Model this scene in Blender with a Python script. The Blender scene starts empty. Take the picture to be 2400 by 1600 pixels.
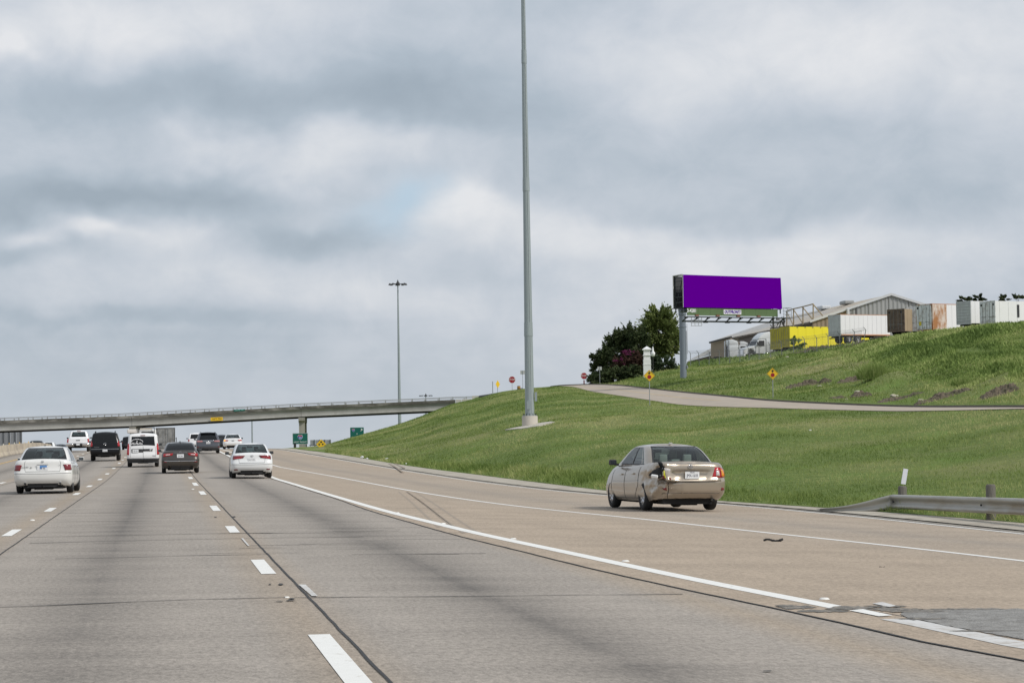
import bpy, bmesh, math, random
import numpy as np
from mathutils import Vector, Matrix
from mathutils.bvhtree import BVHTree
import mathutils.noise as mnoise
random.seed(7); np.random.seed(7)
PI = math.pi
SC = bpy.context.scene
COL = SC.collection

# ------------------------------------------------------------------ camera
CAMZ = 1.56; FPX = 5667.0
PITCH = math.atan(225.0/FPX); ROLL = math.radians(0.9)
fwd = Vector((0, math.cos(PITCH), math.sin(PITCH)))
up0 = Vector((0, -math.sin(PITCH), math.cos(PITCH)))
rt0 = Vector((1, 0, 0))
UP = up0*math.cos(ROLL) + rt0*math.sin(ROLL)
RT = rt0*math.cos(ROLL) - up0*math.sin(ROLL)
cam = bpy.data.cameras.new('camera'); cam.lens = 36*FPX/2400; cam.sensor_width = 36
cam.clip_start = 0.5; cam.clip_end = 20000
camo = bpy.data.objects.new('camera', cam); COL.objects.link(camo)
M = Matrix((RT, UP, -fwd)).transposed().to_4x4(); M.translation = Vector((0, 0, CAMZ))
camo.matrix_world = M
SC.camera = camo
# ------------------------------------------------------------------ world (overcast sky)
def ll(px, py):            # sky position -> (azimuth tangent, elevation tangent)
    return ((px-1200)/FPX, (1025-py-(px-1200)*-0.0157*-1)/FPX)
W = bpy.data.worlds.new('World'); SC.world = W; W.use_nodes = True
nt = W.node_tree; nt.nodes.clear()
def N(t, **k):
    n = nt.nodes.new(t)
    for a, b in k.items(): setattr(n, a, b)
    return n
def L(a, b): nt.links.new(a, b)
def mth(op, a, b=None, c=None):
    n = nt.nodes.new('ShaderNodeMath'); n.operation = op
    for i, v in enumerate((a, b, c)):
        if v is None: continue
        if isinstance(v, (int, float)): n.inputs[i].default_value = v
        else: nt.links.new(v, n.inputs[i])
    return n.outputs[0]
SUN_EL, SUN_AZ = math.radians(42), math.radians(120)   # azimuth clockwise from +Y
sky = N('ShaderNodeTexSky', sky_type='NISHITA', sun_disc=False)
sky.sun_elevation = SUN_EL; sky.sun_rotation = SUN_AZ; sky.dust_density = 3
tc = N('ShaderNodeTexCoord'); sp = N('ShaderNodeSeparateXYZ'); L(tc.outputs['Generated'], sp.inputs[0])
X, Y, Z = sp.outputs
az = mth('ARCTAN2', X, Y)
el = mth('ARCSINE', mth('MINIMUM', mth('MAXIMUM', Z, -0.02), 1.0))
Zc = mth('MAXIMUM', Z, 0.0)
den = mth('ADD', Zc, 0.10)
cb = N('ShaderNodeCombineXYZ'); L(mth('DIVIDE', X, den), cb.inputs[0]); L(mth('DIVIDE', Y, den), cb.inputs[1]); cb.inputs[2].default_value = 3.3
def noise(vec, scale, detail, rough=.5, dist=0.0, dims='3D'):
    n = N('ShaderNodeTexNoise'); n.inputs['Scale'].default_value = scale; n.inputs['Detail'].default_value = detail
    n.inputs['Roughness'].default_value = rough; n.inputs['Distortion'].default_value = dist; L(vec, n.inputs['Vector']); return n
nb = noise(cb.outputs[0], .55, 5, .52, .4)
cb2 = N('ShaderNodeCombineXYZ'); L(mth('MULTIPLY', az, 12.0), cb2.inputs[0]); L(mth('MULTIPLY', el, 15.5), cb2.inputs[1]); cb2.inputs[2].default_value = 1.7
nw = noise(cb2.outputs[0], 1.0, 4, .55)
nf = noise(cb2.outputs[0], 2.6, 6, .6, .3)
spw = N('ShaderNodeSeparateColor'); L(nw.outputs['Color'], spw.inputs[0])
azw = mth('ADD', az, mth('MULTIPLY', mth('SUBTRACT', spw.outputs[0], .5), .095))
elw = mth('ADD', el, mth('MULTIPLY', mth('SUBTRACT', spw.outputs[1], .5), .05))
BL = [ # px, py, rx, ry, amplitude
 (310, 50, 330, 90, .42), (1950, 120, 480, 150, .46), (2350, 40, 300, 130, .12), (700, 350, 330, 55, .34), (930, 310, 200, 32, .2),
 (1140, 490, 120, 58, .5), (170, 548, 75, 26, .5), (350, 560, 130, 30, .35), (420, 640, 240, 70, .22),
 (1800, 585, 480, 70, .34), (1250, 560, 300, 60, .2), (10, 105, 50, 45, .5), (1400, 760, 500, 70, .25), (900, 680, 300, 50, .22),
 (560, 235, 620, 75, -.56), (1080, 190, 320, 120, -.40), (100, 460, 260, 50, -.62), (480, 455, 260, 50, -.5), (720, 545, 240, 42, -.55),
 (1250, 330, 260, 100, -.18), (1800, 340, 330, 70, -.26), (1700, 500, 330, 42, -.30), (2200, 400, 250, 80, -.12),
 (300, 765, 560, 24, -.28), (1150, 650, 250, 40, -.18), (1250, 20, 200, 60, -.1), (60, 600, 120, 30, -.3), (700, 850, 900, 60, -.06),(1250,420,160,60,-.1)]
acc = None
for (px, py, rx, ry, a) in BL:
    cx = math.atan((px-1200)/FPX); cy = math.atan((1025+(1200-px)*.0157-py)/FPX)
    dx = mth('MULTIPLY', mth('SUBTRACT', azw, cx), FPX/rx); dy = mth('MULTIPLY', mth('SUBTRACT', elw, cy), FPX/ry)
    r2 = mth('ADD', mth('MULTIPLY', dx, dx), mth('MULTIPLY', dy, dy))
    g = mth('MULTIPLY', mth('EXPONENT', mth('MULTIPLY', r2, -1.0)), a*.78)
    acc = g if acc is None else mth('ADD', acc, g)
t = mth('ADD', mth('ADD', .56, acc), mth('MULTIPLY', mth('SUBTRACT', nf.outputs[0], .5), .52))
t = mth('ADD', t, mth('MULTIPLY', mth('SUBTRACT', nb.outputs[0], .5), .55))
cr = N('ShaderNodeValToRGB'); L(t, cr.inputs[0])
e = cr.color_ramp.elements
e[0].position = 0.0; e[0].color = (.368, .436, .508, 1)
e[1].position = 1.25 if False else 1.0; e[1].color = (.84, .85, .875, 1)
for p, c in ((.35, (.468, .538, .615, 1)), (.62, (.605, .655, .725, 1))):
    q = e.new(p); q.color = c
# low haze towards the horizon
hz = mth('SUBTRACT', 1.0, mth('MULTIPLY', mth('MINIMUM', mth('MAXIMUM', el, 0.0), .05), 20.0))
mxh = N('ShaderNodeMix', data_type='RGBA'); L(mth('MULTIPLY', hz, .55), mxh.inputs[0]); L(cr.outputs[0], mxh.inputs[6]); mxh.inputs[7].default_value = (.56, .61, .66, 1)
# thin blue opening
cx = (965-1200)/FPX; cy = (1025+3.7-480)/FPX
dx = mth('MULTIPLY', mth('SUBTRACT', azw, cx), FPX/95); dy = mth('MULTIPLY', mth('SUBTRACT', elw, cy), FPX/55)
gb = mth('EXPONENT', mth('MULTIPLY', mth('ADD', mth('MULTIPLY', dx, dx), mth('MULTIPLY', dy, dy)), -1.0))
mxb = N('ShaderNodeMix', data_type='RGBA'); L(mth('MULTIPLY', gb, .75), mxb.inputs[0]); L(mxh.outputs[2], mxb.inputs[6]); mxb.inputs[7].default_value = (.50, .66, .80, 1)
bgc = N('ShaderNodeBackground'); L(mxb.outputs[2], bgc.inputs[0]); bgc.inputs[1].default_value = .84
bgs = N('ShaderNodeBackground'); L(sky.outputs[0], bgs.inputs[0]); bgs.inputs[1].default_value = .09
mxs = N('ShaderNodeMixShader'); mxs.inputs[0].default_value = .93
L(bgs.outputs[0], mxs.inputs[1]); L(bgc.outputs[0], mxs.inputs[2])
wo = N('ShaderNodeOutputWorld'); L(mxs.outputs[0], wo.inputs[0])
W.cycles.sampling_method = 'MANUAL'; W.cycles.sample_map_resolution = 512
# ------------------------------------------------------------------ sun behind thin cloud
sl = bpy.data.lights.new('sun', 'SUN'); sl.energy = 2.2; sl.angle = math.radians(10); sl.color = (1, .96, .9)
slo = bpy.data.objects.new('sun', sl); COL.objects.link(slo)
sd = Vector((math.sin(SUN_AZ)*math.cos(SUN_EL), math.cos(SUN_AZ)*math.cos(SUN_EL), math.sin(SUN_EL)))
slo.rotation_euler = sd.to_track_quat('Z', 'Y').to_euler(); slo.location = (0, 0, 60)
SC.view_settings.view_transform = 'Standard'; SC.view_settings.look = 'None'
SC.view_settings.exposure = 0.20; SC.view_settings.gamma = 1
SC.view_settings.use_curve_mapping = False

# ------------------------------------------------------------------ geometry helpers
def ray(px, py): return fwd + RT*((px-1200)/FPX) + UP*((800-py)/FPX)
def P(px, py, d):
    r = ray(px, py); return Vector((0, 0, CAMZ)) + r*(d/r.y)
def proj(v):
    q = Vector(v)-Vector((0, 0, CAMZ)); z = q.dot(fwd); return (1200+FPX*q.dot(RT)/z, 800-FPX*q.dot(UP)/z)
def PX(px, d, z):          # point at forward distance d, height z, seen in column px
    y = 1025.0
    for _ in range(6):
        p = P(px, y, d); y -= (z-p.z)*FPX/d
    p = P(px, y, d); return p
YAW = math.atan(.1455)
def zprof(y):
    if y < 90: return 0.0
    if y < 250:
        t = (y-90)/160; return .93*t*t*(3-2*t)
    q = y-250
    if q < 160: return .93-q*q/5600
    return .93-160*160/5600-(q-160)*.0571
def latL(x, y): return (x-1.25+.1455*y)*.9896
def rz(x, y):
    l = latL(x, y); return zprof(y)-.017*min(max(l-1.3, 0), 13)
def xl(l, y): return 1.25-.1455*y+l/.9896
def hit(px, py, off=0.0):
    r = ray(px, py); d = 10.0; last = None
    s = 10.0
    while s < 330:
        p = Vector((0, 0, CAMZ))+r*(s/r.y)
        if p.z <= rz(p.x, p.y):
            lo, hi = s*.985, s
            for _ in range(18):
                m = (lo+hi)/2; p = Vector((0, 0, CAMZ))+r*(m/r.y)
                if p.z <= rz(p.x, p.y): hi = m
                else: lo = m
            p = Vector((0, 0, CAMZ))+r*(hi/r.y); p.z = rz(p.x, p.y)+off; return p
        s *= 1.01
    p = Vector((0, 0, CAMZ))+r*(260/r.y); p.z = rz(p.x, p.y)+off; return p
def crom(pts, n):
    """catmull-rom through pts (list of tuples), n samples per span"""
    a = [Vector(p) for p in pts]; a = [a[0]*2-a[1]]+a+[a[-1]*2-a[-2]]; out = []
    for i in range(1, len(a)-2):
        for k in range(n):
            t = k/n; p0, p1, p2, p3 = a[i-1:i+3]
            out.append(.5*((2*p1)+(p2-p0)*t+(2*p0-5*p1+4*p2-p3)*t*t+(3*p1-p0-3*p2+p3)*t**3))
    out.append(a[-2]); return out

# ------------------------------------------------------------------ object helpers
def link(name, me, mats=None, parent=None, smooth=False):
    o = bpy.data.objects.new(name, me); COL.objects.link(o)
    if mats is not None:
        if not isinstance(mats, (list, tuple)): mats = [mats]
        for m in mats: me.materials.append(m)
    if parent is not None: o.parent = parent
    if smooth:
        me.polygons.foreach_set('use_smooth', [True]*len(me.polygons))
    return o
def mesh(name, v, f, mats=None, parent=None, smooth=False, mi=None):
    me = bpy.data.meshes.new(name); me.from_pydata([tuple(p) for p in v], [], f)
    if mi is not None: me.polygons.foreach_set('material_index', mi)
    me.update(); return link(name, me, mats, parent, smooth)
def empty(name, loc=(0, 0, 0), rot=(0, 0, 0), parent=None):
    o = bpy.data.objects.new(name, None); COL.objects.link(o); o.location = loc; o.rotation_euler = rot
    o.empty_display_size = .2
    if parent: o.parent = parent
    return o
def tag(o, label=None, cat=None, group=None, kind=None):
    if label: o['label'] = label
    if cat: o['category'] = cat
    if group: o['group'] = group
    if kind: o['kind'] = kind
    return o
class MB:
    def __init__(s): s.v = []; s.f = []
    def add(s, v, f):
        n = len(s.v); s.v += [tuple(p) for p in v]; s.f += [tuple(i+n for i in q) for q in f]; return s
    def box(s, c, d, rz=0, rot=None):
        hx, hy, hz = d[0]/2, d[1]/2, d[2]/2
        R = rot if rot is not None else Matrix.Rotation(rz, 3, 'Z')
        v = [Vector(c)+R@Vector((x*hx, y*hy, z*hz)) for z in (-1, 1) for y in (-1, 1) for x in (-1, 1)]
        return s.add(v, [(0, 2, 3, 1), (4, 5, 7, 6), (0, 1, 5, 4), (2, 6, 7, 3), (0, 4, 6, 2), (1, 3, 7, 5)])
    def bar(s, a, b, r, n=6, r2=None, cap=True):
        a = Vector(a); b = Vector(b); r2 = r if r2 is None else r2
        z = (b-a).normalized(); x = z.cross(Vector((0, 0, 1)))
        if x.length < 1e-4: x = Vector((1, 0, 0))
        x.normalize(); y = z.cross(x)
        v = []
        for p, q in ((a, r), (b, r2)):
            for k in range(n):
                t = 2*PI*(k+.5)/n; v.append(p+x*math.cos(t)*q+y*math.sin(t)*q)
        f = [(k, (k+1) % n, n+(k+1) % n, n+k) for k in range(n)]
        if cap: f += [tuple(range(n-1, -1, -1)), tuple(range(n, 2*n))]
        return s.add(v, f)
    def prism(s, poly, z0, z1, xf=None):
        n = len(poly); v = [Vector((x, y, z0)) for x, y in poly]+[Vector((x, y, z1)) for x, y in poly]
        if xf: v = [xf(p) for p in v]
        return s.add(v, [tuple(range(n-1, -1, -1)), tuple(range(n, 2*n))]+[(k, (k+1) % n, n+(k+1) % n, n+k) for k in range(n)])
    def lathe(s, prof, n=16, axis='Z', c=(0, 0, 0)):
        v = []; m = len(prof)
        for k in range(n):
            t = 2*PI*k/n
            for r, h in prof:
                p = (r*math.cos(t), r*math.sin(t), h)
                if axis == 'X': p = (h, r*math.cos(t), r*math.sin(t))
                v.append(Vector(p)+Vector(c))
        f = [(k*m+i, ((k+1) % n)*m+i, ((k+1) % n)*m+i+1, k*m+i+1) for k in range(n) for i in range(m-1)]
        return s.add(v, f)
    def build(s, name, mats=None, parent=None, smooth=False): return mesh(name, s.v, s.f, mats, parent, smooth)
def bevel_mesh(o, w=.02, seg=2):
    bm = bmesh.new(); bm.from_mesh(o.data)
    bmesh.ops.remove_doubles(bm, verts=bm.verts, dist=1e-5)
    bmesh.ops.bevel(bm, geom=bm.edges[:], offset=w, segments=seg, affect='EDGES', profile=.6)
    bm.to_mesh(o.data); bm.free(); return o
def ribbon(pts, w0, w1, off=0.0):
    """flat strip along pts (road frame), lateral offsets w0..w1, returns verts, faces"""
    v = []
    for i, p in enumerate(pts):
        a = pts[max(i-1, 0)]; b = pts[min(i+1, len(pts)-1)]
        t = Vector((b.x-a.x, b.y-a.y, 0)).normalized(); n = Vector((t.y, -t.x, 0))
        for w in (w0, w1):
            q = p+n*(w(i) if callable(w) else w); v.append(Vector((q.x, q.y, rz(q.x, q.y)+off)))
    return v, [(2*i, 2*i+1, 2*i+3, 2*i+2) for i in range(len(pts)-1)]
FONTCACHE = {}
def text_mesh(s, size, depth=.004, bold=0):
    """flat-to-3D lettering, centred; x right, z up, facing -Y"""
    c = bpy.data.curves.new('lettering', 'FONT'); c.body = s; c.size = size; c.extrude = depth; c.align_x = 'CENTER'; c.align_y = 'CENTER'
    c.resolution_u = 2; c.offset = bold
    o = bpy.data.objects.new('lettering', c); COL.objects.link(o)
    dg = bpy.context.evaluated_depsgraph_get(); me = bpy.data.meshes.new_from_object(o.evaluated_get(dg))
    bpy.data.objects.remove(o); bpy.data.curves.remove(c)
    me.transform(Matrix.Rotation(PI/2, 4, 'X')); return me
def text(name, s, size, mat, parent, loc, rot=(0, 0, 0), depth=.004, sx=1.0, bold=0):
    me = text_mesh(s, size, depth, bold)
    o = link(name, me, mat, parent); o.location = loc; o.rotation_euler = rot; o.scale = (sx, 1, 1); return o

# ------------------------------------------------------------------ materials
MATS = {}
def pm(name, col, rough=.6, metal=0.0, var=.12, scale=6.0, bump=0.0, bscale=30.0, coat=0.0, spec=.5, col2=None, det=4, emit=None, stretch=None, c2scale=None, thr=(.45, .62)):
    if name in MATS: return MATS[name]
    m = bpy.data.materials.new(name); m.use_nodes = True; t = m.node_tree; b = t.nodes['Principled BSDF']
    tc = t.nodes.new('ShaderNodeTexCoord'); src = tc.outputs['Object']
    if stretch:
        mp = t.nodes.new('ShaderNodeMapping'); mp.inputs['Scale'].default_value = stretch; t.links.new(src, mp.inputs[0]); src = mp.outputs[0]
    n = t.nodes.new('ShaderNodeTexNoise'); n.inputs['Scale'].default_value = scale; n.inputs['Detail'].default_value = det
    t.links.new(src, n.inputs['Vector'])
    mx = t.nodes.new('ShaderNodeMix'); mx.data_type = 'RGBA'; t.links.new(n.outputs[0], mx.inputs[0])
    mx.inputs[6].default_value = (*[c*(1-var) for c in col], 1); mx.inputs[7].default_value = (*[min(c*(1+var), 1) for c in col], 1)
    out = mx.outputs[2]
    if col2:
        n2 = t.nodes.new('ShaderNodeTexNoise'); n2.inputs['Scale'].default_value = c2scale or scale*.4; n2.inputs['Detail'].default_value = 6; n2.inputs['Roughness'].default_value = .65
        t.links.new(src, n2.inputs['Vector'])
        mr = t.nodes.new('ShaderNodeMapRange'); mr.inputs[1].default_value = thr[0]; mr.inputs[2].default_value = thr[1]; t.links.new(n2.outputs[0], mr.inputs[0])
        m2 = t.nodes.new('ShaderNodeMix'); m2.data_type = 'RGBA'; t.links.new(mr.outputs[0], m2.inputs[0]); t.links.new(out, m2.inputs[6]); m2.inputs[7].default_value = (*col2, 1)
        out = m2.outputs[2]
    t.links.new(out, b.inputs['Base Color'])
    b.inputs['Roughness'].default_value = rough; b.inputs['Metallic'].default_value = metal
    b.inputs['Specular IOR Level'].default_value = spec
    b.inputs['Coat Weight'].default_value = coat; b.inputs['Coat Roughness'].default_value = .06
    if bump:
        n3 = t.nodes.new('ShaderNodeTexNoise'); n3.inputs['Scale'].default_value = bscale; n3.inputs['Detail'].default_value = 4; t.links.new(src, n3.inputs['Vector'])
        bp = t.nodes.new('ShaderNodeBump'); bp.inputs['Strength'].default_value = bump; bp.inputs['Distance'].default_value = .05
        t.links.new(n3.outputs[0], bp.inputs['Height']); t.links.new(bp.outputs[0], b.inputs['Normal'])
    if emit: b.inputs['Emission Color'].default_value = (*emit[:3], 1); b.inputs['Emission Strength'].default_value = emit[3]
    MATS[name] = m; return m
def glassmat(name, tint, trans=.5, rough=.03):
    """car glass: tinted transmission plus a glossy coat (angle dependent through Fresnel only)"""
    if name in MATS: return MATS[name]
    m = bpy.data.materials.new(name); m.use_nodes = True; t = m.node_tree; t.nodes.clear()
    o = t.nodes.new('ShaderNodeOutputMaterial'); tr = t.nodes.new('ShaderNodeBsdfTransparent'); df = t.nodes.new('ShaderNodeBsdfDiffuse')
    gl = t.nodes.new('ShaderNodeBsdfGlossy'); fr = t.nodes.new('ShaderNodeFresnel'); fr.inputs[0].default_value = 1.5
    n = t.nodes.new('ShaderNodeTexNoise'); n.inputs['Scale'].default_value = 3; cr = t.nodes.new('ShaderNodeMix'); cr.data_type = 'RGBA'
    t.links.new(n.outputs[0], cr.inputs[0]); cr.inputs[6].default_value = (*[c*.9 for c in tint], 1); cr.inputs[7].default_value = (*[min(1, c*1.1) for c in tint], 1)
    t.links.new(cr.outputs[2], tr.inputs[0]); df.inputs[0].default_value = (*[c*.08 for c in tint], 1)
    gl.inputs['Roughness'].default_value = rough
    m1 = t.nodes.new('ShaderNodeMixShader'); m1.inputs[0].default_value = 1-trans; t.links.new(tr.outputs[0], m1.inputs[1]); t.links.new(df.outputs[0], m1.inputs[2])
    m2 = t.nodes.new('ShaderNodeMixShader'); t.links.new(fr.outputs[0], m2.inputs[0]); t.links.new(m1.outputs[0], m2.inputs[1]); t.links.new(gl.outputs[0], m2.inputs[2])
    t.links.new(m2.outputs[0], o.inputs[0]); MATS[name] = m; return m
m_black = pm('black_rubber', (.018, .018, .019), .8)
m_dark = pm('dark_plastic', (.03, .03, .032), .55)
m_under = pm('underbody', (.012, .012, .012), .9)
m_steel = pm('galvanised_steel', (.36, .38, .40), .5, .55, .12, 3, .1, 8, stretch=(1, 1, .25))
m_pole = pm('weathered_galvanised_pole', (.34, .385, .395), .5, .35, .18, 2.2, stretch=(3, 3, .12))
m_conc = pm('concrete', (.42, .40, .35), .9, 0, .16, 1.5, .15, 25, col2=(.28, .26, .22))
m_white = pm('white_paint', (.80, .80, .79), .5)
# ================================================================== SETTING
# ---- big ground sheet out to the horizon
def gz(x, y):
    zl = zprof(min(y, 800)) if y > 0 else 0
    z = zl-.9
    if y > 800: z -= min((y-800)/2200, 1)*20
    return z
ys = [-3000, -1000, -300, -100, 0, 60, 90, 120, 150, 180, 210, 240, 260, 290, 330, 380, 440, 520, 650, 800, 1200, 2000, 3000, 5000, 9000]
xs = [-9000, -4000, -1500, -600, -300, -150, -80, -30, 0, 30, 80, 200, 500, 1500, 4000, 9000]
v = [(x, y, gz(x, y)) for y in ys for x in xs]; n = len(xs)
f = [(j*n+i, j*n+i+1, (j+1)*n+i+1, (j+1)*n+i) for j in range(len(ys)-1) for i in range(n-1)]
m_ground = pm('far_grass', (.085, .115, .045), .95, 0, .25, .05, 0, col2=(.12, .13, .06))
tag(mesh('ground', v, f, m_ground, smooth=True), kind='structure')

# ---- freeway pavement
def road_material(name, base, dark, tan, ramp=False):
    m = bpy.data.materials.new(name); m.use_nodes = True; t = m.node_tree; b = t.nodes['Principled BSDF']
    def NN(tp, **k):
        q = t.nodes.new(tp)
        for a, c in k.items(): setattr(q, a, c)
        return q
    def mt(op, a, bb=None):
        q = NN('ShaderNodeMath', operation=op)
        for i, vv in enumerate((a, bb)):
            if vv is None: continue
            if isinstance(vv, (int, float)): q.inputs[i].default_value = vv
            else: t.links.new(vv, q.inputs[i])
        return q.outputs[0]
    def no(vec, scale, det, rough=.5):
        q = NN('ShaderNodeTexNoise'); q.inputs['Scale'].default_value = scale; q.inputs['Detail'].default_value = det; q.inputs['Roughness'].default_value = rough
        t.links.new(vec, q.inputs['Vector']); return q.outputs[0]
    uv = NN('ShaderNodeUVMap'); uv.uv_map = 'lane'; s = NN('ShaderNodeSeparateXYZ'); t.links.new(uv.outputs[0], s.inputs[0])
    u, w = s.outputs[0], s.outputs[1]
    def streak(su, sv, scale, det, rough=.55):
        c = NN('ShaderNodeCombineXYZ'); t.links.new(mt('MULTIPLY', u, su), c.inputs[0]); t.links.new(mt('MULTIPLY', w, sv), c.inputs[1])
        return no(c.outputs[0], scale, det, rough)
    fine = streak(20, 7, 1, 3, .75); mid = streak(1.2, .55, 1, 5, .6); cross = streak(.10, 1.0, 1, 5, .62); lng = streak(1.4, .035, 1, 4, .55); big = streak(.09, .03, 1, 3)
    fine2 = streak(60, 26, 1, 2, .8)
    # oil track down the middle of each lane
    if ramp: ph = mt('ABSOLUTE', mt('SUBTRACT', u, 1.9))
    else: ph = mt('ABSOLUTE', mt('SUBTRACT', mt('MODULO', mt('ADD', u, 39.0), 3.9), 1.95))
    tr = mt('SUBTRACT', 1.0, mt('MULTIPLY', mt('ADD', ph, mt('MULTIPLY', mt('SUBTRACT', cross, .5), .6)), .85)); tr = mt('MAXIMUM', tr, 0.0); tr = mt('MULTIPLY', tr, tr)
    tr = mt('MULTIPLY', tr, mt('MINIMUM', mt('MAXIMUM', mt('SUBTRACT', mt('MULTIPLY', mt('ADD', mt('ADD', mid, big), lng), 1.5), 1.45), .1), 1.0))
    edge = mt('MAXIMUM', mt('SUBTRACT', ph, 1.45), 0.0)        # tan dust near the lane edges
    mxa = NN('ShaderNodeMix', data_type='RGBA'); t.links.new(mt('MINIMUM', mt('MULTIPLY', edge, 1.5 if not ramp else .5), .8), mxa.inputs[0]); mxa.inputs[6].default_value = (*base, 1); mxa.inputs[7].default_value = (*tan, 1)
    mxb = NN('ShaderNodeMix', data_type='RGBA'); t.links.new(mt('MULTIPLY', tr, .95 if not ramp else .55), mxb.inputs[0]); t.links.new(mxa.outputs[2], mxb.inputs[6]); mxb.inputs[7].default_value = (*dark, 1)
    g = mt('ADD', .68, mt('MULTIPLY', mt('SUBTRACT', fine, .5), 1.5)); g = mt('ADD', g, mt('MULTIPLY', mt('SUBTRACT', mid, .12), .40)); g = mt('ADD', g, mt('MULTIPLY', mt('SUBTRACT', cross, .25), .45)); g = mt('ADD', g, mt('MULTIPLY', mt('SUBTRACT', lng, .15), .26)); g = mt('ADD', g, mt('MULTIPLY', mt('SUBTRACT', big, .2), .28))
    g = mt('ADD', g, mt('MULTIPLY', mt('SUBTRACT', fine2, .5), 1.1))
    mxc = NN('ShaderNodeMix', data_type='RGBA', blend_type='MULTIPLY'); mxc.inputs[0].default_value = 1; t.links.new(mxb.outputs[2], mxc.inputs[6])
    cc = NN('ShaderNodeCombineXYZ'); [t.links.new(g, cc.inputs[i]) for i in range(3)]; t.links.new(cc.outputs[0], mxc.inputs[7])
    t.links.new(mxc.outputs[2], b.inputs['Base Color']); b.inputs['Roughness'].default_value = .88; b.inputs['Specular IOR Level'].default_value = .3
    bp = NN('ShaderNodeBump'); bp.inputs['Strength'].default_value = .35; bp.inputs['Distance'].default_value = .01; t.links.new(fine, bp.inputs['Height']); t.links.new(bp.outputs[0], b.inputs['Normal'])
    return m
ROADC = (.300, .266, .230); ROADD = (.135, .122, .108); ROADT = (.315, .254, .190)
m_road = road_material('freeway_concrete', ROADC, ROADD, ROADT)
m_ramp = road_material('ramp_concrete', (.335, .276, .216), (.235, .208, .178), (.355, .285, .215), True)
def setuv(o, uvs):
    me = o.data; l = me.uv_layers.new(name='lane'); vi = np.zeros(len(me.loops), int); me.loops.foreach_get('vertex_index', vi)
    l.data.foreach_set('uv', np.array(uvs, float)[vi].ravel())
ysr = list(np.arange(-40, 20, 6.0))+list(np.arange(20, 420, 4.0))+list(np.arange(420, 901, 20.0))
lsr = [-60, -50, -40, -33, -29, -25, -21, -17.5, -14.4, -11.7, -7.8, -3.9, 0, 1.3, 3.9, 6, 8, 10, 12, 15]
v = []; uv = []
for y in ysr:
    for l in lsr:
        x = xl(l, y); v.append((x, y, rz(x, y))); uv.append((l, y))
n = len(lsr); f = [(j*n+i, j*n+i+1, (j+1)*n+i+1, (j+1)*n+i) for j in range(len(ysr)-1) for i in range(n-1)]
freeway = mesh('freeway', v, f, m_road, smooth=True); setuv(freeway, uv); tag(freeway, kind='structure')

# line 1 (solid line right of the lane) and its joint, line 2, edge line: traced on the road surface
S = 1.0204
def trace(pts, n=8, far=None, near=None):
    c = crom([(x, y, 0) for x, y in pts], n); out = [hit(p.x, p.y) for p in c]
    out.sort(key=lambda p: p.y); 
    res = [out[0]]
    for p in out[1:]:
        if p.y-res[-1].y > .4: res.append(p)
    # fair the curve: smooth the lateral offset over a window that grows with distance
    Y_ = np.array([p.y for p in res]); L_ = np.array([latL(p.x, p.y) for p in res]); g = np.arange(Y_[0], Y_[-1], 1.0); lg = np.interp(g, Y_, L_); out = []
    for y in g:
        s_ = .09*y+1; w_ = np.exp(-((g-y)/s_)**2); l_ = (w_*(lg-np.interp(g, [Y_[0], Y_[-1]], [L_[0], L_[-1]]))).sum()/w_.sum()+np.interp(y, [Y_[0], Y_[-1]], [L_[0], L_[-1]])
        x = xl(l_, y); out.append(Vector((x, y, rz(x, y))))
    return out
line1 = trace([(2400*1.0, 1512), (1972, 1424), (1837, 1400), (1632, 1360), (1428, 1316), (1225, 1272), (1112, 1250), (1020, 1225), (918, 1202), (816, 1172), (714, 1142), (653, 1122)], 6)
def extend(pts, L_far, near_pts):
    a = pts[-1]; out = near_pts+pts
    y = a.y+6; l0 = latL(a.x, a.y)
    while y < 330:
        k = min((y-a.y)/60, 1); l = l0*(1-k)+L_far*k; out.append(Vector((xl(l, y), y, rz(xl(l, y), y)))); y += 6
    return out
l1 = extend(line1, 3.75, [Vector((xl(6.6, y), y, 0)) for y in (2, 8)] )
line2 = trace([(2400, 1314), (2245, 1296), (2041, 1273), (1837, 1253), (1632, 1231), (1531, 1217), (1326, 1199), (1173, 1182), (980, 1153), (816, 1122), (714, 1104), (653, 1094)], 6)
l2 = extend(line2, 4.6, [Vector((xl(10.6, y), y, 0)) for y in (5, 15)])
edge = trace([(2400, 1253), (2143, 1224), (1939, 1204), (1694, 1181), (1400, 1160), (1275, 1148), (1122, 1129), (1020, 1114), (918, 1098), (830, 1083), (714, 1063)], 6)
le = extend(edge, 9.6, [Vector((xl(12.6, y), y, 0)) for y in (-30, 0, 15, 28)])
shed = trace([(2400, 1230), (2219, 1215), (2112, 1207), (1900, 1190), (1735, 1182), (1550, 1167), (1357, 1145), (1224, 1128), (1122, 1114), (1020, 1102), (918, 1087), (816, 1069), (714, 1055.5)], 6)
ls = extend(shed, 11.4, [Vector((xl(14.6, -40), -40, -.2)), Vector((xl(14.4, -10), -10, -.2)), Vector((xl(14.2, 12), 12, -.2)), Vector((xl(13.9, 28), 28, -.2))])
def at_y(pts, y):
    for i in range(len(pts)-1):
        if pts[i].y <= y <= pts[i+1].y:
            t = (y-pts[i].y)/max(pts[i+1].y-pts[i].y, 1e-6); return pts[i].x*(1-t)+pts[i+1].x*t
    return pts[0].x if y < pts[0].y else pts[-1].x
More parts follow.
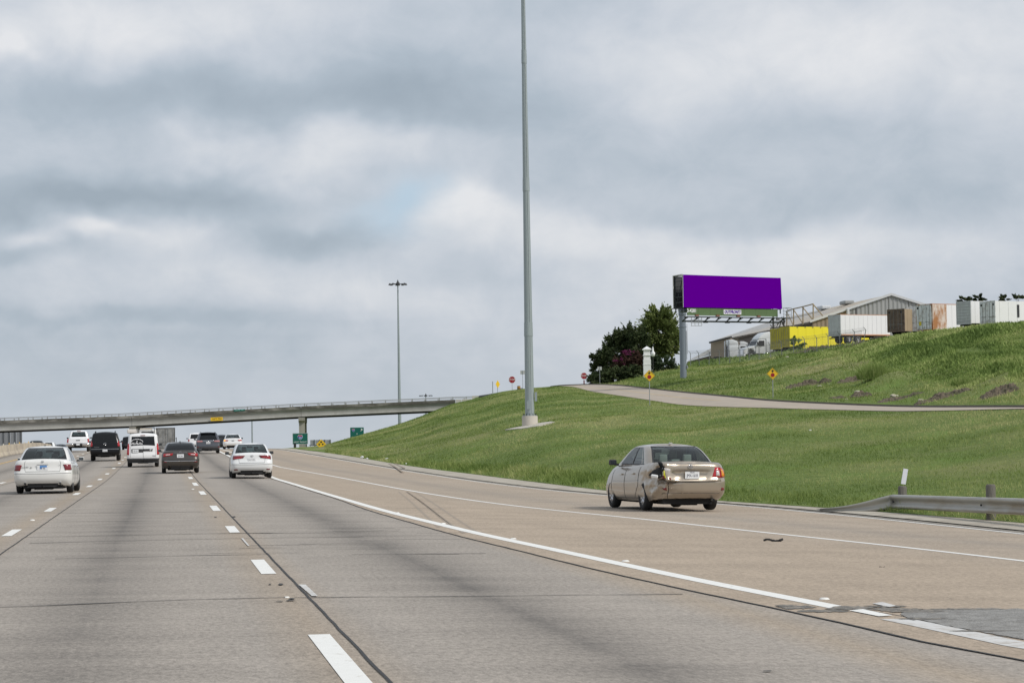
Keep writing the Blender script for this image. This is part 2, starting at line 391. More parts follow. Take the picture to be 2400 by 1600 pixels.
# joint between main lanes and ramp pavement lies left of line 1
def joint_x(y): 
    g = .62 if y < 30 else max(.18, .62-(y-30)*.012)
    return at_y(l1, y)-g
yy = list(np.arange(2, 120, 1.5))+list(np.arange(120, 325, 4.0))
v = []; uv = []; cols = 9
for y in yy:
    x0 = joint_x(y); x1 = at_y(le, y)+.12; xm = at_y(l2, y)
    for k in range(cols):
        x = x0+(x1-x0)*k/(cols-1); v.append((x, y, rz(x, y)+.004)); uv.append((x-xm, y))
f = [(j*cols+i, j*cols+i+1, (j+1)*cols+i+1, (j+1)*cols+i) for j in range(len(yy)-1) for i in range(cols-1)]
ramp = mesh('ramp_pavement', v, f, m_ramp, smooth=True); setuv(ramp, uv); tag(ramp, kind='structure')
# shoulder: dark seam, then pale concrete
m_sh = pm('shoulder_concrete', (.45, .41, .34), .95, 0, .2, 2.5, .4, 14, col2=(.33, .29, .235), c2scale=1.2)
m_seam = pm('dark_seam', (.12, .115, .105), .95, 0, .5, 3, .3, 20, col2=(.28, .25, .21), c2scale=2.2, thr=(.38, .55))
v = []; cols = 5; v2 = []
for y in yy[0:]:
    xe = at_y(le, y)+.12; xs_ = at_y(ls, y)+.25; w = max(xs_-xe, .3); xa = xe+min(.30, w*.28)
    for k in range(2):
        x = xe+(xa-xe)*k; v2.append((x, y, rz(x, y)+.006))
    for k in range(cols):
        x = xa+(xs_-xa)*k/(cols-1); v.append((x, y, rz(x, y)+.045-.02*(k == 0)))
f = [(j*cols+i, j*cols+i+1, (j+1)*cols+i+1, (j+1)*cols+i) for j in range(len(yy)-1) for i in range(cols-1)]
f2 = [(j*2, j*2+1, j*2+3, j*2+2) for j in range(len(yy)-1)]
shoulder = tag(mesh('shoulder', v, f, m_sh, smooth=True), kind='structure')
seam = mesh('seam', v2, f2, m_seam, shoulder)

# ---- painted markings and joints (children of the road)
m_line = pm('road_paint', (.80, .79, .75), .7, 0, .06, 6, 0, col2=(.52, .48, .42), c2scale=9, thr=(.60, .72))
m_line_worn = pm('worn_road_paint', (.60, .59, .57), .8, 0, .1, 6, 0, col2=(.42, .38, .33), c2scale=5, thr=(.5, .66))
m_yel = pm('yellow_road_paint', (.70, .42, .08), .7, 0, .1, 5, col2=(.5, .36, .16), c2scale=6)
m_tar = pm('joint_sealant', (.03, .029, .028), .7, 0, .5, 8)
m_crack = pm('crack_shadow', (.11, .10, .092), .9, 0, .5, 6)
def strip(name, pts, w0, w1, off, mat, par=freeway, jit=0):
    if jit:
        j0 = [random.uniform(-jit, jit) for _ in pts]; a, b = w0, w1
        vv, ff = ribbon(pts, lambda i: a+j0[i], lambda i: b+j0[i]+random.uniform(-jit, jit)*.4, off)
    else: vv, ff = ribbon(pts, w0, w1, off)
    return mesh(name, vv, ff, mat, par)
def dens(pts, step=1.0):
    out = []
    for a, b in zip(pts, pts[1:]):
        n = max(1, int((b-a).length/step)); out += [a+(b-a)*(k/n) for k in range(n)]
    return out+[pts[-1]]
l1s = [p for p in l1 if p.y > 21.6]; l1w = [p for p in l1 if p.y < 20.9]
strip('edge_line', l1s, -.11, .11, .0075, m_line)
strip('worn_edge_line', l1w+[Vector((at_y(l1, 21.0), 21.0, 0))], -.14, .14, .0075, m_line_worn)
strip('ramp_line', l2, -.065, .065, .0075, m_line)
strip('outer_edge_line', le, -.05, .05, .0075, m_line)
jl = [Vector((joint_x(y), y, 0)) for y in np.arange(3, 300, 1.3)]
for a, b in ((0, 62), (62, 160), (160, 400)):
    q = [p for p in jl if a <= p.y <= b+1.4]
    strip('joint_seal', dens(q, .5), -.017, .017, .0085, m_tar, jit=.009)
def lane_line(l, name, mat, w, y0, y1, off=.008):
    pts = [Vector((xl(l, y), y, 0)) for y in np.arange(y0, y1, 4.0)]; return strip(name, pts, -w, w, off, mat)
strip('joint_seal', dens([Vector((xl(.20, y), y, 0)) for y in np.arange(6, 320, 2.0)], .6), -.012, .012, .0075, m_tar, jit=.005)
strip('joint_seal', dens([Vector((xl(-3.9+.36, y), y, 0)) for y in np.arange(20, 320, 2.0)], .6), -.012, .012, .0075, m_tar, jit=.005)
strip('joint_seal', dens([Vector((xl(-7.8+.36, y), y, 0)) for y in np.arange(40, 320, 2.0)], .6), -.012, .012, .0075, m_tar, jit=.005)
lane_line(-11.7, 'yellow_edge_line', m_yel, .075, 10, 330)
# skip lines: centre depth of each from the photograph, then every 12.6 m
def dash(l, y0, y1, mat=m_line, w=.088):
    n = 4; pts = [Vector((xl(l, y0+(y1-y0)*k/n), y0+(y1-y0)*k/n, 0)) for k in range(n+1)]
    return strip('lane_dash', pts, -w, w, .0055, mat)
ds = hit(747, 1487).y
cent = [(ds-4.0, ds)]
for a, b in (((620, 1345), (570, 1312)), ((528, 1248), (512, 1233)), ((489, 1197), (480, 1185)), ((470, 1159), (462, 1151)), ((451, 1138), (446, 1131)), ((440, 1122), (436, 1117.5))):
    cent.append((hit(*a).y, hit(*b).y))
yl = cent[-1][1]
while yl < 300: yl += 12.9; cent.append((yl-3.1, yl))
for a, b in cent: dash(0, a, max(b, a+2.6))
c2 = [hit(x, y).y for x, y in ((24, 1248), (118.6, 1194), (175, 1157), (210.6, 1139), (234.4, 1123), (253.7, 1110), (268.6, 1097), (280.5, 1085))]
c2 = [c2[0]-26, c2[0]-13]+c2
while c2[-1] < 300: c2.append(c2[-1]+13)
for c in c2: dash(-3.9, c-1.6, c+1.6)
c3 = hit(22, 1131).y
for k in range(-4, 14): dash(-7.8, c3+k*13-1.6, c3+k*13+1.6)
# worn ghost marks right of the joint
def quadpatch(name, pxs, mat, off=.011, par=freeway):
    pts = [hit(x, y, off) for x, y in pxs]; return mesh(name, pts, [tuple(range(len(pts)))], mat, par)
def blotch(px, py, rx, ry, name, mat, n=14, off=.0095):
    return quadpatch(name, [(px+rx*math.cos(2*PI*k/n)*random.uniform(.6, 1.1), py+ry*math.sin(2*PI*k/n)*random.uniform(.6, 1.1)) for k in range(n)][::-1], mat, off)
quadpatch('worn_mark', [(700, 1371), (716, 1371), (745, 1398), (731, 1398)], m_line_worn)
quadpatch('worn_mark', [(565, 1262), (570, 1262), (585, 1280), (581, 1280)], m_line_worn)
# transverse cracks
def crack(pxs, w, mat=m_crack, name='crack'):
    c = crom([(x, y, 0) for x, y in pxs], 14); vv = []
    for i, p in enumerate(c):
        a = hit(p.x, p.y); jj = mnoise.noise(Vector((a.x*1.7, a.y, 0)))*.05
        ww = w*(.5+abs(mnoise.noise(Vector((a.x*.8, 3, a.y))))*1.6)
        for s_ in (-1, 1):
            y = a.y+jj+s_*ww; vv.append((a.x, y, rz(a.x, y)+.0065))
    return mesh(name, vv, [(2*i, 2*i+2, 2*i+3, 2*i+1) for i in range(len(c)-1)], mat, freeway)
crack([(-30, 1424), (180, 1416), (420, 1406), (668, 1400)], .035, m_crack)
crack([(690, 1400), (1000, 1398), (1300, 1395), (1600, 1392)], .022)
crack([(60, 1259), (300, 1254), (520, 1250), (760, 1248), (900, 1243)], .045)
crack([(70, 1273), (330, 1266), (600, 1261), (850, 1258)], .035)
crack([(130, 1309), (300, 1306), (480, 1301), (630, 1299)], .035)
crack([(560, 1284), (660, 1283)], .02)
crack([(0, 1183), (200, 1182), (350, 1181)], .03)
crack([(90, 1202), (300, 1201), (480, 1199)], .05)
for k in range(60):
    y = random.uniform(1130, 1300); x = random.uniform(100, 1000); w = random.uniform(60, 260)
    crack([(x, y), (x+w*.5, y-1.0), (x+w, y-random.uniform(0, 4))], random.uniform(.012, .03))
# short tar dabs where crack and joint meet
for (x, y, rx, ry) in ((655, 1410, 10, 1.0), (684, 1404, 8, 1.6), (633, 1370, 3, 1.4), (658, 1370, 6, 2.4), (548, 1211, 5, 1.6), (1800, 1574, 12, 1.5), (680, 1408, 14, 1.1), (505, 1212, 4, 1)):
    blotch(x, y, rx, ry, 'tar_spot', m_tar)
# tar smears where line 1 breaks up
m_tp2 = pm('tar_patch', (.16, .15, .135), .95, 0, .5, 9, .3, 30, col2=(.33, .29, .24), c2scale=14, thr=(.5, .62))
def ragged(px, py, rx, ry, k0):
    c = hit(px, py); out = []
    for k in range(40):
        a = 2*PI*k/40; q = hit(px+rx*math.cos(a)*(.75+.5*mnoise.noise(Vector((math.cos(a)*3, math.sin(a)*3, px)))), py+ry*math.sin(a)*(.75+.8*mnoise.noise(Vector((math.cos(a)*4, math.sin(a)*4, py)))), k0); out.append(q)
    mesh('tar_patch', [c+Vector((0, 0, k0))]+out, [(0, 1+(k+1) % 40, 1+k) for k in range(40)], m_tp2, freeway)
for i, (x, y, rx, ry) in enumerate(((1870, 1424, 60, 5), (1990, 1426, 70, 6), (2100, 1429, 80, 5), (1930, 1433, 80, 3.5), (1840, 1420, 30, 2.5)        )):
    ragged(x, y, rx, ry, .0088+i*.0002)
m_aspatch = pm('asphalt_patch', (.29, .28, .262), .92, 0, .42, 34, .5, 50, col2=(.215, .205, .19), c2scale=9, stretch=(1, .6, 1))
pe = crom([(2490, 1434, 0), (2400, 1429, 0), (2280, 1427, 0), (2190, 1429, 0), (2120, 1436, 0), (2115, 1443, 0), (2150, 1453, 0), (2220, 1468, 0), (2300, 1482, 0), (2400, 1500, 0), (2490, 1519, 0)], 8)
pe = [hit(p.x+3*mnoise.noise(Vector((p.x*.08, p.y*.3, 0))), p.y+2.6*mnoise.noise(Vector((p.x*.06, p.y, 4)))+1.3*mnoise.noise(Vector((p.x*.25, p.y, 4))), .0095) for p in pe]
mesh('asphalt_patch', [hit(2380, 1460, .0095)]+pe, [(0, i+1, i+2) for i in range(len(pe)-1)]+[(0, len(pe), 1)], m_aspatch, freeway)
for i, (x, y, rx, ry) in enumerate(((2150, 1434, 90, 4), (2260, 1429, 120, 2.2), (2160, 1452, 70, 3), (2300, 1480, 110, 2.0), (2080, 1422, 60, 2.2))): ragged(x, y, rx, ry, .0105+i*.0002)
crack([(2020, 1428), (2120, 1446), (2250, 1476), (2400, 1500)], .03, m_tar, 'crack')
quadpatch('line_fragment', [(1990, 1432), (2022, 1429), (2092, 1444), (2060, 1446)][::-1], m_line, .0115)
quadpatch('line_fragment', [(2045, 1416), (2068, 1412), (2100, 1421), (2085, 1424)][::-1], m_line_worn, .0115)
# skid marks crossing the gore
m_skid = pm('skid_rubber', (.310, .255, .200), .9, 0, .08, 10, col2=(.335, .276, .216), c2scale=1.5)
for pts in ([(944, 1152), (975, 1176), (1010, 1206), (1045, 1236)], [(962, 1152), (1005, 1180), (1055, 1216), (1105, 1250)]):
    c = [hit(p.x, p.y) for p in crom([(a, b, 0) for a, b in pts], 8)]
    for off in (-.16, .10): strip('skid_mark', c, off, off+.06, .0062, m_skid)
for pts in ([(912, 1088), (930, 1098), (944, 1108)], [(926, 1088), (948, 1099)]):
    c = [hit(p.x, p.y) for p in crom([(a, b, 0) for a, b in pts], 8)]; strip('skid_mark', c, -.06, .06, .06, m_skid)
# raised pavement markers
m_rpm = pm('ceramic_marker', (.75, .74, .70), .5)
for (x, y) in ((1203, 1263), (1466, 1315.5), (1932, 1404.5), (672, 1399.5), (931, 1202), (1039, 1227), (76, 1219), (452, 1146)):
    p = hit(x, y, 0); k_ = .55 if x == 672 else 1; b = MB(); b.lathe([(.0001, .022*k_), (.035*k_, .02*k_), (.05*k_, .008*k_), (.055*k_, 0)], 10); o = b.build('raised_marker', m_rpm, freeway, True); o.location = p

# ---- median barrier
m_bar = pm('barrier_concrete', (.50, .43, .33), .9, 0, .14, .6, .1, 10, col2=(.36, .31, .25), stretch=(1, 1, 2))
prof = [(-.30, 0), (-.30, .08), (-.16, .33), (-.10, .86), (.10, .86), (.16, .33), (.30, .08), (.30, 0)]
v = []; yb = list(np.arange(-30, 420, 6.0)); m_ = len(prof)
for y in yb:
    for a, h in prof:
        x = xl(-14.1+a, y); v.append((x, y, rz(x, y)+h*1.02))
f = [(j*m_+i, (j+1)*m_+i, (j+1)*m_+i+1, j*m_+i+1) for j in range(len(yb)-1) for i in range(m_-1)]
barrier = tag(mesh('median_barrier', v, f, m_bar), 'long tan concrete median barrier beside the yellow edge line', 'barrier')
m_refl = pm('amber_reflector', (.75, .5, .12), .4); m_reflw = pm('reflector_base', (.7, .68, .6), .6)
for k in range(9):
    y = 196+k*7.5-12; x = xl(-14.1, y); b = MB(); b.box((0, 0, .07), (.08, .05, .14)); o = b.build('barrier_reflector', [m_refl if k % 2 else m_reflw], barrier); o.location = (x, y, rz(x, y)+.875)

# ---- embankment, hill and yard: one lofted terrain
def row(d):
    ks = sorted(d); pts = [Vector(d[k]) for k in ks]
    K = np.array(ks, float); A = np.array([tuple(p) for p in pts]); 
    # pchip-like slopes
    h = np.diff(K)[:, None]; dl = np.diff(A, axis=0)/h; s = np.zeros_like(A); s[0] = dl[0]; s[-1] = dl[-1]
    for i in range(1, len(K)-1):
        for c in range(3):
            a, b = dl[i-1][c], dl[i][c]
            s[i][c] = 0 if a*b <= 0 else 2*a*b/(a+b)
    def ev(u):
        u = min(max(u, K[0]), K[-1]); i = min(max(int(np.searchsorted(K, u)-1), 0), len(K)-2)
        H = K[i+1]-K[i]; t = (u-K[i])/H
        return A[i]*(2*t**3-3*t*t+1)+s[i]*H*(t**3-2*t*t+t)+A[i+1]*(-2*t**3+3*t*t)+s[i+1]*H*(t**3-t*t)
    return ev
def PD(px, py, d): return P(px, py, d)
def Z_(px, d, z): return PX(px, d, z)
farcol = {600: 270, 450: 330, 300: 450, 150: 800}
R0 = {}
for px in (714, 775, 847, 918, 1020, 1122, 1224, 1357, 1450, 1550, 1650, 1735, 1820, 1900, 2000, 2112, 2219, 2300, 2400):
    yv = np.interp(px, [714, 816, 918, 1020, 1122, 1224, 1357, 1550, 1735, 1900, 2112, 2219, 2400], [1055.5, 1069, 1087, 1102, 1114, 1128, 1145, 1167, 1182, 1190, 1207, 1215, 1230])
    p = hit(px, yv); x = at_y(ls, p.y); R0[px] = (x, p.y, rz(x, p.y)+.05)
for u, y in farcol.items(): x = xl(11.5, y); R0[u] = (x, y, rz(x, y)+.05)
R0[2900] = (at_y(ls, 8), 8, -.15); R0[3400] = (at_y(ls, -40), -40, -.15)
R1 = {2400: PD(2400, 959, 100), 2259: PD(2259, 962, 112), 2106: PD(2106, 964, 125), 1953: PD(1953, 961, 135), 1800: PD(1800, 956.5, 145), 1702: PD(1702, 954, 160),
      1600: PD(1600, 949, 185), 1510: PD(1510, 936, 207), 1450: PD(1450, 927, 230), 1385: PD(1385, 917, 262), 1337: PD(1337, 906, 283), 1300: PD(1300, 905, 290), 1255: PD(1255, 908, 298), 1224: PD(1224, 911, 300),
      1173: PD(1173, 918, 302), 1122: PD(1122, 932, 305), 1061: PD(1061, 946, 305), 980: PD(980, 977.5, 302), 918: PD(918, 998, 295), 847: PD(847, 1018, 285), 775: PD(775, 1039, 262), 745: PD(745, 1049, 242), 714: Z_(714, 222, .72),
      600: (-21, 285, 1.0), 450: (-30, 335, -.5), 300: (-46, 452, -3.4), 150: (-96, 800, -22), 2900: (27, 45, 1.2), 3400: (33, -20, .2)}
R2 = {2400: PD(2400, 955.5, 137), 2106: PD(2106, 954, 165), 1953: PD(1953, 948, 175), 1800: PD(1800, 939.6, 192), 1702: PD(1702, 930, 210), 1600: PD(1600, 920, 240), 1517: PD(1517, 911, 265), 1429: PD(1429, 902.5, 295), 1370: PD(1370, 902, 313),
      1320: PD(1320, 904, 318), 1255: Z_(1255, 325, 8.0), 1173: Z_(1173, 325, 7.4), 1122: Z_(1122, 328, 6.7), 1061: Z_(1061, 335, 5.7), 980: Z_(980, 335, 3.9), 918: Z_(918, 335, 2.9), 847: Z_(847, 330, 1.9), 775: Z_(775, 300, 1.2), 714: Z_(714, 255, .6),
      600: (-18, 330, 1.0), 450: (-24, 350, -.8), 300: (-40, 455, -3.4), 150: (-90, 805, -22), 2900: (36, 70, 1.6), 3400: (42, -18, .4)}
R3 = {2400: PD(2400, 762, 240), 2245: PD(2245, 770, 248), 2122: PD(2122, 786, 258), 1990: PD(1990, 813, 283), 1837: PD(1837, 834, 302), 1735: PD(1735, 850, 318), 1632: PD(1632, 857, 325), 1540: PD(1540, 866, 325), 1510: PD(1510, 877, 325),
      1480: PD(1480, 884, 325), 1418: PD(1418, 901, 322), 1370: PD(1370, 902.5, 335), 1320: Z_(1320, 345, 8.2), 1255: Z_(1255, 350, 8.2), 1173: Z_(1173, 352, 8.1), 1122: Z_(1122, 352, 7.6), 1061: Z_(1061, 362, 5.6), 980: Z_(980, 370, 3.8), 918: Z_(918, 370, 2.8), 847: Z_(847, 370, 1.8), 714: Z_(714, 350, .2),
      600: (-15, 372, 3.0), 450: (-20, 385, 1.5), 300: (-32, 460, -3), 150: (-80, 810, -22), 2900: (76, 175, 12.1), 3400: (95, -10, 11)}
R4 = {2400: Z_(2400, 250, 12.3), 2245: Z_(2245, 259, 12.2), 2122: Z_(2122, 268, 12.2), 1990: Z_(1990, 294, 12.3), 1837: Z_(1837, 318, 12.3), 1735: Z_(1735, 336, 12.28), 1632: Z_(1632, 345, 12.0), 1540: Z_(1540, 380, 10.5), 1418: Z_(1418, 400, 8.8), 1255: Z_(1255, 400, 8.3), 1122: Z_(1122, 395, 8.0), 1061: Z_(1061, 400, 6.5), 714: (-2, 420, 5),
      600: (0, 425, 5), 450: (2, 430, 4), 300: (-15, 480, 0), 150: (-60, 830, -22), 2900: (90, 182, 12.4), 3400: (120, -8, 12.5)}
R4b = dict(R4); R4b.update({2400: Z_(2400, 470, 12.5), 2122: Z_(2122, 472, 12.4), 1837: Z_(1837, 475, 12.4), 1632: Z_(1632, 470, 12.2), 1540: Z_(1540, 450, 10.6), 2900: (190, 300, 12.5), 3400: (300, 0, 12.5)})
for k_ in (2245, 1990, 1735): R4b.pop(k_)
for k_ in list(R4b):
    if k_ < 1540: a_ = Vector(R4b[k_]); R4b[k_] = (a_.x, a_.y+9, a_.z)
R5 = {2400: (200, 900, -6), 1632: (90, 900, -10), 1255: (20, 800, -14), 1061: (-5, 700, -14), 714: (-10, 650, -14), 600: (-15, 640, -14), 300: (-30, 700, -16), 150: (-60, 900, -24), 2900: (420, 500, 0), 3400: (600, 0, 0)}
rows = [row(r) for r in (R0, R1, R2, R3, R4, R4b, R5)]
NSUB = [26, 6, 30, 6, 8, 6]
def terr(u, w):
    i = min(int(w), 5); t = w-i; a = rows[i](u); b = rows[i+1](u); p = a*(1-t)+b*t
    if i == 0:
        k = math.sin(PI*t); p[2] += mnoise.noise(Vector((p[0]*.12, p[1]*.05, 0)))*.22*k + mnoise.noise(Vector((p[0]*.5, p[1]*.22, 5)))*.06*k
    if i == 2 and u > 1380:
        k = min(1, 5*t)*min(1, (1-t)*9); q = min(1, (u-1380)/150)
        amp = .25+.75*min(1, max(0, (u-1750)/250))
        p[2] += q*k*amp*(mnoise.noise(Vector((p[0]*.11, p[1]*.045, 2)))*1.1+mnoise.noise(Vector((p[0]*.35, p[1]*.14, 8)))*.5)
    return p
us = list(np.arange(150, 714, 40))+list(np.arange(714, 2400, 8))+list(np.arange(2400, 3401, 50))
ws = [i+k/n for i, n in enumerate(NSUB) for k in range(n)]+[6]
V = np.array([[terr(u, w if w < 6 else 5.9999) for w in ws] for u in us])
nu, nw_ = len(us), len(ws)
idx = lambda i, j: i*nw_+j
F = [(idx(i, j), idx(i, j+1), idx(i+1, j+1), idx(i+1, j)) for i in range(nu-1) for j in range(nw_-1)]
def grass_material(name, strength=1.0):
    m = bpy.data.materials.new(name); m.use_nodes = True; t = m.node_tree; b = t.nodes['Principled BSDF']
    def no(scale, det, rough=.55, st=(1, 1, 1)):
        mp = t.nodes.new('ShaderNodeMapping'); mp.inputs['Scale'].default_value = st; mp.inputs['Rotation'].default_value = (0, 0, .3); t.links.new(ge.outputs['Position'], mp.inputs[0])
        q = t.nodes.new('ShaderNodeTexNoise'); q.inputs['Scale'].default_value = scale; q.inputs['Detail'].default_value = det; q.inputs['Roughness'].default_value = rough
        t.links.new(mp.outputs[0], q.inputs['Vector']); return q.outputs[0]
    ge = t.nodes.new('ShaderNodeNewGeometry')
    def mix(f_, a, b_, lo=None, hi=None):
        if lo is not None:
            mr = t.nodes.new('ShaderNodeMapRange'); mr.inputs[1].default_value = lo; mr.inputs[2].default_value = hi; t.links.new(f_, mr.inputs[0]); f_ = mr.outputs[0]
        q = t.nodes.new('ShaderNodeMix'); q.data_type = 'RGBA'; t.links.new(f_, q.inputs[0])
        for k, c in ((6, a), (7, b_)):
            if isinstance(c, tuple): q.inputs[k].default_value = (*c, 1)
            else: t.links.new(c, q.inputs[k])
        return q.outputs[2]
    c = mix(no(1.6, 6, .7), (.095, .145, .036), (.19, .24, .075), .3, .7)
    c = mix(no(.09, 5, .6, (1, .45, 1)), c, (.27, .265, .12), .50, .66)
    c = mix(no(.35, 4, .6, (1, .5, 1)), c, (.16, .24, .058), .52, .7)
    c = mix(no(7.0, 3, .7), c, (.075, .11, .03), .54, .8)
    t.links.new(c, b.inputs['Base Color']); b.inputs['Roughness'].default_value = .95; b.inputs['Specular IOR Level'].default_value = .1
    bp = t.nodes.new('ShaderNodeBump'); bp.inputs['Strength'].default_value = .9; bp.inputs['Distance'].default_value = .12; t.links.new(no(3.2, 6, .75), bp.inputs['Height']); t.links.new(bp.outputs[0], b.inputs['Normal'])
    return m
m_turf = grass_material('mown_grass')
terrain = mesh('embankment', V.reshape(-1, 3).tolist(), F, m_turf, smooth=True); tag(terrain, kind='structure')
bvh = BVHTree.FromPolygons([Vector(p) for p in V.reshape(-1, 3)], F)
def tz(x, y):
    h = bvh.ray_cast(Vector((x, y, 60)), Vector((0, 0, -1))); return h[0].z if h[0] else rz(x, y)
def thit(px, py):           # where the view ray through a photo point meets the terrain
    r = ray(px, py).normalized(); h = bvh.ray_cast(Vector((0, 0, CAMZ)), r); return h[0] if h[0] else None

# ---- frontage road on the embankment
m_front = pm('frontage_concrete', (.42, .355, .285), .92, 0, .1, .8, .1, 20, col2=(.34, .29, .24), c2scale=.5)
uf = list(np.arange(1290, 2401, 10))+list(np.arange(2450, 3301, 50)); v = []; K = 7
for u in uf:
    for k in range(K):
        w = 1.0+(k/(K-1))*1.0; p = terr(u, min(w, 1.9999)); v.append((p[0], p[1], p[2]+.03))
f = [(j*K+i, j*K+i+1, (j+1)*K+i+1, (j+1)*K+i) for j in range(len(uf)-1) for i in range(K-1)]
front = tag(mesh('frontage_road', v, f, m_front, smooth=True), kind='structure')
# raised kerb on the far side
v = []
for u in uf:
    p = Vector(terr(u, 1.99)); q = Vector(terr(u, 2.004)); d_ = Vector((q.x-p.x, q.y-p.y, 0)); d_ = d_.normalized() if d_.length > 0 else Vector((1, 0, 0))
    for a, h in ((0, .02), (0, .16), (.18, .16), (.18, -.1)):
        v.append((p.x+d_.x*a, p.y+d_.y*a, p.z+h))
f = [(j*4+i, j*4+i+1, (j+1)*4+i+1, (j+1)*4+i) for j in range(len(uf)-1) for i in range(3)]
mesh('kerb', v, f, pm('dark_kerb', (.13, .12, .105), .9, 0, .3, 2), front)
# centre stripe
v = []
for u in [a for a in uf if 1290 < a < 1700]:
    for w in (1.49, 1.515):
        p = terr(u, w); v.append((p[0], p[1], p[2]+.036))
mesh('centre_stripe', v, [(2*j, 2*j+1, 2*j+3, 2*j+2) for j in range(len(v)//2-1)], pm('faded_yellow_paint', (.55, .40, .18), .8), front)
# yard surface and crossroad
v = []; uf2 = list(np.arange(1600, 2401, 40))+[2600, 2900]
for u in uf2:
    for w in (4.0, 4.2, 4.5, 4.95):
        p = terr(u, w); v.append((p[0], p[1], p[2]+.03))
f = [(j*4+i, j*4+i+1, (j+1)*4+i+1, (j+1)*4+i) for j in range(len(uf2)-1) for i in range(3)]
tag(mesh('yard', v, f, pm('gravel_yard', (.24, .22, .19), .95, 0, .25, 1.5, .3, 6), smooth=True), kind='structure')
v = []; uf3 = list(np.arange(1140, 1421, 20))
for u in uf3:
    for w in (3.02, 3.9):
        p = terr(u, w); v.append((p[0], p[1], p[2]+.05))
tag(mesh('crossroad', v, [(2*j, 2*j+1, 2*j+3, 2*j+2) for j in range(len(uf3)-1)], m_front, smooth=True), kind='structure')
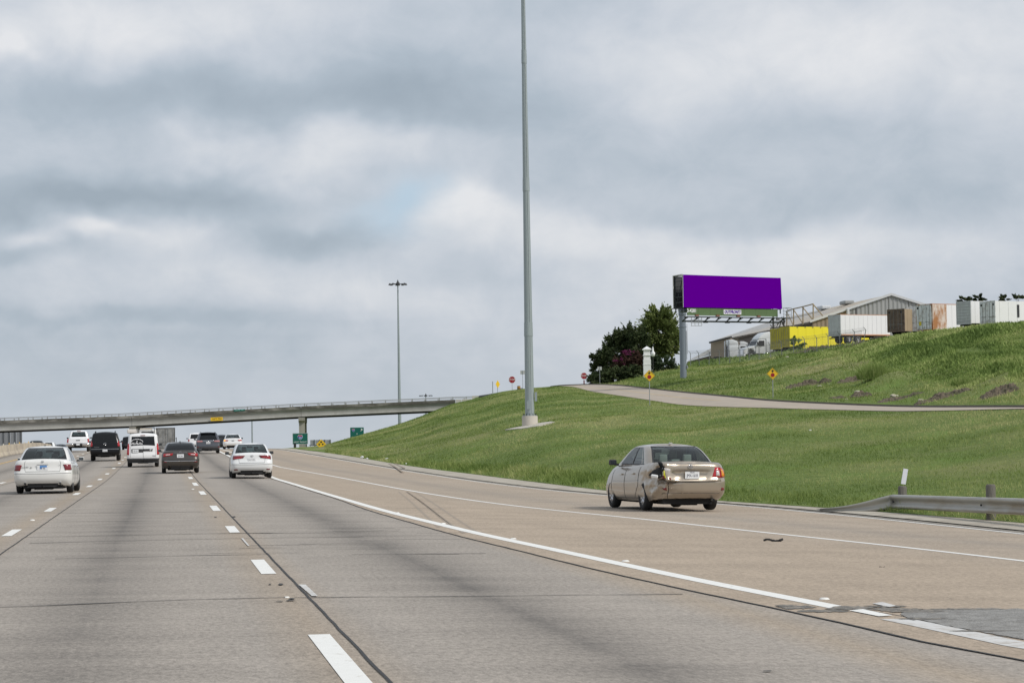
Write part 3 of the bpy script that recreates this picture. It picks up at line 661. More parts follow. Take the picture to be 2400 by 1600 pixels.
# ================================================================== VEHICLES
def pchip1(xs, ys):
    xs = np.array(xs, float); ys = np.array(ys, float); h = np.diff(xs); d = np.diff(ys)/h; s = np.zeros(len(xs)); s[0] = d[0]; s[-1] = d[-1]
    for i in range(1, len(xs)-1): s[i] = 0 if d[i-1]*d[i] <= 0 else 2*d[i-1]*d[i]/(d[i-1]+d[i])
    def ev(x):
        x = min(max(x, xs[0]), xs[-1]); i = min(max(int(np.searchsorted(xs, x)-1), 0), len(xs)-2); H = h[i]; t = (x-xs[i])/H
        return float(ys[i]*(2*t**3-3*t*t+1)+s[i]*H*(t**3-2*t*t+t)+ys[i+1]*(-2*t**3+3*t*t)+s[i+1]*H*(t**3-t*t))
    return ev
class Shell:
    """stacked plan outlines; local axes: x right, y forward (rear bumper y=0), z up"""
    def __init__(s, prof, ztop, rc=(.28, .30), fc=(.45, .45), bow=.06, fbow=.12, taper=.06, crown=.03, zb=0.0):
        # prof rows: t, half width, rear y, front y
        t = [r[0] for r in prof]; s.w = pchip1(t, [r[1] for r in prof]); s.yr = pchip1(t, [r[2] for r in prof]); s.yf = pchip1(t, [r[3] for r in prof])
        s.ztop = pchip1([a for a, _ in ztop], [b for _, b in ztop]); s.rc = rc; s.fc = fc; s.bow = bow; s.fbow = fbow; s.taper = taper; s.crown = crown; s.zb = zb; s.zr = s.ztop(-5)
        s.dent = None; s.g0 = zb; s.lift = 0.0
    def pt(s, p, t, sg=1):
        w = s.w(t); yr = s.yr(t); yf = s.yf(t); rx, ry = s.rc; fx, fy = s.fc
        yc = yr+s.bow*((w-rx)/w)**2; yfc = yf-s.fbow*((w-fx)/w)**2
        if p <= 1: x = p*(w-rx); y = yr+s.bow*(x/w)**2
        elif p <= 2: a = (p-1)*PI/2; x = w-rx+rx*math.sin(a); y = yc+ry*(1-math.cos(a))
        elif p <= 3:
            q = p-2; x = w*(1-s.taper*max(0, (q-.55)/.45)**2*.5); y = yc+ry+(yfc-fy-yc-ry)*q
        elif p <= 4:
            a = (p-3)*PI/2; w2 = w*(1-s.taper*.5); x = w2-fx+fx*math.cos(a); y = yfc-fy+fy*math.sin(a)
        else:
            w2 = w*(1-s.taper*.5); x = (5-p)*(w2-fx); y = yf-s.fbow*(x/w)**2
        zb = s.g0+s.lift*math.exp(-(y/.5)**2) if s.lift else s.zb; z = zb+t*(s.ztop(y)-zb)
        v = Vector((x*sg, y, z))
        return s.dent(v) if s.dent else v
    def tz(s, z): return (z-s.zb)/(s.zr-s.zb)
    def normal(s, p, t, sg):
        e = .01; a = s.pt(p+e, t, sg)-s.pt(p-e if p > e else p, t, sg); b = s.pt(p, min(t+e, 1), sg)-s.pt(p, max(t-e, 0), sg)
        n = a.cross(b); n = n*(1 if sg > 0 else -1)
        return n.normalized() if n.length > 0 else Vector((0, -1, 0))
    def mesh(s, P_, T_, cells=None, capt=True, capb=True, nx=6):
        """returns dict name -> MB; cells(pc, tc, sg) names the part a face belongs to"""
        out = {}
        for sg in (1, -1):
            G = [[s.pt(p, t, sg) for t in T_] for p in P_]
            for i in range(len(P_)-1):
                for j in range(len(T_)-1):
                    nm = cells((P_[i]+P_[i+1])/2, (T_[j]+T_[j+1])/2, sg) if cells else 'body'
                    q = [G[i][j], G[i+1][j], G[i+1][j+1], G[i][j+1]]
                    if sg < 0: q = q[::-1]
                    out.setdefault(nm, MB()).add(q, [(0, 1, 2, 3)])
        for on, t, up in ((capt, 1.0, 1), (capb, 0.0, -1)):
            if not on: continue
            m = out.setdefault('body' if not cells else cells(-1, t, 1), MB())
            rowsx = []
            for p in P_:
                a = s.pt(p, t, -1); b = s.pt(p, t, 1); r = []
                for k in range(nx+1):
                    q = k/nx; c = a.lerp(b, q); 
                    if up > 0 and 0 < k < nx and abs(b.x-a.x) > .02: c.z += s.crown*(1-(2*q-1)**2)*min(1, abs(b.x-a.x))
                    r.append(c)
                rowsx.append(r)
            for i in range(len(P_)-1):
                for k in range(nx):
                    q = [rowsx[i][k], rowsx[i][k+1], rowsx[i+1][k+1], rowsx[i+1][k]]
                    if up < 0: q = q[::-1]
                    m.add(q, [(0, 1, 2, 3)])
        return out
    def patch(s, c, off=.008, nu=6, nv=4, sg=1, back=.012, bulge=0.0):
        """c: 4 (p, z) corners counterclockwise; raised plate following the surface"""
        m = MB(); G = []; B = []
        for i in range(nu+1):
            r = []; rb = []
            for j in range(nv+1):
                a, b = i/nu, j/nv
                p = (c[0][0]*(1-a)+c[1][0]*a)*(1-b)+(c[3][0]*(1-a)+c[2][0]*a)*b
                z = (c[0][1]*(1-a)+c[1][1]*a)*(1-b)+(c[3][1]*(1-a)+c[2][1]*a)*b
                t = s.tz(z); v = s.pt(p, t, sg); n = s.normal(p, t, sg)
                r.append(v+n*(off+bulge*math.sin(PI*a)*math.sin(PI*b))); rb.append(v-n*back)
            G.append(r); B.append(rb)
        idx = lambda i, j: i*(nv+1)+j
        v = [q for r in G for q in r]; f = [(idx(i, j), idx(i+1, j), idx(i+1, j+1), idx(i, j+1)) for i in range(nu) for j in range(nv)]
        k = len(v); v += [q for r in B for q in r]
        for i in range(nu):
            f += [(idx(i, 0), k+idx(i, 0), k+idx(i+1, 0), idx(i+1, 0)), (idx(i, nv), idx(i+1, nv), k+idx(i+1, nv), k+idx(i, nv))]
        for j in range(nv):
            f += [(idx(0, j), idx(0, j+1), k+idx(0, j+1), k+idx(0, j)), (idx(nu, j), k+idx(nu, j), k+idx(nu, j+1), idx(nu, j+1))]
        if sg < 0: f = [q[::-1] for q in f]
        return m.add(v, f)
def carpaint(name, col, metal=.0, rough=.35, var=.03):
    return pm(name, col, rough, metal, var, 1.5, coat=.7)
m_glass_dark = glassmat('privacy_glass', (.12, .13, .14), .35)
m_glass_mid = glassmat('tinted_glass', (.55, .62, .62), .7)
m_glass_clear = glassmat('clear_glass', (.66, .77, .74), .85)
m_red = pm('red_lens', (.42, .01, .015), .15, 0, .2, 20, coat=.8)
m_redd = pm('dark_red_lens', (.18, .008, .012), .15, 0, .2, 20, coat=.8)
m_clearl = pm('clear_lens', (.70, .66, .64), .12, .2, .15, 25, coat=.8)
m_amber = pm('amber_lens', (.75, .28, .02), .2, 0, .2, 20, coat=.8)
m_chrome = pm('chrome', (.75, .75, .76), .12, 1, .04)
m_mirror = pm('mirror_face', (.10, .11, .12), .1, .8)
m_rim = pm('alloy', (.55, .55, .56), .3, .8, .08)
m_seat = pm('grey_seat', (.42, .42, .40), .85); m_seatd = pm('dark_seat', (.07, .07, .075), .85)
m_plate = pm('plate', (.80, .81, .82), .4, 0, .04); m_plateink = pm('plate_ink', (.05, .05, .09), .5)
def smooth_weld(o, d=.0008, ang=None):
    bm = bmesh.new(); bm.from_mesh(o.data); bmesh.ops.remove_doubles(bm, verts=bm.verts, dist=d)
    bmesh.ops.dissolve_degenerate(bm, dist=1e-5, edges=bm.edges); bmesh.ops.recalc_face_normals(bm, faces=bm.faces); bm.to_mesh(o.data); bm.free()
    o.data.polygons.foreach_set('use_smooth', [True]*len(o.data.polygons))
    if ang is not None:
        o.data.set_sharp_from_angle(angle=ang)
    return o
def boolean_wells(o, cyl, mat):
    """cut wheel arches out of a closed body mesh"""
    b = MB()
    for (x, y, z, r, x0, x1) in cyl:
        n = 28; v = []
        for xx in (x0, x1):
            for k in range(n): v.append((xx, y+r*math.cos(2*PI*k/n), z+r*math.sin(2*PI*k/n)))
        b.add(v, [tuple(range(n)), tuple(range(2*n-1, n-1, -1))]+[(k, n+k, n+(k+1) % n, (k+1) % n) for k in range(n)])
    c = b.build('cutter', mat); bm = bmesh.new(); bm.from_mesh(c.data); bmesh.ops.recalc_face_normals(bm, faces=bm.faces); bm.to_mesh(c.data); bm.free()
    md = o.modifiers.new('b', 'BOOLEAN'); md.object = c; md.operation = 'DIFFERENCE'; md.solver = 'EXACT'; md.material_mode = 'TRANSFER'
    dg = bpy.context.evaluated_depsgraph_get(); me = bpy.data.meshes.new_from_object(o.evaluated_get(dg)); o.modifiers.clear()
    old = o.data; o.data = me; bpy.data.meshes.remove(old); bpy.data.objects.remove(c); return o
def make_wheel(parent, x, y, r, w, side, rim=m_rim, spokes=5, simple=False):
    m = MB(); m.lathe([(r*.62, -w/2+.01), (r*.80, -w/2), (r*.95, -w/2+.015), (r, -w/2+.045), (r, w/2-.045), (r*.95, w/2-.015), (r*.80, w/2), (r*.62, w/2-.01)], 28, 'X')
    m.lathe([(.001, -w*.1), (r*.62, -w*.1)], 20, 'X')
    o = m.build('wheel', m_black, parent, True); o.location = (x, y, r)
    if simple: return o
    q = MB(); xo = side*w*.42
    q.lathe([(r*.64, xo-side*.05), (r*.64, xo), (r*.56, xo-side*.01), (r*.53, xo-side*.05)], 24, 'X')
    for k in range(spokes):
        a = 2*PI*k/spokes+.3
        for da in (-.13, .13):
            p1 = Vector((xo-side*.02, .06*math.cos(a), .06*math.sin(a))); p2 = Vector((xo-side*.015, r*.6*math.cos(a+da), r*.6*math.sin(a+da)))
            q.bar(p1, p2, .022, 5)
    q.lathe([(.001, xo+side*.002), (.05, xo-side*.003), (.065, xo-side*.03)], 12, 'X')
    q.build('rim', rim, o, True); return o
def seats(par, mat, y_rear, y_front, w, z, belt, wheel_side=-1, heads=True, three=False):
    for sx in (-1, 1):
        m = MB(); m.box((sx*w*.48, y_front, (z+belt)/2+.05), (w*.62, .16, belt-z+.12)); 
        m.box((sx*w*.48, y_front-.02, belt+.22), (w*.34, .09, .17))
        o = m.build('front_seat', mat, par); bevel_mesh(o, .035, 2); o.data.polygons.foreach_set('use_smooth', [True]*len(o.data.polygons))
    m = MB(); m.box((0, y_rear, (z+belt)/2), (w*1.7, .16, belt-z+.04))
    for sx in ((-1, 1, 0) if three else (-1, 1)): m.box((sx*w*.52, y_rear-.03, belt+(.13 if sx else .06)), (w*.36, .09, .18 if sx else .10))
    o = m.build('rear_seat', mat, par); bevel_mesh(o, .03, 2); o.data.polygons.foreach_set('use_smooth', [True]*len(o.data.polygons))
def plate(par, sh, z, txt, frame=False, w=.305, h=.152, x=0, dy=0.012, ink=None, rotx=0):
    p = sh.pt(0, sh.tz(z), 1); m = MB(); m.box((0, 0, 0), (w, .012, h)); o = m.build('license_plate', m_plate, par); o.location = (x, p.y-dy, z); o.rotation_euler = (rotx, 0, 0)
    if txt:
        text('plate_number', txt, .095, ink or m_plateink, o, (0, -.008, -.012), sx=.66, depth=.001)
    return o
def car(name, label, cat, loc, yaw, cfg, group=None):
    c = dict(L=4.6, W=1.8, H=1.46, belt=.95, wb=2.7, ro=.95, r=.325, tw=.21, spokes=5, gz=.2); c.update(cfg)
    root = empty(name, loc, (c.get('pitch', 0), c.get('rollx', 0), yaw)); tag(root, label, cat, group)
    Wd = c['W']/2; paint = c['paint']
    lo = Shell(c['lower'], c['ztop'], c.get('rc', (.26, .26)), c.get('fc', (.40, .45)), c.get('bow', .07), .16, .08, c.get('crown', .035), c['gz'])
    lo.dent = c.get('dent'); lo.lift = c.get('lift', .09); lo.zb = c['gz']+lo.lift
    Ps = [0, .25, .5, .75, .9, 1, 1.2, 1.4, 1.6, 1.8, 2]+[2+k/26 for k in range(1, 26)]+[3, 3.25, 3.5, 3.75, 4, 4.3, 4.65, 5]
    if c.get('dent'): Ps = list(np.linspace(0, 1, 17))+list(np.linspace(1, 2, 17)[1:])+list(np.linspace(2, 3, 50)[1:])+[3.25, 3.5, 3.75, 4, 4.3, 4.65, 5]
    Ts = c.get('Ts') or [0, .05, .12, .2, .28, .36, .44, .52, .6, .68, .76, .84, .9, .95, .985, 1]
    if c.get('dent'): Ts = list(np.linspace(0, .96, 30))+[.985, 1]
    g = lo.mesh(Ps, Ts)
    body = g['body'].build('body', [paint, m_under], root)
    smooth_weld(body)
    yr_ax = c['ro']; yf_ax = c['ro']+c['wb']; cyl = []
    for y in (yr_ax, yf_ax):
        for sg in (-1, 1):
            x0, x1 = sorted((sg*(Wd-c['tw']-.10), sg*(Wd+.3))); cyl.append((0, y, c['r'], c['r']+c.get('arch', .065), x0, x1))
    boolean_wells(body, cyl, m_under)
    body.data.polygons.foreach_set('use_smooth', [True]*len(body.data.polygons)); body.data.set_sharp_from_angle(angle=math.radians(38))
    # cabin
    up = Shell(c['upper'], [(-9, c['H']), (9, c['H'])], c.get('urc', (.20, .20)), c.get('ufc', (.25, .25)), c.get('ubow', .10), .2, .03, c.get('ucrown', .05), c['ubase'])
    zf = up.tz
    t0, t1 = c.get('wt', (.08, .90)); rp = c.get('rwin', .98); rt = c.get('rwt', (.06, .93)); wins = c['side_win']
    Pu = sorted(set([0, .3, .6, rp, 1, 1.25, 1.5, 1.75, 2, 3, 3.33, 3.66, 4, 4.06, 4.4, 4.7, 5]+[2+(k/14) for k in range(1, 14)]+[w for q in wins for w in q]))
    Tu = sorted(set([0, t0, rt[0], .25, .4, .55, .7, .8, t1, rt[1], .96, .985, 1]))
    zt = up.zb
    def cells(p, t, sg):
        if p < 0: return 'roof'
        if p < rp and rt[0] < t < rt[1]: return 'rear_window'
        for a, b in wins:
            if a < p < b and t0 < t < t1: return 'side_window'+('R' if sg > 0 else 'L')+'%.2f' % a
        if p > 4.0 and rt[0] < t < .93: return 'windshield'
        if p > 1 and t > .955: return 'roof'
        return 'cabin'
    g = up.mesh(Pu, Tu, cells, True, False)
    for nm, mb in g.items():
        if nm == 'rear_window': o = mb.build('rear_window', c.get('rglass', m_glass_mid), root)
        elif nm.startswith('side_window'): o = mb.build('side_window', c.get('sglass', m_glass_mid), root)
        elif nm == 'windshield': o = mb.build('windshield', m_glass_clear, root)
        elif nm == 'roof': o = mb.build('roof', c.get('roofpaint', paint), root)
        else: o = mb.build('pillars', paint, root)
        smooth_weld(o, ang=math.radians(50))
    # dark interior deck under the glass
    m = MB(); ua = up.yr(0)+.12; ub = up.yf(0)-.1
    m.box((0, (ua+ub)/2, c['ubase']+.012), ((Wd-.22)*2, ub-ua, .02))
    m.build('parcel_shelf', m_seatd, root)
    seats(root, c.get('seat', m_seatd), c.get('seat_r', yr_ax+.25), c.get('seat_f', yr_ax+1.25), Wd*.62, c['ubase']-.1, c['ubase']+.05, three=True)
    mm = MB(); mm.box((0, up.yf(.8)-.12, c['ubase']+(c['H']-c['ubase'])*.72), (.24, .04, .07)); mm.build('rear_view_mirror', m_dark, root)
    mm = MB(); mm.lathe([(.17, -.012), (.19, 0), (.17, .012)], 16, 'Z', (0, 0, 0)); o = mm.build('steering_wheel', m_dark, root, True); o.location = (-.36, c.get('seat_f', yr_ax+1.25)+.55, c['ubase']+.02); o.rotation_euler = (math.radians(65), 0, 0)
    # underbody, its box dropped low to block light and darken the road beneath
    m = MB(); m.box((0, c['L']/2, c['gz']+.03), ((Wd-c['tw']-.10)*2, c['L']-.5, .16)); m.box((0, yr_ax, c['r']), (Wd*1.5, .12, .1)); m.box((0, yf_ax, c['r']), (Wd*1.5, .12, .1))
    m.bar((-.3, .55, c['gz']+.02), (.3, .55, c['gz']+.02), .10, 10); m.build('underbody', m_under, root)
    for sg in (-1, 1):
        for y in (yr_ax, yf_ax):
            make_wheel(root, sg*(Wd-c['tw']/2-.025), y, c['r'], c['tw'], sg, spokes=c['spokes'], rim=c.get('rim', m_rim), simple=c.get('simple', False))
        # mirrors
        my = c.get('mirror_y', up.yf(0)-.55); mz = c['ubase']+.08
        m = MB(); m.box((0, 0, 0), (.17, .13, .13)); o = m.build('side_mirror', c.get('mirror', paint), root); bevel_mesh(o, .035, 2)
        o.data.polygons.foreach_set('use_smooth', [True]*len(o.data.polygons)); o.location = (sg*(Wd+.075), my, mz)
        m = MB(); m.box((0, -.072, 0), (.15, .008, .10)); m.build('mirror_glass', m_mirror, o)
        m = MB(); m.box((-sg*.10, .02, -.05), (.10, .06, .05)); m.build('mirror_foot', m_dark, o)
    return root, lo, up
def slot(sh, c4, name, mat, root, sg=None, **k):
    out = []
    for s in ((1, -1) if sg is None else (sg,)):
        o = sh.patch(c4, sg=s, **k).build(name, mat, root, True); out.append(o)
    return out
def seamline(sh, p0, z0, p1, z1, root, sg=None, w=.006, name='shut_line', mat=None):
    """thin dark groove between panels"""
    dp, dz = p1-p0, z1-z0
    if abs(dz) > abs(dp)*.4: c = [(p0-w, z0), (p0+w, z0), (p1+w, z1), (p1-w, z1)]; nu, nv = 1, 10
    else: c = [(p0, z0-w), (p1, z1-w), (p1, z1+w), (p0, z0+w)]; nu, nv = 10, 1
    return slot(sh, c, name, mat or m_dark, root, sg, off=.003, nu=nu, nv=nv)
def emblem(root, y, z, r, mat=m_chrome, kind='oval'):
    m = MB()
    n = 20; ring = []
    for k in range(n):
        a = 2*PI*k/n; b = 2*PI*(k+1)/n
        m.bar((r*1.35*math.cos(a), 0, r*math.sin(a)), (r*1.35*math.cos(b), 0, r*math.sin(b)), r*.13, 5)
    if kind == 'oval':
        for k in range(n):
            a = 2*PI*k/n; b = 2*PI*(k+1)/n
            m.bar((r*.5*math.cos(a), -.003, r*.95*math.sin(a)), (r*.5*math.cos(b), -.003, r*.95*math.sin(b)), r*.10, 5)
            m.bar((r*1.1*math.cos(a), -.003, r*.45+r*.4*math.sin(a)), (r*1.1*math.cos(b), -.003, r*.45+r*.4*math.sin(b)), r*.10, 5)
    elif kind == 'h':
        for sx in (-1, 1): m.bar((sx*r*.55, 0, -r*.6), (sx*r*.7, 0, r*.7), r*.14, 5)
        m.bar((-r*.6, 0, 0), (r*.6, 0, 0), r*.14, 5)
    elif kind == 'vw':
        for a, b in (((-.7, .6), (-.25, -.05)), ((-.25, -.05), (0, .45)), ((0, .45), (.25, -.05)), ((.25, -.05), (.7, .6)), ((-.5, -.1), (-.3, -.75)), ((-.3, -.75), (0, -.2)), ((0, -.2), (.3, -.75)), ((.3, -.75), (.5, -.1))):
            m.bar((a[0]*r, 0, a[1]*r), (b[0]*r, 0, b[1]*r), r*.10, 5)
    o = m.build('badge', mat, root, True); o.location = (0, y, z); return o
def place(px, py, d=None):
    p = hit(px, py)
    return Vector((p.x, p.y, rz(p.x, p.y)+.012))
def slope(y): return math.atan((zprof(y+3)-zprof(y-1))/4)
def rear_axle_place(px, d): x = (px-1200)/FPX*d; return x

SED_L = [(0, .80, .16, 4.38), (.10, .86, .07, 4.50), (.22, .885, .015, 4.55), (.45, .895, 0.0, 4.57), (.60, .89, .05, 4.50), (.78, .875, .075, 4.40), (.93, .83, .08, 4.25), (1, .775, .13, 4.18)]
def sedan_cfg(paint, **k):
    L = k.get('L', 4.6); W = k.get('W', 1.8); sc = L/4.6; zt = k.get('deck', 1.04); H = k.get('H', 1.46); rg = k.get('rg', .55)
    lo = [(a, b*W/1.8, c, d*sc) for a, b, c, d in SED_L]
    c = dict(L=L, W=W, H=H, paint=paint, lower=lo, ztop=[(0, zt), (.5, zt), (1.1, zt-.02), (2.3, zt-.07), (3.4*sc, zt-.09), (3.95*sc, .90), (4.6*sc, .76)],
             ubase=zt-.085, upper=[(0, .80*W/1.8, rg, 3.66*sc), (.12, .785*W/1.8, rg+.06, 3.54*sc), (.55, .715*W/1.8, rg+.36, 3.12*sc), (.82, .655*W/1.8, rg+.60, 2.84*sc), (.94, .615*W/1.8, rg+.82, 2.60*sc), (1, .53*W/1.8, rg+1.12, 2.35*sc)],
             side_win=[(2.16, 2.50), (2.54, 2.88)], wb=2.65*sc, ro=1.0*sc*.98, rwin=1.4, urc=(.21, .28), ucrown=.035)
    c.update(k); return c
# -------- 1: the damaged beige sedan on the ramp
p_beige = carpaint('champagne_paint', (.41, .35, .28), .5, .30)
def dent(v):
    # crushed left rear corner: pushed forward and creased
    c = Vector((-.80, .12, .66)); q = Vector(((v.x-c.x)/.42, (v.y-c.y)/.75, (v.z-c.z)/.40)); w = math.exp(-q.length_squared*1.1)
    if w < .03 or v.x > -.2: return v
    n1 = mnoise.noise(Vector((v.x*6, v.y*5, v.z*6))); n2 = mnoise.noise(Vector((v.x*15+4, v.y*11, v.z*13)))
    cr = abs(mnoise.noise(Vector((v.x*8+9, v.y*7, v.z*9+3))))
    return v+Vector((.10*w+.07*n1*w+.035*n2*w, .17*w+.10*n1*w-.09*cr*w+.03*n2*w, .05*n2*w-.03*w*n1))
cfg = sedan_cfg(p_beige, L=4.54, W=1.76, H=1.465, deck=1.07, rg=.50, dent=dent, seat=m_seat, r=.32, spokes=8, rglass=m_glass_clear, sglass=m_glass_clear,
                wt=(.10, .90), side_win=[(2.09, 2.155), (2.175, 2.475), (2.51, 2.93)], mirror=m_dark, ro=1.0, wb=2.60)
D1 = hit(1588, 1197).y; 
HD1 = math.radians(13.2)
ax = Vector((rear_axle_place(1582, D1+.1), D1+.1, 0))
org = ax+Vector((math.sin(HD1), -math.cos(HD1), 0))*1.0
zc = rz(ax.x, ax.y)
car1, lo1, up1 = car('damaged_sedan', 'beige sedan with crushed left rear corner and hanging tail light, driving on the ramp', 'car', (org.x, org.y, zc+.02), HD1, dict(cfg, rollx=math.radians(.9)))
def corolla_details():
    r = car1; lo = lo1
    # right tail light: red with round clear lamp, amber outside
    slot(lo, [(.80, .74), (1.28, .74), (1.26, .97), (.98, .97)], 'taillight', m_red, r, 1, off=.02, bulge=.02)
    slot(lo, [(1.30, .74), (1.72, .755), (1.60, .93), (1.30, .965)], 'taillight', m_red, r, 1, off=.02, bulge=.015)
    slot(lo, [(1.32, .76), (1.52, .76), (1.48, .90), (1.32, .93)], 'indicator_lens', m_amber, r, 1, off=.034, bulge=.01)
    slot(lo, [(.98, .775), (1.18, .775), (1.18, .90), (1.02, .90)], 'reversing_lens', m_clearl, r, 1, off=.036, bulge=.015)
    # displaced left light, hanging outwards
    m = MB(); m.box((0, 0, 0), (.20, .10, .22)); o = m.build('hanging_taillight', m_clearl, r); bevel_mesh(o, .035, 2); o.location = (-.585, .03, .85); o.rotation_euler = (.2, .25, -.35)
    m = MB(); m.box((0, 0, 0), (.20, .09, .07)); o = m.build('broken_red_lens', m_redd, r); bevel_mesh(o, .02, 2); o.location = (-.56, .02, .735); o.rotation_euler = (.1, .35, -.3)
    # torn hole
    m = MB(); pts = [(-.80, .30, .90), (-.70, .05, .98), (-.67, -.0, .88), (-.66, -.02, .77), (-.74, .03, .735), (-.86, .12, .75), (-.90, .28, .80)]
    m.v = [Vector(p)+Vector((-.012, -.028, 0)) for p in pts]; m.f = [tuple(range(len(pts)))]; m.build('torn_opening', m_under, r)
    m = MB(); pts = [(-.60, .42, 1.10), (-.69, .30, 1.085), (-.72, .05, 1.0), (-.675, -.03, .86), (-.63, -.035, .90), (-.62, .02, 1.03)]
    m.v = [Vector(p)+Vector((-.004, -.02, .012)) for p in pts]; m.f = [tuple(range(len(pts)))]; m.build('torn_opening', m_under, r)
    m = MB(); m.box((0, 0, 0), (.16, .06, .07)); o = m.build('broken_lamp_housing', m_white, r); bevel_mesh(o, .015, 1); o.location = (-.83, .05, .775); o.rotation_euler = (.2, .15, -.6)
    m = MB(); m.lathe([(.001, -.03), (.03, -.03), (.035, .03), (.001, .03)], 10, 'X'); o = m.build('bulb_socket', m_dark, r, True); o.location = (-.72, .0, .785)
    m = MB(); 
    for a, b in (((-.648, -.06, .90), (-.64, -.08, .83)), ((-.64, -.08, .83), (-.62, -.075, .74)), ((-.645, -.06, .87), (-.655, -.075, .80))): m.bar(a, b, .011, 6)
    m.build('yellow_wire', pm('yellow_cable', (.75, .72, .02), .5), r)
    # trunk lid: slightly raised panel, its left edge pushed out and lifted
    m = MB(); nx, nz = 14, 10; G = []
    for i in range(nx+1):
        for j in range(nz+1):
            x = -.60+1.32*i/nx-(.05 if j > 7 and i == 0 else 0); z = .665+.405*j/nz; t = lo.tz(z); w = lo.w(t)
            pr = abs(x)/(w-.26); 
            sv = lo.dent; lo.dent = None
            p = lo.pt(min(pr, 1.0) if pr <= 1 else 1+min((abs(x)-(w-.26))/.26, .7)*.8, t, 1 if x >= 0 else -1); lo.dent = sv
            out = .022+(.10*max(0, (-x-.30)/.30)**1.5 if x < -.3 else 0)
            inset = .03 if (.70 < z < .885 and -.36 < x < .42) else 0
            G.append(Vector((x, p.y-out+inset, z+.03*max(0, (-x-.35)/.3))))
    m.add(G, [(i*(nz+1)+j, (i+1)*(nz+1)+j, (i+1)*(nz+1)+j+1, i*(nz+1)+j+1) for i in range(nx) for j in range(nz)])
    o = m.build('trunk_lid', p_beige, r, True); md = o.modifiers.new('thick', 'SOLIDIFY'); md.thickness = .016; md.offset = -1
    # dark strip over the plate, its colour standing in for the garnish's shadow
    m = MB(); m.box((.02, .012, .895), (.86, .03, .014)); m.build('plate_garnish_shade', pm('garnish_shadow', (.12, .10, .085), .4), r)
    # plate
    o = plate(r, lo, .80, 'JMX-1618', dy=.045, x=.03, ink=m_plateink, w=.33, h=.165); o.data.materials[0] = m_plate
    text('plate_state', 'TEXAS', .04, m_plateink, o, (0, -.008, .056), sx=.9, depth=.001)
    emblem(r, lo.pt(0, lo.tz(.985), 1).y-.035, .985, .042)
    # bumper gap, reflectors, exhaust, rear valance
    slot(lo, [(0, .640), (.93, .650), (.93, .672), (0, .660)], 'bumper_gap', m_under, r, 1, off=.012)
    slot(lo, [(0, .640), (.62, .645), (.62, .665), (0, .660)], 'bumper_gap', m_under, r, -1, off=.012)
    seamline(lo, 0, .405, 1.25, .40, r, None, .006, 'bumper_crease', pm('crease_shadow', (.16, .14, .12), .6))
    slot(lo, [(1.28, .46), (1.52, .46), (1.50, .52), (1.30, .52)], 'bumper_reflector', m_redd, r, 1, off=.012, bulge=.01)
    slot(lo, [(.96, .46), (1.18, .47), (1.16, .53), (.98, .525)], 'bumper_reflector', m_redd, r, -1, off=.012, bulge=.01)
    seamline(lo, .94, .30, .88, .64, r, -1, .012, 'bumper_crack', m_under)
    m = MB(); m.lathe([(.028, 0), (.03, .14), (.02, .14), (.02, 0)], 10, 'X'); o = m.build('exhaust_pipe', m_steel, r, True); o.location = (.55, .08, .25); o.rotation_euler = (0, 0, PI/2)
    # doors, handles, sill line and fuel door on both sides
    for sg in (1, -1):
        seamline(lo, 2.56, .30, 2.56, 1.0, r, sg, .0035); seamline(lo, 2.86, .30, 2.88, .98, r, sg, .0035)
        seamline(lo, 2.26, .62, 2.235, 1.0, r, sg, .0035); seamline(lo, 2.26, .36, 2.88, .34, r, sg, .005); seamline(lo, 2.34, .36, 2.26, .62, r, sg, .0035)
        for p in (2.34, 2.62): slot(lo, [(p, .855), (p+.055, .855), (p+.055, .885), (p, .885)], 'door_handle', p_beige, r, sg, off=.03, back=0)
        slot(lo, [(2.24, .72), (2.86, .72), (2.86, .726), (2.24, .726)], 'side_crease', pm('crease_shadow', (.16, .14, .12), .6), r, sg, off=.002, nu=12, nv=1)
    # window surrounds
    for sg in (1, -1):
        u = up1
        zlo = u.zb+.10*(1.465-u.zb); zhi = u.zb+.88*(1.465-u.zb)
        slot(u, [(2.475, zlo), (2.51, zlo), (2.51, zhi), (2.475, zhi)], 'door_pillar', m_dark, r, sg, off=.004, nu=1)
        slot(u, [(2.08, zlo-.02), (2.89, zlo-.02), (2.89, zlo+.006), (2.08, zlo+.006)], 'window_trim', m_dark, r, sg, off=.006, nu=14, nv=1)
    zr0 = up1.zb+.06*(1.465-up1.zb); zr1 = up1.zb+.93*(1.465-up1.zb)
    for sg in (1, -1):
        slot(up1, [(1.33, zr0), (1.43, zr0), (1.43, zr1), (1.33, zr1)], 'window_seal', m_dark, r, sg, off=.004, nu=1, nv=8)
        slot(up1, [(0, zr1-.012), (1.4, zr1-.012), (1.4, zr1+.006), (0, zr1+.006)], 'window_seal', m_dark, r, sg, off=.004, nu=8, nv=1)
    m = MB(); m.box((0, 0, 0), (.14, .03, .02)); o = m.build('high_brake_light', m_redd, r); o.location = (0, .78, 1.10)
    m = MB(); m.box((0, 0, 0), (.05, .10, .02)); o = m.build('roof_antenna', m_clearl, r); o.location = (.02, 1.62, 1.515)
    # front end (seen from other sides)
    for sg in (1, -1): slot(lo, [(3.5, .60), (4.05, .60), (3.95, .72), (3.5, .74)], 'headlight', m_clearl, r, sg, off=.01)
corolla_details()

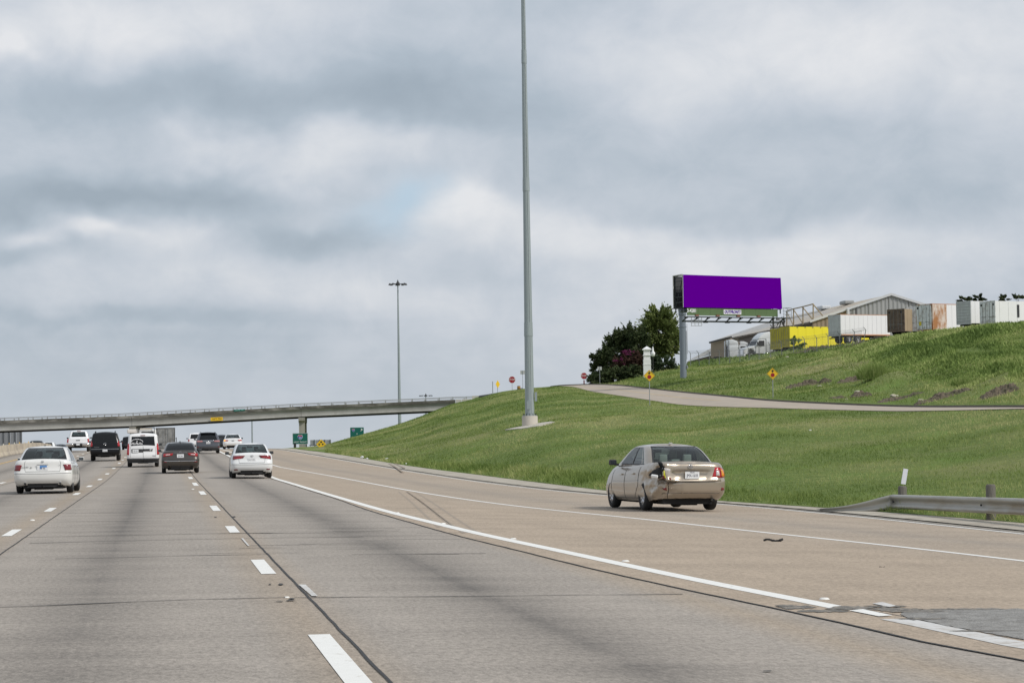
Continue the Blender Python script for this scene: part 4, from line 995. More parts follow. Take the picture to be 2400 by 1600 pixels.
# -------- generic rear details
def rear_kit(root, lo, up, k):
    zt = lo.zr
    for q in k.get('lights', []):
        slot(lo, q[0], q[2] if len(q) > 2 else 'taillight', q[1], root, None, off=.014, bulge=.012)
    if k.get('trunk'):
        zl, pl = k['trunk']; seamline(lo, 0, zl, pl, zl, root, None, .005); seamline(lo, pl, zl, pl+k.get('tdp', .12), zt-.02, root, None, .007)
    if k.get('bumper'): seamline(lo, 0, k['bumper'], 1.7, k['bumper']+.02, root, None, .005)
    if k.get('valance'): 
        a, b = k['valance']; slot(lo, [(0, b), (k.get('vp', .95), b), (k.get('vp', .95)+.1, a), (0, a)][::-1], 'valance', m_dark, root, 1, off=.006) ; slot(lo, [(0, b), (k.get('vp', .95), b), (k.get('vp', .95)+.1, a), (0, a)][::-1], 'valance', m_dark, root, -1, off=.006)
    if k.get('chrome'):
        for (za, zb_, pa, pb) in k['chrome']: slot(lo, [(pa, za), (pb, za), (pb, zb_), (pa, zb_)], 'chrome_strip', m_chrome, root, None, off=.012, nu=8, nv=1)
    if k.get('refl'):
        z = k['refl']; slot(lo, [(1.02, z-.02), (1.42, z-.02), (1.40, z+.02), (1.04, z+.02)], 'bumper_reflector', m_redd, root, None, off=.01)
    if k.get('exhaust'):
        for sx in k['exhaust']:
            m = MB(); m.lathe([(.035, 0), (.042, .16), (.03, .16), (.028, 0)], 12, 'X'); o = m.build('exhaust_pipe', m_chrome, root, True); o.location = (sx, .04, lo.zb+.03); o.rotation_euler = (0, 0, PI/2)
    for sg in (1, -1):
        for pd in k.get('doors', (2.30, 2.58, 2.88)): seamline(lo, pd, lo.zb+.12, pd, zt-.12, root, sg, .003)
        for pd in k.get('handles', (2.36, 2.63)): slot(lo, [(pd, zt-.17), (pd+.05, zt-.17), (pd+.05, zt-.14), (pd, zt-.14)], 'door_handle', k.get('hm', m_chrome), root, sg, off=.025, back=0)
        slot(lo, [(3.5, .58), (4.05, .58), (3.95, .70), (3.5, .72)], 'headlight', m_clearl, root, sg, off=.01)
    H = up.zb+1.0*(up.ztop(0)-up.zb); a = k.get('rwt', (.06, .93)); z0 = up.zb+a[0]*(H-up.zb); z1 = up.zb+a[1]*(H-up.zb); rp = k.get('rp', .96 if zt > 1.065 and zt > 1.1 or up.rc[0] < .16 else 1.4)
    for sg in (1, -1):
        slot(up, [(rp-.03, z0), (rp+.03, z0), (rp+.03, z1), (rp-.03, z1)], 'window_seal', m_dark, root, sg, off=.004, nu=1, nv=6)
        slot(up, [(0, z1-.01), (rp, z1-.01), (rp, z1+.008), (0, z1+.008)], 'window_seal', m_dark, root, sg, off=.004, nu=6, nv=1)
YAWR = math.atan(.1455)
def put(px, d, L_ro=1.0, yaw=YAWR):
    x = (px-1200)/FPX*d; y = d; dirv = Vector((-math.sin(yaw), math.cos(yaw), 0)); o = Vector((x, y, 0))
    # px, d refer to the rear face centre
    za = rz(x+dirv.x*2.3, y+dirv.y*2.3)-math.sin(slope(y+2.3))*2.3
    return (x, y, za+.015)
# -------- 2: big white sedan on the left (rear face centre px ~97)
p_pearl = carpaint('pearl_white_paint', (.76, .755, .73), 0, .3); p_white = carpaint('white_car_paint', (.78, .79, .79), 0, .3)
cfg = sedan_cfg(p_pearl, L=4.93, W=1.85, H=1.475, deck=1.07, rg=.55, rglass=m_glass_mid, sglass=m_glass_dark, mirror=p_pearl, pitch=slope(80), r=.33)
c2_, lo, up = car('white_sedan', 'large pearl white sedan with blue picture licence plate, leftmost and nearest in the left lane', 'car', put(96, 77.0), YAWR-.035, cfg)
rear_kit(c2_, lo, up, dict(trunk=(.70, .82), bumper=.63, valance=(.22, .33), vp=.8, exhaust=(-.55, .55), lights=[([(1.12, .73), (1.75, .74), (1.68, .92), (1.02, .92)], m_redd)]))
# licence plate with a blue picture
o = plate(c2_, lo, .83, None, dy=.025, w=.33, h=.17); m = MB(); m.box((0, 0, 0), (.30, .012, .15)); m = MB(); m.box((.03, 0, .035), (.22, .012, .055)); m.box((-.05, 0, -.02), (.05, .012, .05)); m_pb = pm('blue_plate', (.08, .26, .60), .4, 0, .3, 20); q = m.build('plate_picture', m_pb, o); q.location = (0, -.004, 0)
text('plate_number', '7 W 305', .07, m_plateink, o, (0, -.012, -.03), sx=.7, depth=.001)
m = MB(); m.box((0, 0, 0), (.36, .02, .012)); q = m.build('plate_frame', m_dark, o); q.location = (0, -.002, .085)
emblem(c2_, lo.pt(0, lo.tz(1.01), 1).y-.012, 1.015, .032, m_steel, kind='h'); emb = emblem(c2_, lo.pt(.35, lo.tz(.83), -1).y-.012, .83, .022, pm('dark_badge', (.2, .2, .2), .4), 'oval'); emb.location.x = -.36
text('nameplate', 'ACCORD', .05, m_steel, c2_, (-.55, lo.pt(.6, lo.tz(.85), -1).y-.010, .85), sx=1.1); text('nameplate', 'V6', .05, m_steel, c2_, (.53, lo.pt(.6, lo.tz(.90), 1).y-.010, .90))
# -------- 3: dark bronze sedan
p_br = carpaint('bronze_grey_paint', (.075, .066, .058), .5, .28)
cfg = sedan_cfg(p_br, L=4.97, W=1.85, H=1.475, deck=1.08, rg=.42, rglass=m_glass_dark, sglass=m_glass_dark, mirror=p_br, pitch=slope(120), r=.335, roofpaint=carpaint('bronze_roof', (.07, .07, .075), .3, .2))
c3_, lo, up = car('dark_sedan', 'dark bronze grey sedan with a chrome strip across its rear bumper, straddling the dashed line', 'car', put(419.5, 117.5), YAWR, cfg)
rear_kit(c3_, lo, up, dict(trunk=(.66, .85), bumper=.60, valance=(.22, .36), vp=.75, exhaust=(-.55, .55), refl=.55, chrome=[(.575, .60, 0, 1.3), (.99, 1.0, 0, .55)],
    lights=[([(.62, .86), (1.45, .80), (1.55, .95), (.55, .97)], m_red)]))
slot(lo, [(.78, .885), (1.15, .865), (1.15, .915), (.76, .925)], 'reversing_lens', m_clearl, c3_, None, off=.028)
plate(c3_, lo, .84, 'GJR-7042', dy=.03, w=.33, h=.17); emblem(c3_, lo.pt(0, lo.tz(1.02), 1).y-.012, 1.02, .03)
m = MB(); m.box((0, 0, 0), (.05, .14, .05)); o = m.build('shark_fin_antenna', m_dark, c3_); bevel_mesh(o, .015, 1); o.location = (0, 1.55, 1.53)
# -------- 4: white sedan nearest line 1
cfg = sedan_cfg(p_white, L=4.63, W=1.78, H=1.455, deck=1.06, rg=.45, rglass=m_glass_clear, sglass=m_glass_mid, mirror=m_dark, pitch=slope(105), r=.325)
c4_, lo, up = car('white_sedan', 'white sedan with narrow dark red tail lights, beside the solid white line', 'car', put(587, 102.5), YAWR, cfg)
rear_kit(c4_, lo, up, dict(trunk=(.66, .85), bumper=.58, valance=(.22, .34), vp=.85, refl=.38, lights=[([(.60, .86), (1.5, .80), (1.55, .96), (.50, .97)], m_redd)]))
slot(lo, [(.72, .86), (1.35, .83), (1.35, .87), (.70, .90)], 'light_bar', m_red, c4_, None, off=.028)
plate(c4_, lo, .80, 'KLD-2291', dy=.02, w=.31, h=.155, ink=pm('faint_ink', (.35, .36, .38), .5)); emblem(c4_, lo.pt(0, lo.tz(.95), 1).y-.012, .95, .045, kind='vw')

# -------- SUV / van / pickup shells
def boxy_cfg(paint, L, W, H, belt, **k):
    w = W/2
    lo = [(0, w*.93, .10, L-.10), (.12, w*.98, .01, L-.02), (.35, w, 0, L), (.55, w, .04, L-.03), (.8, w*.985, .06, L-.12), (1, w*.95, .08, L-.25)]
    ri = k.get('ri', .30); tw = k.get('top_w', .80)
    c = dict(L=L, W=W, H=H, paint=paint, lower=lo, ztop=[(0, belt), (L*.62, belt), (L*.72, belt-.06), (L, belt-.28)], ubase=belt-.03,
             upper=[(0, w*.955, .09, L*.76), (.15, w*.94, .09+ri*.12, L*.735), (.6, w*(.955-(.955-tw)*.55), .09+ri*.5, L*.66), (.88, w*(tw+.03), .09+ri*.85, L*.60), (.97, w*(tw-.03), .09+ri*1.05, L*.58), (1, w*(tw-.10), .09+ri*1.35, L*.56)],
             urc=(.14, .16), ubow=.06, rc=(.18, .2), side_win=[(2.06, 2.30), (2.33, 2.58), (2.61, 2.88)], wb=L*.58, ro=L*.21, r=.38, tw=.24, seat_r=1.6, seat_f=2.6, wt=(.08, .86), rwt=(.08, .84), rwin=.94, gz=.26)
    c.update(k); return c
# 5: white cargo van
p_van = carpaint('van_white', (.80, .80, .80), 0, .35); m_vanb = pm('grey_bumper_plastic', (.05, .052, .056), .6)
cfg = boxy_cfg(p_van, 4.74, 1.83, 1.88, 1.20, ri=.14, top_w=.86, rglass=m_glass_dark, sglass=m_glass_dark, mirror=m_dark, pitch=slope(140), side_win=[(2.72, 2.93)], r=.33, gz=.28, rwt=(.02, .80), ubase=1.17)
c5_, lo, up = car('white_van', 'small white cargo van with two rear doors and a round white decal on its window', 'van', put(332, 138), YAWR, cfg)
slot(lo, [(0, .26), (1.9, .26), (1.9, .50), (0, .50)], 'rear_bumper', m_vanb, c5_, None, off=.03, nu=10)
slot(lo, [(1.15, .70), (1.75, .70), (1.72, 1.19), (1.25, 1.19)], 'taillight', m_red, c5_, None, off=.02)
slot(up, [(1.25, 1.19), (1.72, 1.19), (1.6, 1.34), (1.35, 1.34)], 'taillight', m_red, c5_, None, off=.02)
slot(lo, [(.0, .90), (.72, .90), (.76, 1.03), (.0, 1.03)], 'handle_panel', m_dark, c5_, 1, off=.016)
slot(lo, [(.0, .84), (.86, .84), (.90, 1.03), (.0, 1.03)], 'handle_panel', m_dark, c5_, -1, off=.016)
plate(c5_, lo, .915, 'BZ4-108', dy=.03, x=-.42, w=.34, h=.16)
m = MB(); m.lathe([(.001, -.01), (.05, -.01), (.055, 0)], 16, 'X'); o = m.build('door_lock', m_chrome, c5_, True); o.location = (.42, lo.pt(.5, lo.tz(.97)).y-.03, .97); o.rotation_euler = (0, 0, PI/2)
seamline(lo, .015, .52, .015, 1.19, c5_, 1, .012); seamline(lo, .95, .55, 1.0, 1.18, c5_, None, .008)
m = MB(); m.box((.62, lo.pt(.8, lo.tz(.64)).y-.012, .64), (.20, .01, .035)); m.build('nameplate', m_steel, c5_)
m = MB(); m.box((0, up.yr(.90)-.01, 1.80), (.26, .04, .035)); m.build('high_brake_light', m_redd, c5_)
# window decal
yv = lambda z: up.pt(.3, up.tz(z), 1).y-.012
m_dec = pm('white_decal', (.75, .75, .77), .6)
m = MB()
for k in range(12):
    a = PI*(k+.5)/12; b = PI*(k+1.35)/12; m.bar((-.34+.34*math.cos(a), yv(1.40)-.0, 1.40+.19*math.sin(a)), (-.34+.34*math.cos(b), yv(1.40), 1.40+.19*math.sin(b)), .021, 5)
m.bar((-.37, yv(1.44), 1.50), (-.30, yv(1.44), 1.50), .014, 5); m.bar((-.31, yv(1.44), 1.50), (-.36, yv(1.44), 1.40), .014, 5)
m.build('window_decal', m_dec, c5_)
m = MB(); [m.box((-.64+k*.066, yv(1.33)-.004, 1.315+.02*((k*5)%3)), (.042, .008, .07+.03*((k*7)%3))) for k in range(10)]; m.build('decal_lettering', m_dec, c5_)
# 6: black SUV
p_black = pm('black_paint', (.006, .0065, .008), .3, 0, .1, 2, coat=.25, spec=.25)
cfg = boxy_cfg(p_black, 5.27, 2.0, 1.90, 1.22, ri=.34, top_w=.78, rglass=m_glass_dark, sglass=m_glass_dark, mirror=m_dark, pitch=slope(165), gz=.33, r=.39)
c6_, lo, up = car('black_suv', 'tall black sport utility vehicle with roof rails, in the left lane', 'suv', put(243, 163), YAWR, cfg)
slot(lo, [(1.1, .98), (1.8, .98), (1.75, 1.20), (1.2, 1.20)], 'taillight', m_red, c6_, None, off=.02); slot(up, [(1.25, 1.20), (1.75, 1.20), (1.6, 1.34), (1.4, 1.34)], 'taillight', m_red, c6_, None, off=.02)
seamline(lo, 0, .80, 1.4, .80, c6_, None, .012, 'bumper_line', m_steel); plate(c6_, lo, .70, 'FRN-5530', dy=.02, w=.32, h=.15)
emblem(c6_, lo.pt(0, lo.tz(1.14), 1).y-.02, 1.14, .065); text('nameplate', 'ARMADA', .06, m_steel, c6_, (-.55, lo.pt(.5, lo.tz(.93), -1).y-.012, .93), sx=1.4)
m = MB()
for sx in (-1, 1): m.bar((sx*.66, .75, 1.97), (sx*.66, 3.0, 1.98), .025, 6); [m.bar((sx*.66, y, 1.88), (sx*.66, y, 1.97), .02, 5) for y in (.78, 1.9, 2.95)]
m.build('roof_rails', m_dark, c6_)
m = MB(); m.bar((-.45, .02, .40), (.45, .02, .40), .035, 6); m.build('tow_bar', m_under, c6_)
# 7: white pickup: cab + bed
p_pick = carpaint('pickup_white', (.80, .80, .81), 0, .35)
cfg = boxy_cfg(p_pick, 5.8, 2.03, 1.93, 1.22, rglass=m_glass_mid, sglass=m_glass_dark, mirror=m_dark, pitch=slope(225), gz=.42, r=.40,
    upper=[(0, .93, 2.05, 4.35), (.2, .90, 2.10, 4.2), (.6, .83, 2.2, 3.9), (.9, .75, 2.32, 3.6), (1, .66, 2.5, 3.4)], seat_r=2.6, seat_f=3.5, rwin=.90, rwt=(.25, .88), side_win=[(2.1, 2.42), (2.48, 2.88)], ro=1.25, wb=3.7)
c7_, lo, up = car('white_pickup', 'white pickup truck with chrome bumper and red side lights, farthest left in traffic', 'pickup truck', put(180, 224), YAWR, cfg)
slot(lo, [(1.2, .86), (1.8, .86), (1.8, 1.20), (1.2, 1.20)], 'taillight', m_red, c7_, None, off=.02)
slot(lo, [(.0, 1.02), (.22, 1.02), (.22, 1.09), (.0, 1.09)], 'tailgate_handle', m_dark, c7_, None, off=.02); seamline(lo, 0, .80, 1.15, .80, c7_, None, .012); seamline(lo, 1.12, .80, 1.12, 1.2, c7_, None, .012)
slot(lo, [(.48, .58), (1.9, .58), (1.9, .76), (.48, .76)], 'chrome_bumper', m_chrome, c7_, None, off=.08); slot(lo, [(0, .55), (.48, .55), (.48, .76), (0, .76)], 'bumper_step', m_dark, c7_, None, off=.06)
plate(c7_, lo, .68, None, dy=.10, w=.32, h=.15); m = MB(); m.box((0, 2.42, 1.93), (.34, .05, .04)); m.build('high_brake_light', m_redd, c7_)
m = MB(); m.box((0, 1.1, 1.235), (1.5, 1.7, .01)); m.build('bed_floor', m_dark, c7_)
# 8: grey crossover
p_gr = carpaint('graphite_paint', (.095, .10, .115), .5, .28)
cfg = boxy_cfg(p_gr, 4.77, 1.89, 1.66, 1.08, ri=.55, top_w=.74, rglass=m_glass_dark, sglass=m_glass_dark, mirror=p_gr, pitch=slope(195), gz=.28, r=.37)
c8_, lo, up = car('grey_crossover', 'graphite grey crossover with pale tail lights and roof spoiler, ahead of the bronze sedan', 'crossover', put(485, 194), YAWR, cfg)
slot(lo, [(.62, .93), (1.7, .93), (1.7, 1.06), (.60, 1.03)], 'taillight', pm('pale_red_lens', (.5, .22, .22), .15, 0, .4, 12, coat=.8), c8_, None, off=.02)
slot(lo, [(0, 1.0), (.6, 1.0), (.6, 1.025), (0, 1.03)], 'chrome_strip', m_chrome, c8_, None, off=.02); plate(c8_, lo, .86, 'HTD-660', dy=.03, w=.33, h=.16)
emblem(c8_, lo.pt(0, lo.tz(1.03), 1).y-.03, 1.0, .05); slot(lo, [(1.0, .50), (1.5, .50), (1.5, .56), (1.0, .56)], 'bumper_reflector', m_redd, c8_, None, off=.02)
slot(lo, [(0, .28), (1.3, .28), (1.3, .40), (0, .40)], 'valance', m_dark, c8_, None, off=.01)
m = MB(); m.box((0, .55, 1.66), (1.25, .3, .05)); o = m.build('roof_spoiler', p_gr, c8_); bevel_mesh(o, .02, 1)
m = MB(); [m.bar((sx*.58, 1.0, 1.70), (sx*.58, 2.5, 1.71), .02, 5) for sx in (-1, 1)]; m.build('roof_rails', m_dark, c8_)
# 9: far white sedan signalling
cfg = sedan_cfg(p_white, L=4.8, W=1.85, H=1.46, deck=1.05, rg=.5, rglass=m_glass_mid, sglass=m_glass_dark, mirror=m_dark, pitch=slope(238), simple=True)
c9_, lo, up = car('white_sedan', 'small distant white sedan with its left amber indicator lit, on the crest', 'car', put(543, 238), YAWR, cfg)
slot(lo, [(.75, .80), (1.6, .80), (1.55, .93), (.75, .90)], 'taillight', m_red, c9_, 1, off=.02); slot(lo, [(.75, .80), (1.25, .80), (1.25, .90), (.75, .90)], 'taillight', m_red, c9_, -1, off=.02)
slot(lo, [(1.25, .80), (1.7, .80), (1.65, .93), (1.25, .92)], 'indicator_lens', pm('lit_indicator', (.9, .4, .05), .4, emit=(1, .35, .03, 1.2)), c9_, -1, off=.02)
slot(lo, [(0, .78), (.2, .78), (.2, .88), (0, .88)], 'license_plate', m_steel, c9_, None, off=.015); slot(lo, [(0, .24), (1.0, .24), (1.0, .36), (0, .36)], 'valance', m_dark, c9_, None, off=.01)
# 10, 11, 12: cars glimpsed between others
p_navy = carpaint('dark_blue_paint', (.02, .024, .035), .3, .25)
cfg = sedan_cfg(p_navy, L=4.6, W=1.8, H=1.5, deck=1.02, rg=.45, rglass=m_glass_dark, sglass=m_glass_dark, mirror=m_dark, simple=True, pitch=slope(245))
c10, lo, up = car('dark_sedan', 'distant dark sedan half hidden between the grey crossover and the white sedan', 'car', put(517, 262), YAWR, cfg); slot(lo, [(.9, .80), (1.6, .80), (1.55, .93), (.9, .93)], 'taillight', m_redd, c10, None, off=.02)
cfg = boxy_cfg(p_pick, 4.7, 1.86, 1.66, 1.06, ri=.4, rglass=m_glass_dark, sglass=m_glass_dark, mirror=p_white, simple=True, pitch=slope(245))
c11, lo, up = car('white_suv', 'distant white sport utility vehicle mostly hidden behind the grey crossover', 'suv', put(458, 262), YAWR, cfg); slot(lo, [(1.1, .80), (1.8, .80), (1.75, 1.0), (1.2, 1.0)], 'taillight', m_red, c11, None, off=.02)
cfg = boxy_cfg(p_black, 4.7, 1.85, 1.56, 1.0, ri=.35, rglass=m_glass_dark, sglass=m_glass_dark, mirror=m_dark, simple=True, pitch=slope(280))
c12, lo, up = car('black_suv', 'dark boxy vehicle seen between the black one and the white van', 'suv', put(301, 280), YAWR, cfg); slot(lo, [(1.2, .80), (1.8, .80), (1.75, .97), (1.2, .97)], 'taillight', m_redd, c12, None, off=.02)
# 13: box truck
def boxtruck():
    d = 322; x = (385-1200)/FPX*d; root = empty('box_truck', (x, d, rz(x, d)-.42), (0, 0, YAWR)); tag(root, 'weathered grey box trailer truck with dented rear doors below the bridge', 'truck')
    m_tr = pm('weathered_aluminium', (.30, .30, .29), .6, .3, .25, 1.6, .3, 6, col2=(.17, .165, .155), c2scale=1.1); m_side = pm('pale_trailer_side', (.62, .63, .63), .5)
    m = MB(); m.box((0, 7, 2.62), (2.5, 13.9, 2.72)); m.build('cargo_box', m_side, root)
    for sx in (-1, 1): m = MB(); m.box((sx*.61, -.01, 2.62), (1.17, .06, 2.58)); m.build('rear_door', m_tr, root)
    m = MB(); m.box((0, -.03, 3.96), (2.54, .12, .10)); m.box((0, -.03, 1.24), (2.54, .12, .14)); [m.box((sx*1.24, -.03, 2.6), (.08, .12, 2.8)) for sx in (-1, 1)]; m.build('door_frame', pm('trailer_frame', (.13, .13, .12), .6), root)
    m = MB(); [m.bar((sx, -.07, 1.35), (sx, -.07, 3.9), .02, 5) for sx in (-.95, -.3, .3, .95)]; m.build('lock_rods', m_steel, root)
    m = MB(); [m.box((sx*.55, -.05, .62), (.09, .1, 1.1)) for sx in (-1, 1)]; m.box((0, -.05, .55), (2.4, .1, .12)); m.build('underride_guard', pm('trailer_frame', (.13, .13, .12)), root)
    m = MB(); [m.box((sx, -.1, 1.22), (.16, .04, .07)) for sx in (-1.1, -.1, .1, 1.1, .8, -.8)]; m.build('marker_lights', m_red, root)
    for y in (1.6, 2.9, 12.5): [make_wheel(root, sx*1.0, y, .5, .45, sx, simple=True) for sx in (-1, 1)]
    m = MB(); m.box((0, 14.9, 2.0), (2.4, 2.0, 2.6)); o = m.build('cab', m_white, root); bevel_mesh(o, .12, 2)
    m = MB(); [m.box((sx*1.52, 15.1, 2.4), (.10, .22, .7)) for sx in (-1, 1)]; [m.bar((sx*1.2, 15.1, 2.6), (sx*1.52, 15.1, 2.6), .03, 5) for sx in (-1, 1)]; m.build('cab_mirrors', m_dark, root)
    return root
boxtruck()
# 14: white utility truck with ladder rack ahead of the van
def utility():
    d = 300; x = (338-1200)/FPX*d; root = empty('utility_truck', (x, d, rz(x, d)), (0, 0, YAWR)); tag(root, 'white utility truck with raised equipment rack, seen over the white van roof', 'truck')
    m = MB(); m.box((0, 1.6, 1.35), (2.3, 3.0, 1.5)); o = m.build('service_body', m_white, root); bevel_mesh(o, .04, 1)
    m = MB(); m.box((.25, 4.2, 1.75), (2.1, 2.2, 2.1)); o = m.build('cab', m_white, root); bevel_mesh(o, .15, 2)
    m = MB(); m.box((.25, 3.08, 2.35), (1.5, .03, .4)); m.build('cab_window', m_dark, root)
    m = MB()
    for sx in (-.9, 1.1):
        for y in (.3, 2.9): m.bar((sx, y, 2.0), (sx, y, 3.02), .04, 5)
        m.bar((sx, .3, 3.02), (sx, 2.9, 3.02), .05, 5)
    for y in (.3, 1.2, 2.1, 2.9): m.bar((-.9, y, 3.02), (1.1, y, 3.02), .04, 5)
    m.build('ladder_rack', m_dark, root)
    m = MB(); m.box((.1, 1.4, 2.85), (1.5, 1.6, .22)); o = m.build('rack_load', pm('pale_load', (.62, .57, .50), .7, 0, .3, 2), root)
    m = MB(); [m.box((sx*1.55, 4.6, 2.25), (.12, .2, .45)) for sx in (-1, 1)]; m.build('cab_mirrors', m_dark, root)
    m = MB(); m.box((-1.55, 1.5, 2.6), (1.4, 2.2, .5)); o = m.build('side_bin', pm('pale_bin', (.70, .66, .62), .7, 0, .2, 2), root); bevel_mesh(o, .08, 1)
    for y in (1.0, 4.6): [make_wheel(root, sx*1.0, y, .45, .4, sx, simple=True) for sx in (-1, 1)]
utility()
# 15-17: roofs of oncoming cars above the barrier
for (px, d, col, lab) in ((78, 262, p_black, 'dark roof of an oncoming car behind the barrier, left one'), (108, 282, p_white, 'white roof of an oncoming car behind the barrier'), (136, 300, p_navy, 'dark roof of an oncoming car behind the barrier, nearest the pickup')):
    cfg = sedan_cfg(col, L=4.7, W=1.82, H=1.55, deck=1.0, simple=True, rglass=m_glass_dark, sglass=m_glass_dark)
    x = (px-1200)/FPX*d; c, lo, up = car('oncoming_car', lab, 'car', (x-.6, d+4.6, rz(x, d)-.42), YAWR+PI, cfg, group='oncoming cars behind the median barrier')
# ================================================================== OVERPASS
m_gird = pm('girder_concrete', (.37, .365, .34), .9, 0, .10, .25, .1, 6, col2=(.30, .295, .27), c2scale=.3)
m_sof = pm('soffit_shade_concrete', (.06, .058, .052), .95, 0, .2, .3)  # inner girders: shade under the deck put into the concrete's colour
m_para = pm('stained_parapet', (.33, .315, .28), .92, 0, .2, .5, .1, 8, col2=(.105, .10, .085), c2scale=.55, stretch=(.6, 1, 1.6), thr=(.36, .56))
m_rail = pm('aluminium_rail', (.40, .41, .41), .5, .6, .1, 3)
def brd(px):                      # forward distance of the near parapet at photo column px
    return 396+4*(px/1100.0)
def bz(px):                       # height of the rail top
    y = np.interp(px, [0, 280, 700, 1065, 1130], [978.5, 968.5, 945.2, 929.5, 927.5]); return P(px, y, brd(px)).z
def bpt(px): d = brd(px); return Vector(((px-1200)/FPX*d, d, bz(px)))
B0 = bpt(0); B1 = bpt(1065); bd = (B1-B0); bdh = Vector((bd.x, bd.y, 0)).normalized(); bn = Vector((-bdh.y, bdh.x, 0)); 
if bn.y < 0: bn = -bn
def at(px, dn=0.0, dz=0.0): q = bpt(px) if px >= 0 else B0+(bpt(60)-B0)*(px/60.0); return q+bn*dn+Vector((0, 0, dz))
bridge = empty('overpass', (B0.x, B0.y, 0)); tag(bridge, 'long concrete girder overpass with metal rail crossing the freeway in the distance', 'bridge')
def bm_(name, mb, mat, par=None):
    o = mb.build(name, mat, par or bridge)
    if par is None: o.data.transform(Matrix.Translation(-bridge.location))
    return o
def beam(mb, p0, p1, n0, n1, z0, z1):
    a, b = at(p0), at(p1); v = []
    for q in (a, b):
        for nn, zz in ((n0, z0), (n1, z0), (n1, z1), (n0, z1)): v.append(q+bn*nn+Vector((0, 0, zz)))
    mb.add(v, [(0, 1, 2, 3), (7, 6, 5, 4), (0, 4, 5, 1), (1, 5, 6, 2), (2, 6, 7, 3), (3, 7, 4, 0)])
spans = [(-420, -91), (-90.4, 305.6), (306.4, 702.8), (703.6, 1065)]
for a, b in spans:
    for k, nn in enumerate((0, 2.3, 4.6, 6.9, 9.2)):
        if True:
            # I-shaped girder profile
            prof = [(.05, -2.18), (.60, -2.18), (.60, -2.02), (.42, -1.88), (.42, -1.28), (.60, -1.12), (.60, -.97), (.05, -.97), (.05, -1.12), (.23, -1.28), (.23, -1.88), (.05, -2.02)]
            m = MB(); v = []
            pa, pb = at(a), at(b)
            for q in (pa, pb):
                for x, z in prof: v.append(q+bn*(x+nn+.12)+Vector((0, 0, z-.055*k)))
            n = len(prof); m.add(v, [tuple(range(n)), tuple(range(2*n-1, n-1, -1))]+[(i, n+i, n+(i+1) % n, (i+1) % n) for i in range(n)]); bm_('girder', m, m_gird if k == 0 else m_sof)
    m = MB(); beam(m, a, b, 0.0, 10.6, -.96, -.80); bm_('deck_slab', m, m_para)
    for n0 in (-.02, 10.3): m = MB(); beam(m, a, b, n0, n0+.32, -.80, -.47-(.08 if n0 > 5 else 0)); bm_('parapet', m, m_para)
    m = MB(); beam(m, a, b, .301, 10.299, -.798, -.78); bm_('bridge_road', m, m_front)
for n0 in (.10, 10.42):
    m = MB(); v = []
    for px in range(-420, 1121, 20):
        q = at(px, n0); 
        for da, dz in ((-.06, -.10), (.06, -.10), (.06, 0), (-.06, 0)): v.append(q+bn*da+Vector((0, 0, dz)))
    n = len(v)//4; m.add(v, [(4*i+k, 4*i+(k+1) % 4, 4*i+4+(k+1) % 4, 4*i+4+k) for i in range(n-1) for k in range(4)]); bm_('top_rail', m, m_rail)
post = None
for n0 in (.10, 10.42):
    px = -25.4
    while px < 1115:
        q = at(px, n0, -.285)-bridge.location
        if post is None:
            m = MB(); m.box((0, 0, 0), (.17, .12, .37)); post = m.build('rail_post', m_rail, bridge); post.location = q; post.rotation_euler = (0, 0, math.atan2(bdh.y, bdh.x))
        else:
            o = post.copy(); COL.objects.link(o); o.parent = bridge; o.location = q
        px += 33.5 if px < 700 else 31.6
# end blocks at the abutment
for a, b, z0, z1 in ((1066, 1079, -2.2, -.45), (1080, 1103, -2.2, -.42), (1104, 1122, -2.2, .06)):
    m = MB(); beam(m, a, b, -.05, .4, z0, z1); bm_('end_block', m, pm('pale_concrete', (.52, .50, .46), .9, 0, .15, 1))
m = MB(); beam(m, 1064, 1072, .2, 10.5, -3.6, -1.05); bm_('abutment_wall', m, m_gird)
m_pier = pm('pier_concrete', (.34, .325, .28), .92, 0, .12, .3, .1, 8, col2=(.24, .23, .20), c2scale=.5, stretch=(2, 2, .3))
for px in (-90.7, 308, 704.5):
    # bent cap seen end-on, running under the deck, round columns beneath
    m = MB(); v = []
    c = at(px); zt_ = c.z-2.30
    sh_ = bdh*1.0
    prof = [(-.55, -.05), (.55, -.05), (.55, .0)]
    cap0 = c+bn*(-.25); cap1 = c+bn*(10.9)
    for q, zz in ((cap0, .55), (cap0+bn*.9, .95), (cap1-bn*.9, .95), (cap1, .55)):
        for s_ in (-.53, .53): v.append((q+bdh*s_).to_tuple()[:2]+(zt_,)); v.append((q+bdh*s_).to_tuple()[:2]+(zt_-zz,))
    f = []
    for i in range(3):
        a = i*4; f += [(a, a+4, a+6, a+2), (a+1, a+3, a+7, a+5), (a, a+1, a+5, a+4), (a+2, a+6, a+7, a+3)]
    f += [(0, 2, 3, 1), (12, 13, 15, 14)]
    m.add(v, f); bm_('pier_cap', m, m_pier)
    for nn in (.75, 5.2, 9.8):
        q = c+bn*nn; m = MB(); m.box((q.x, q.y, (zt_-.6-6)/2), (.95, .95, zt_-.6+6), math.atan2(bdh.y, bdh.x)); bm_('pier_column', m, m_pier)
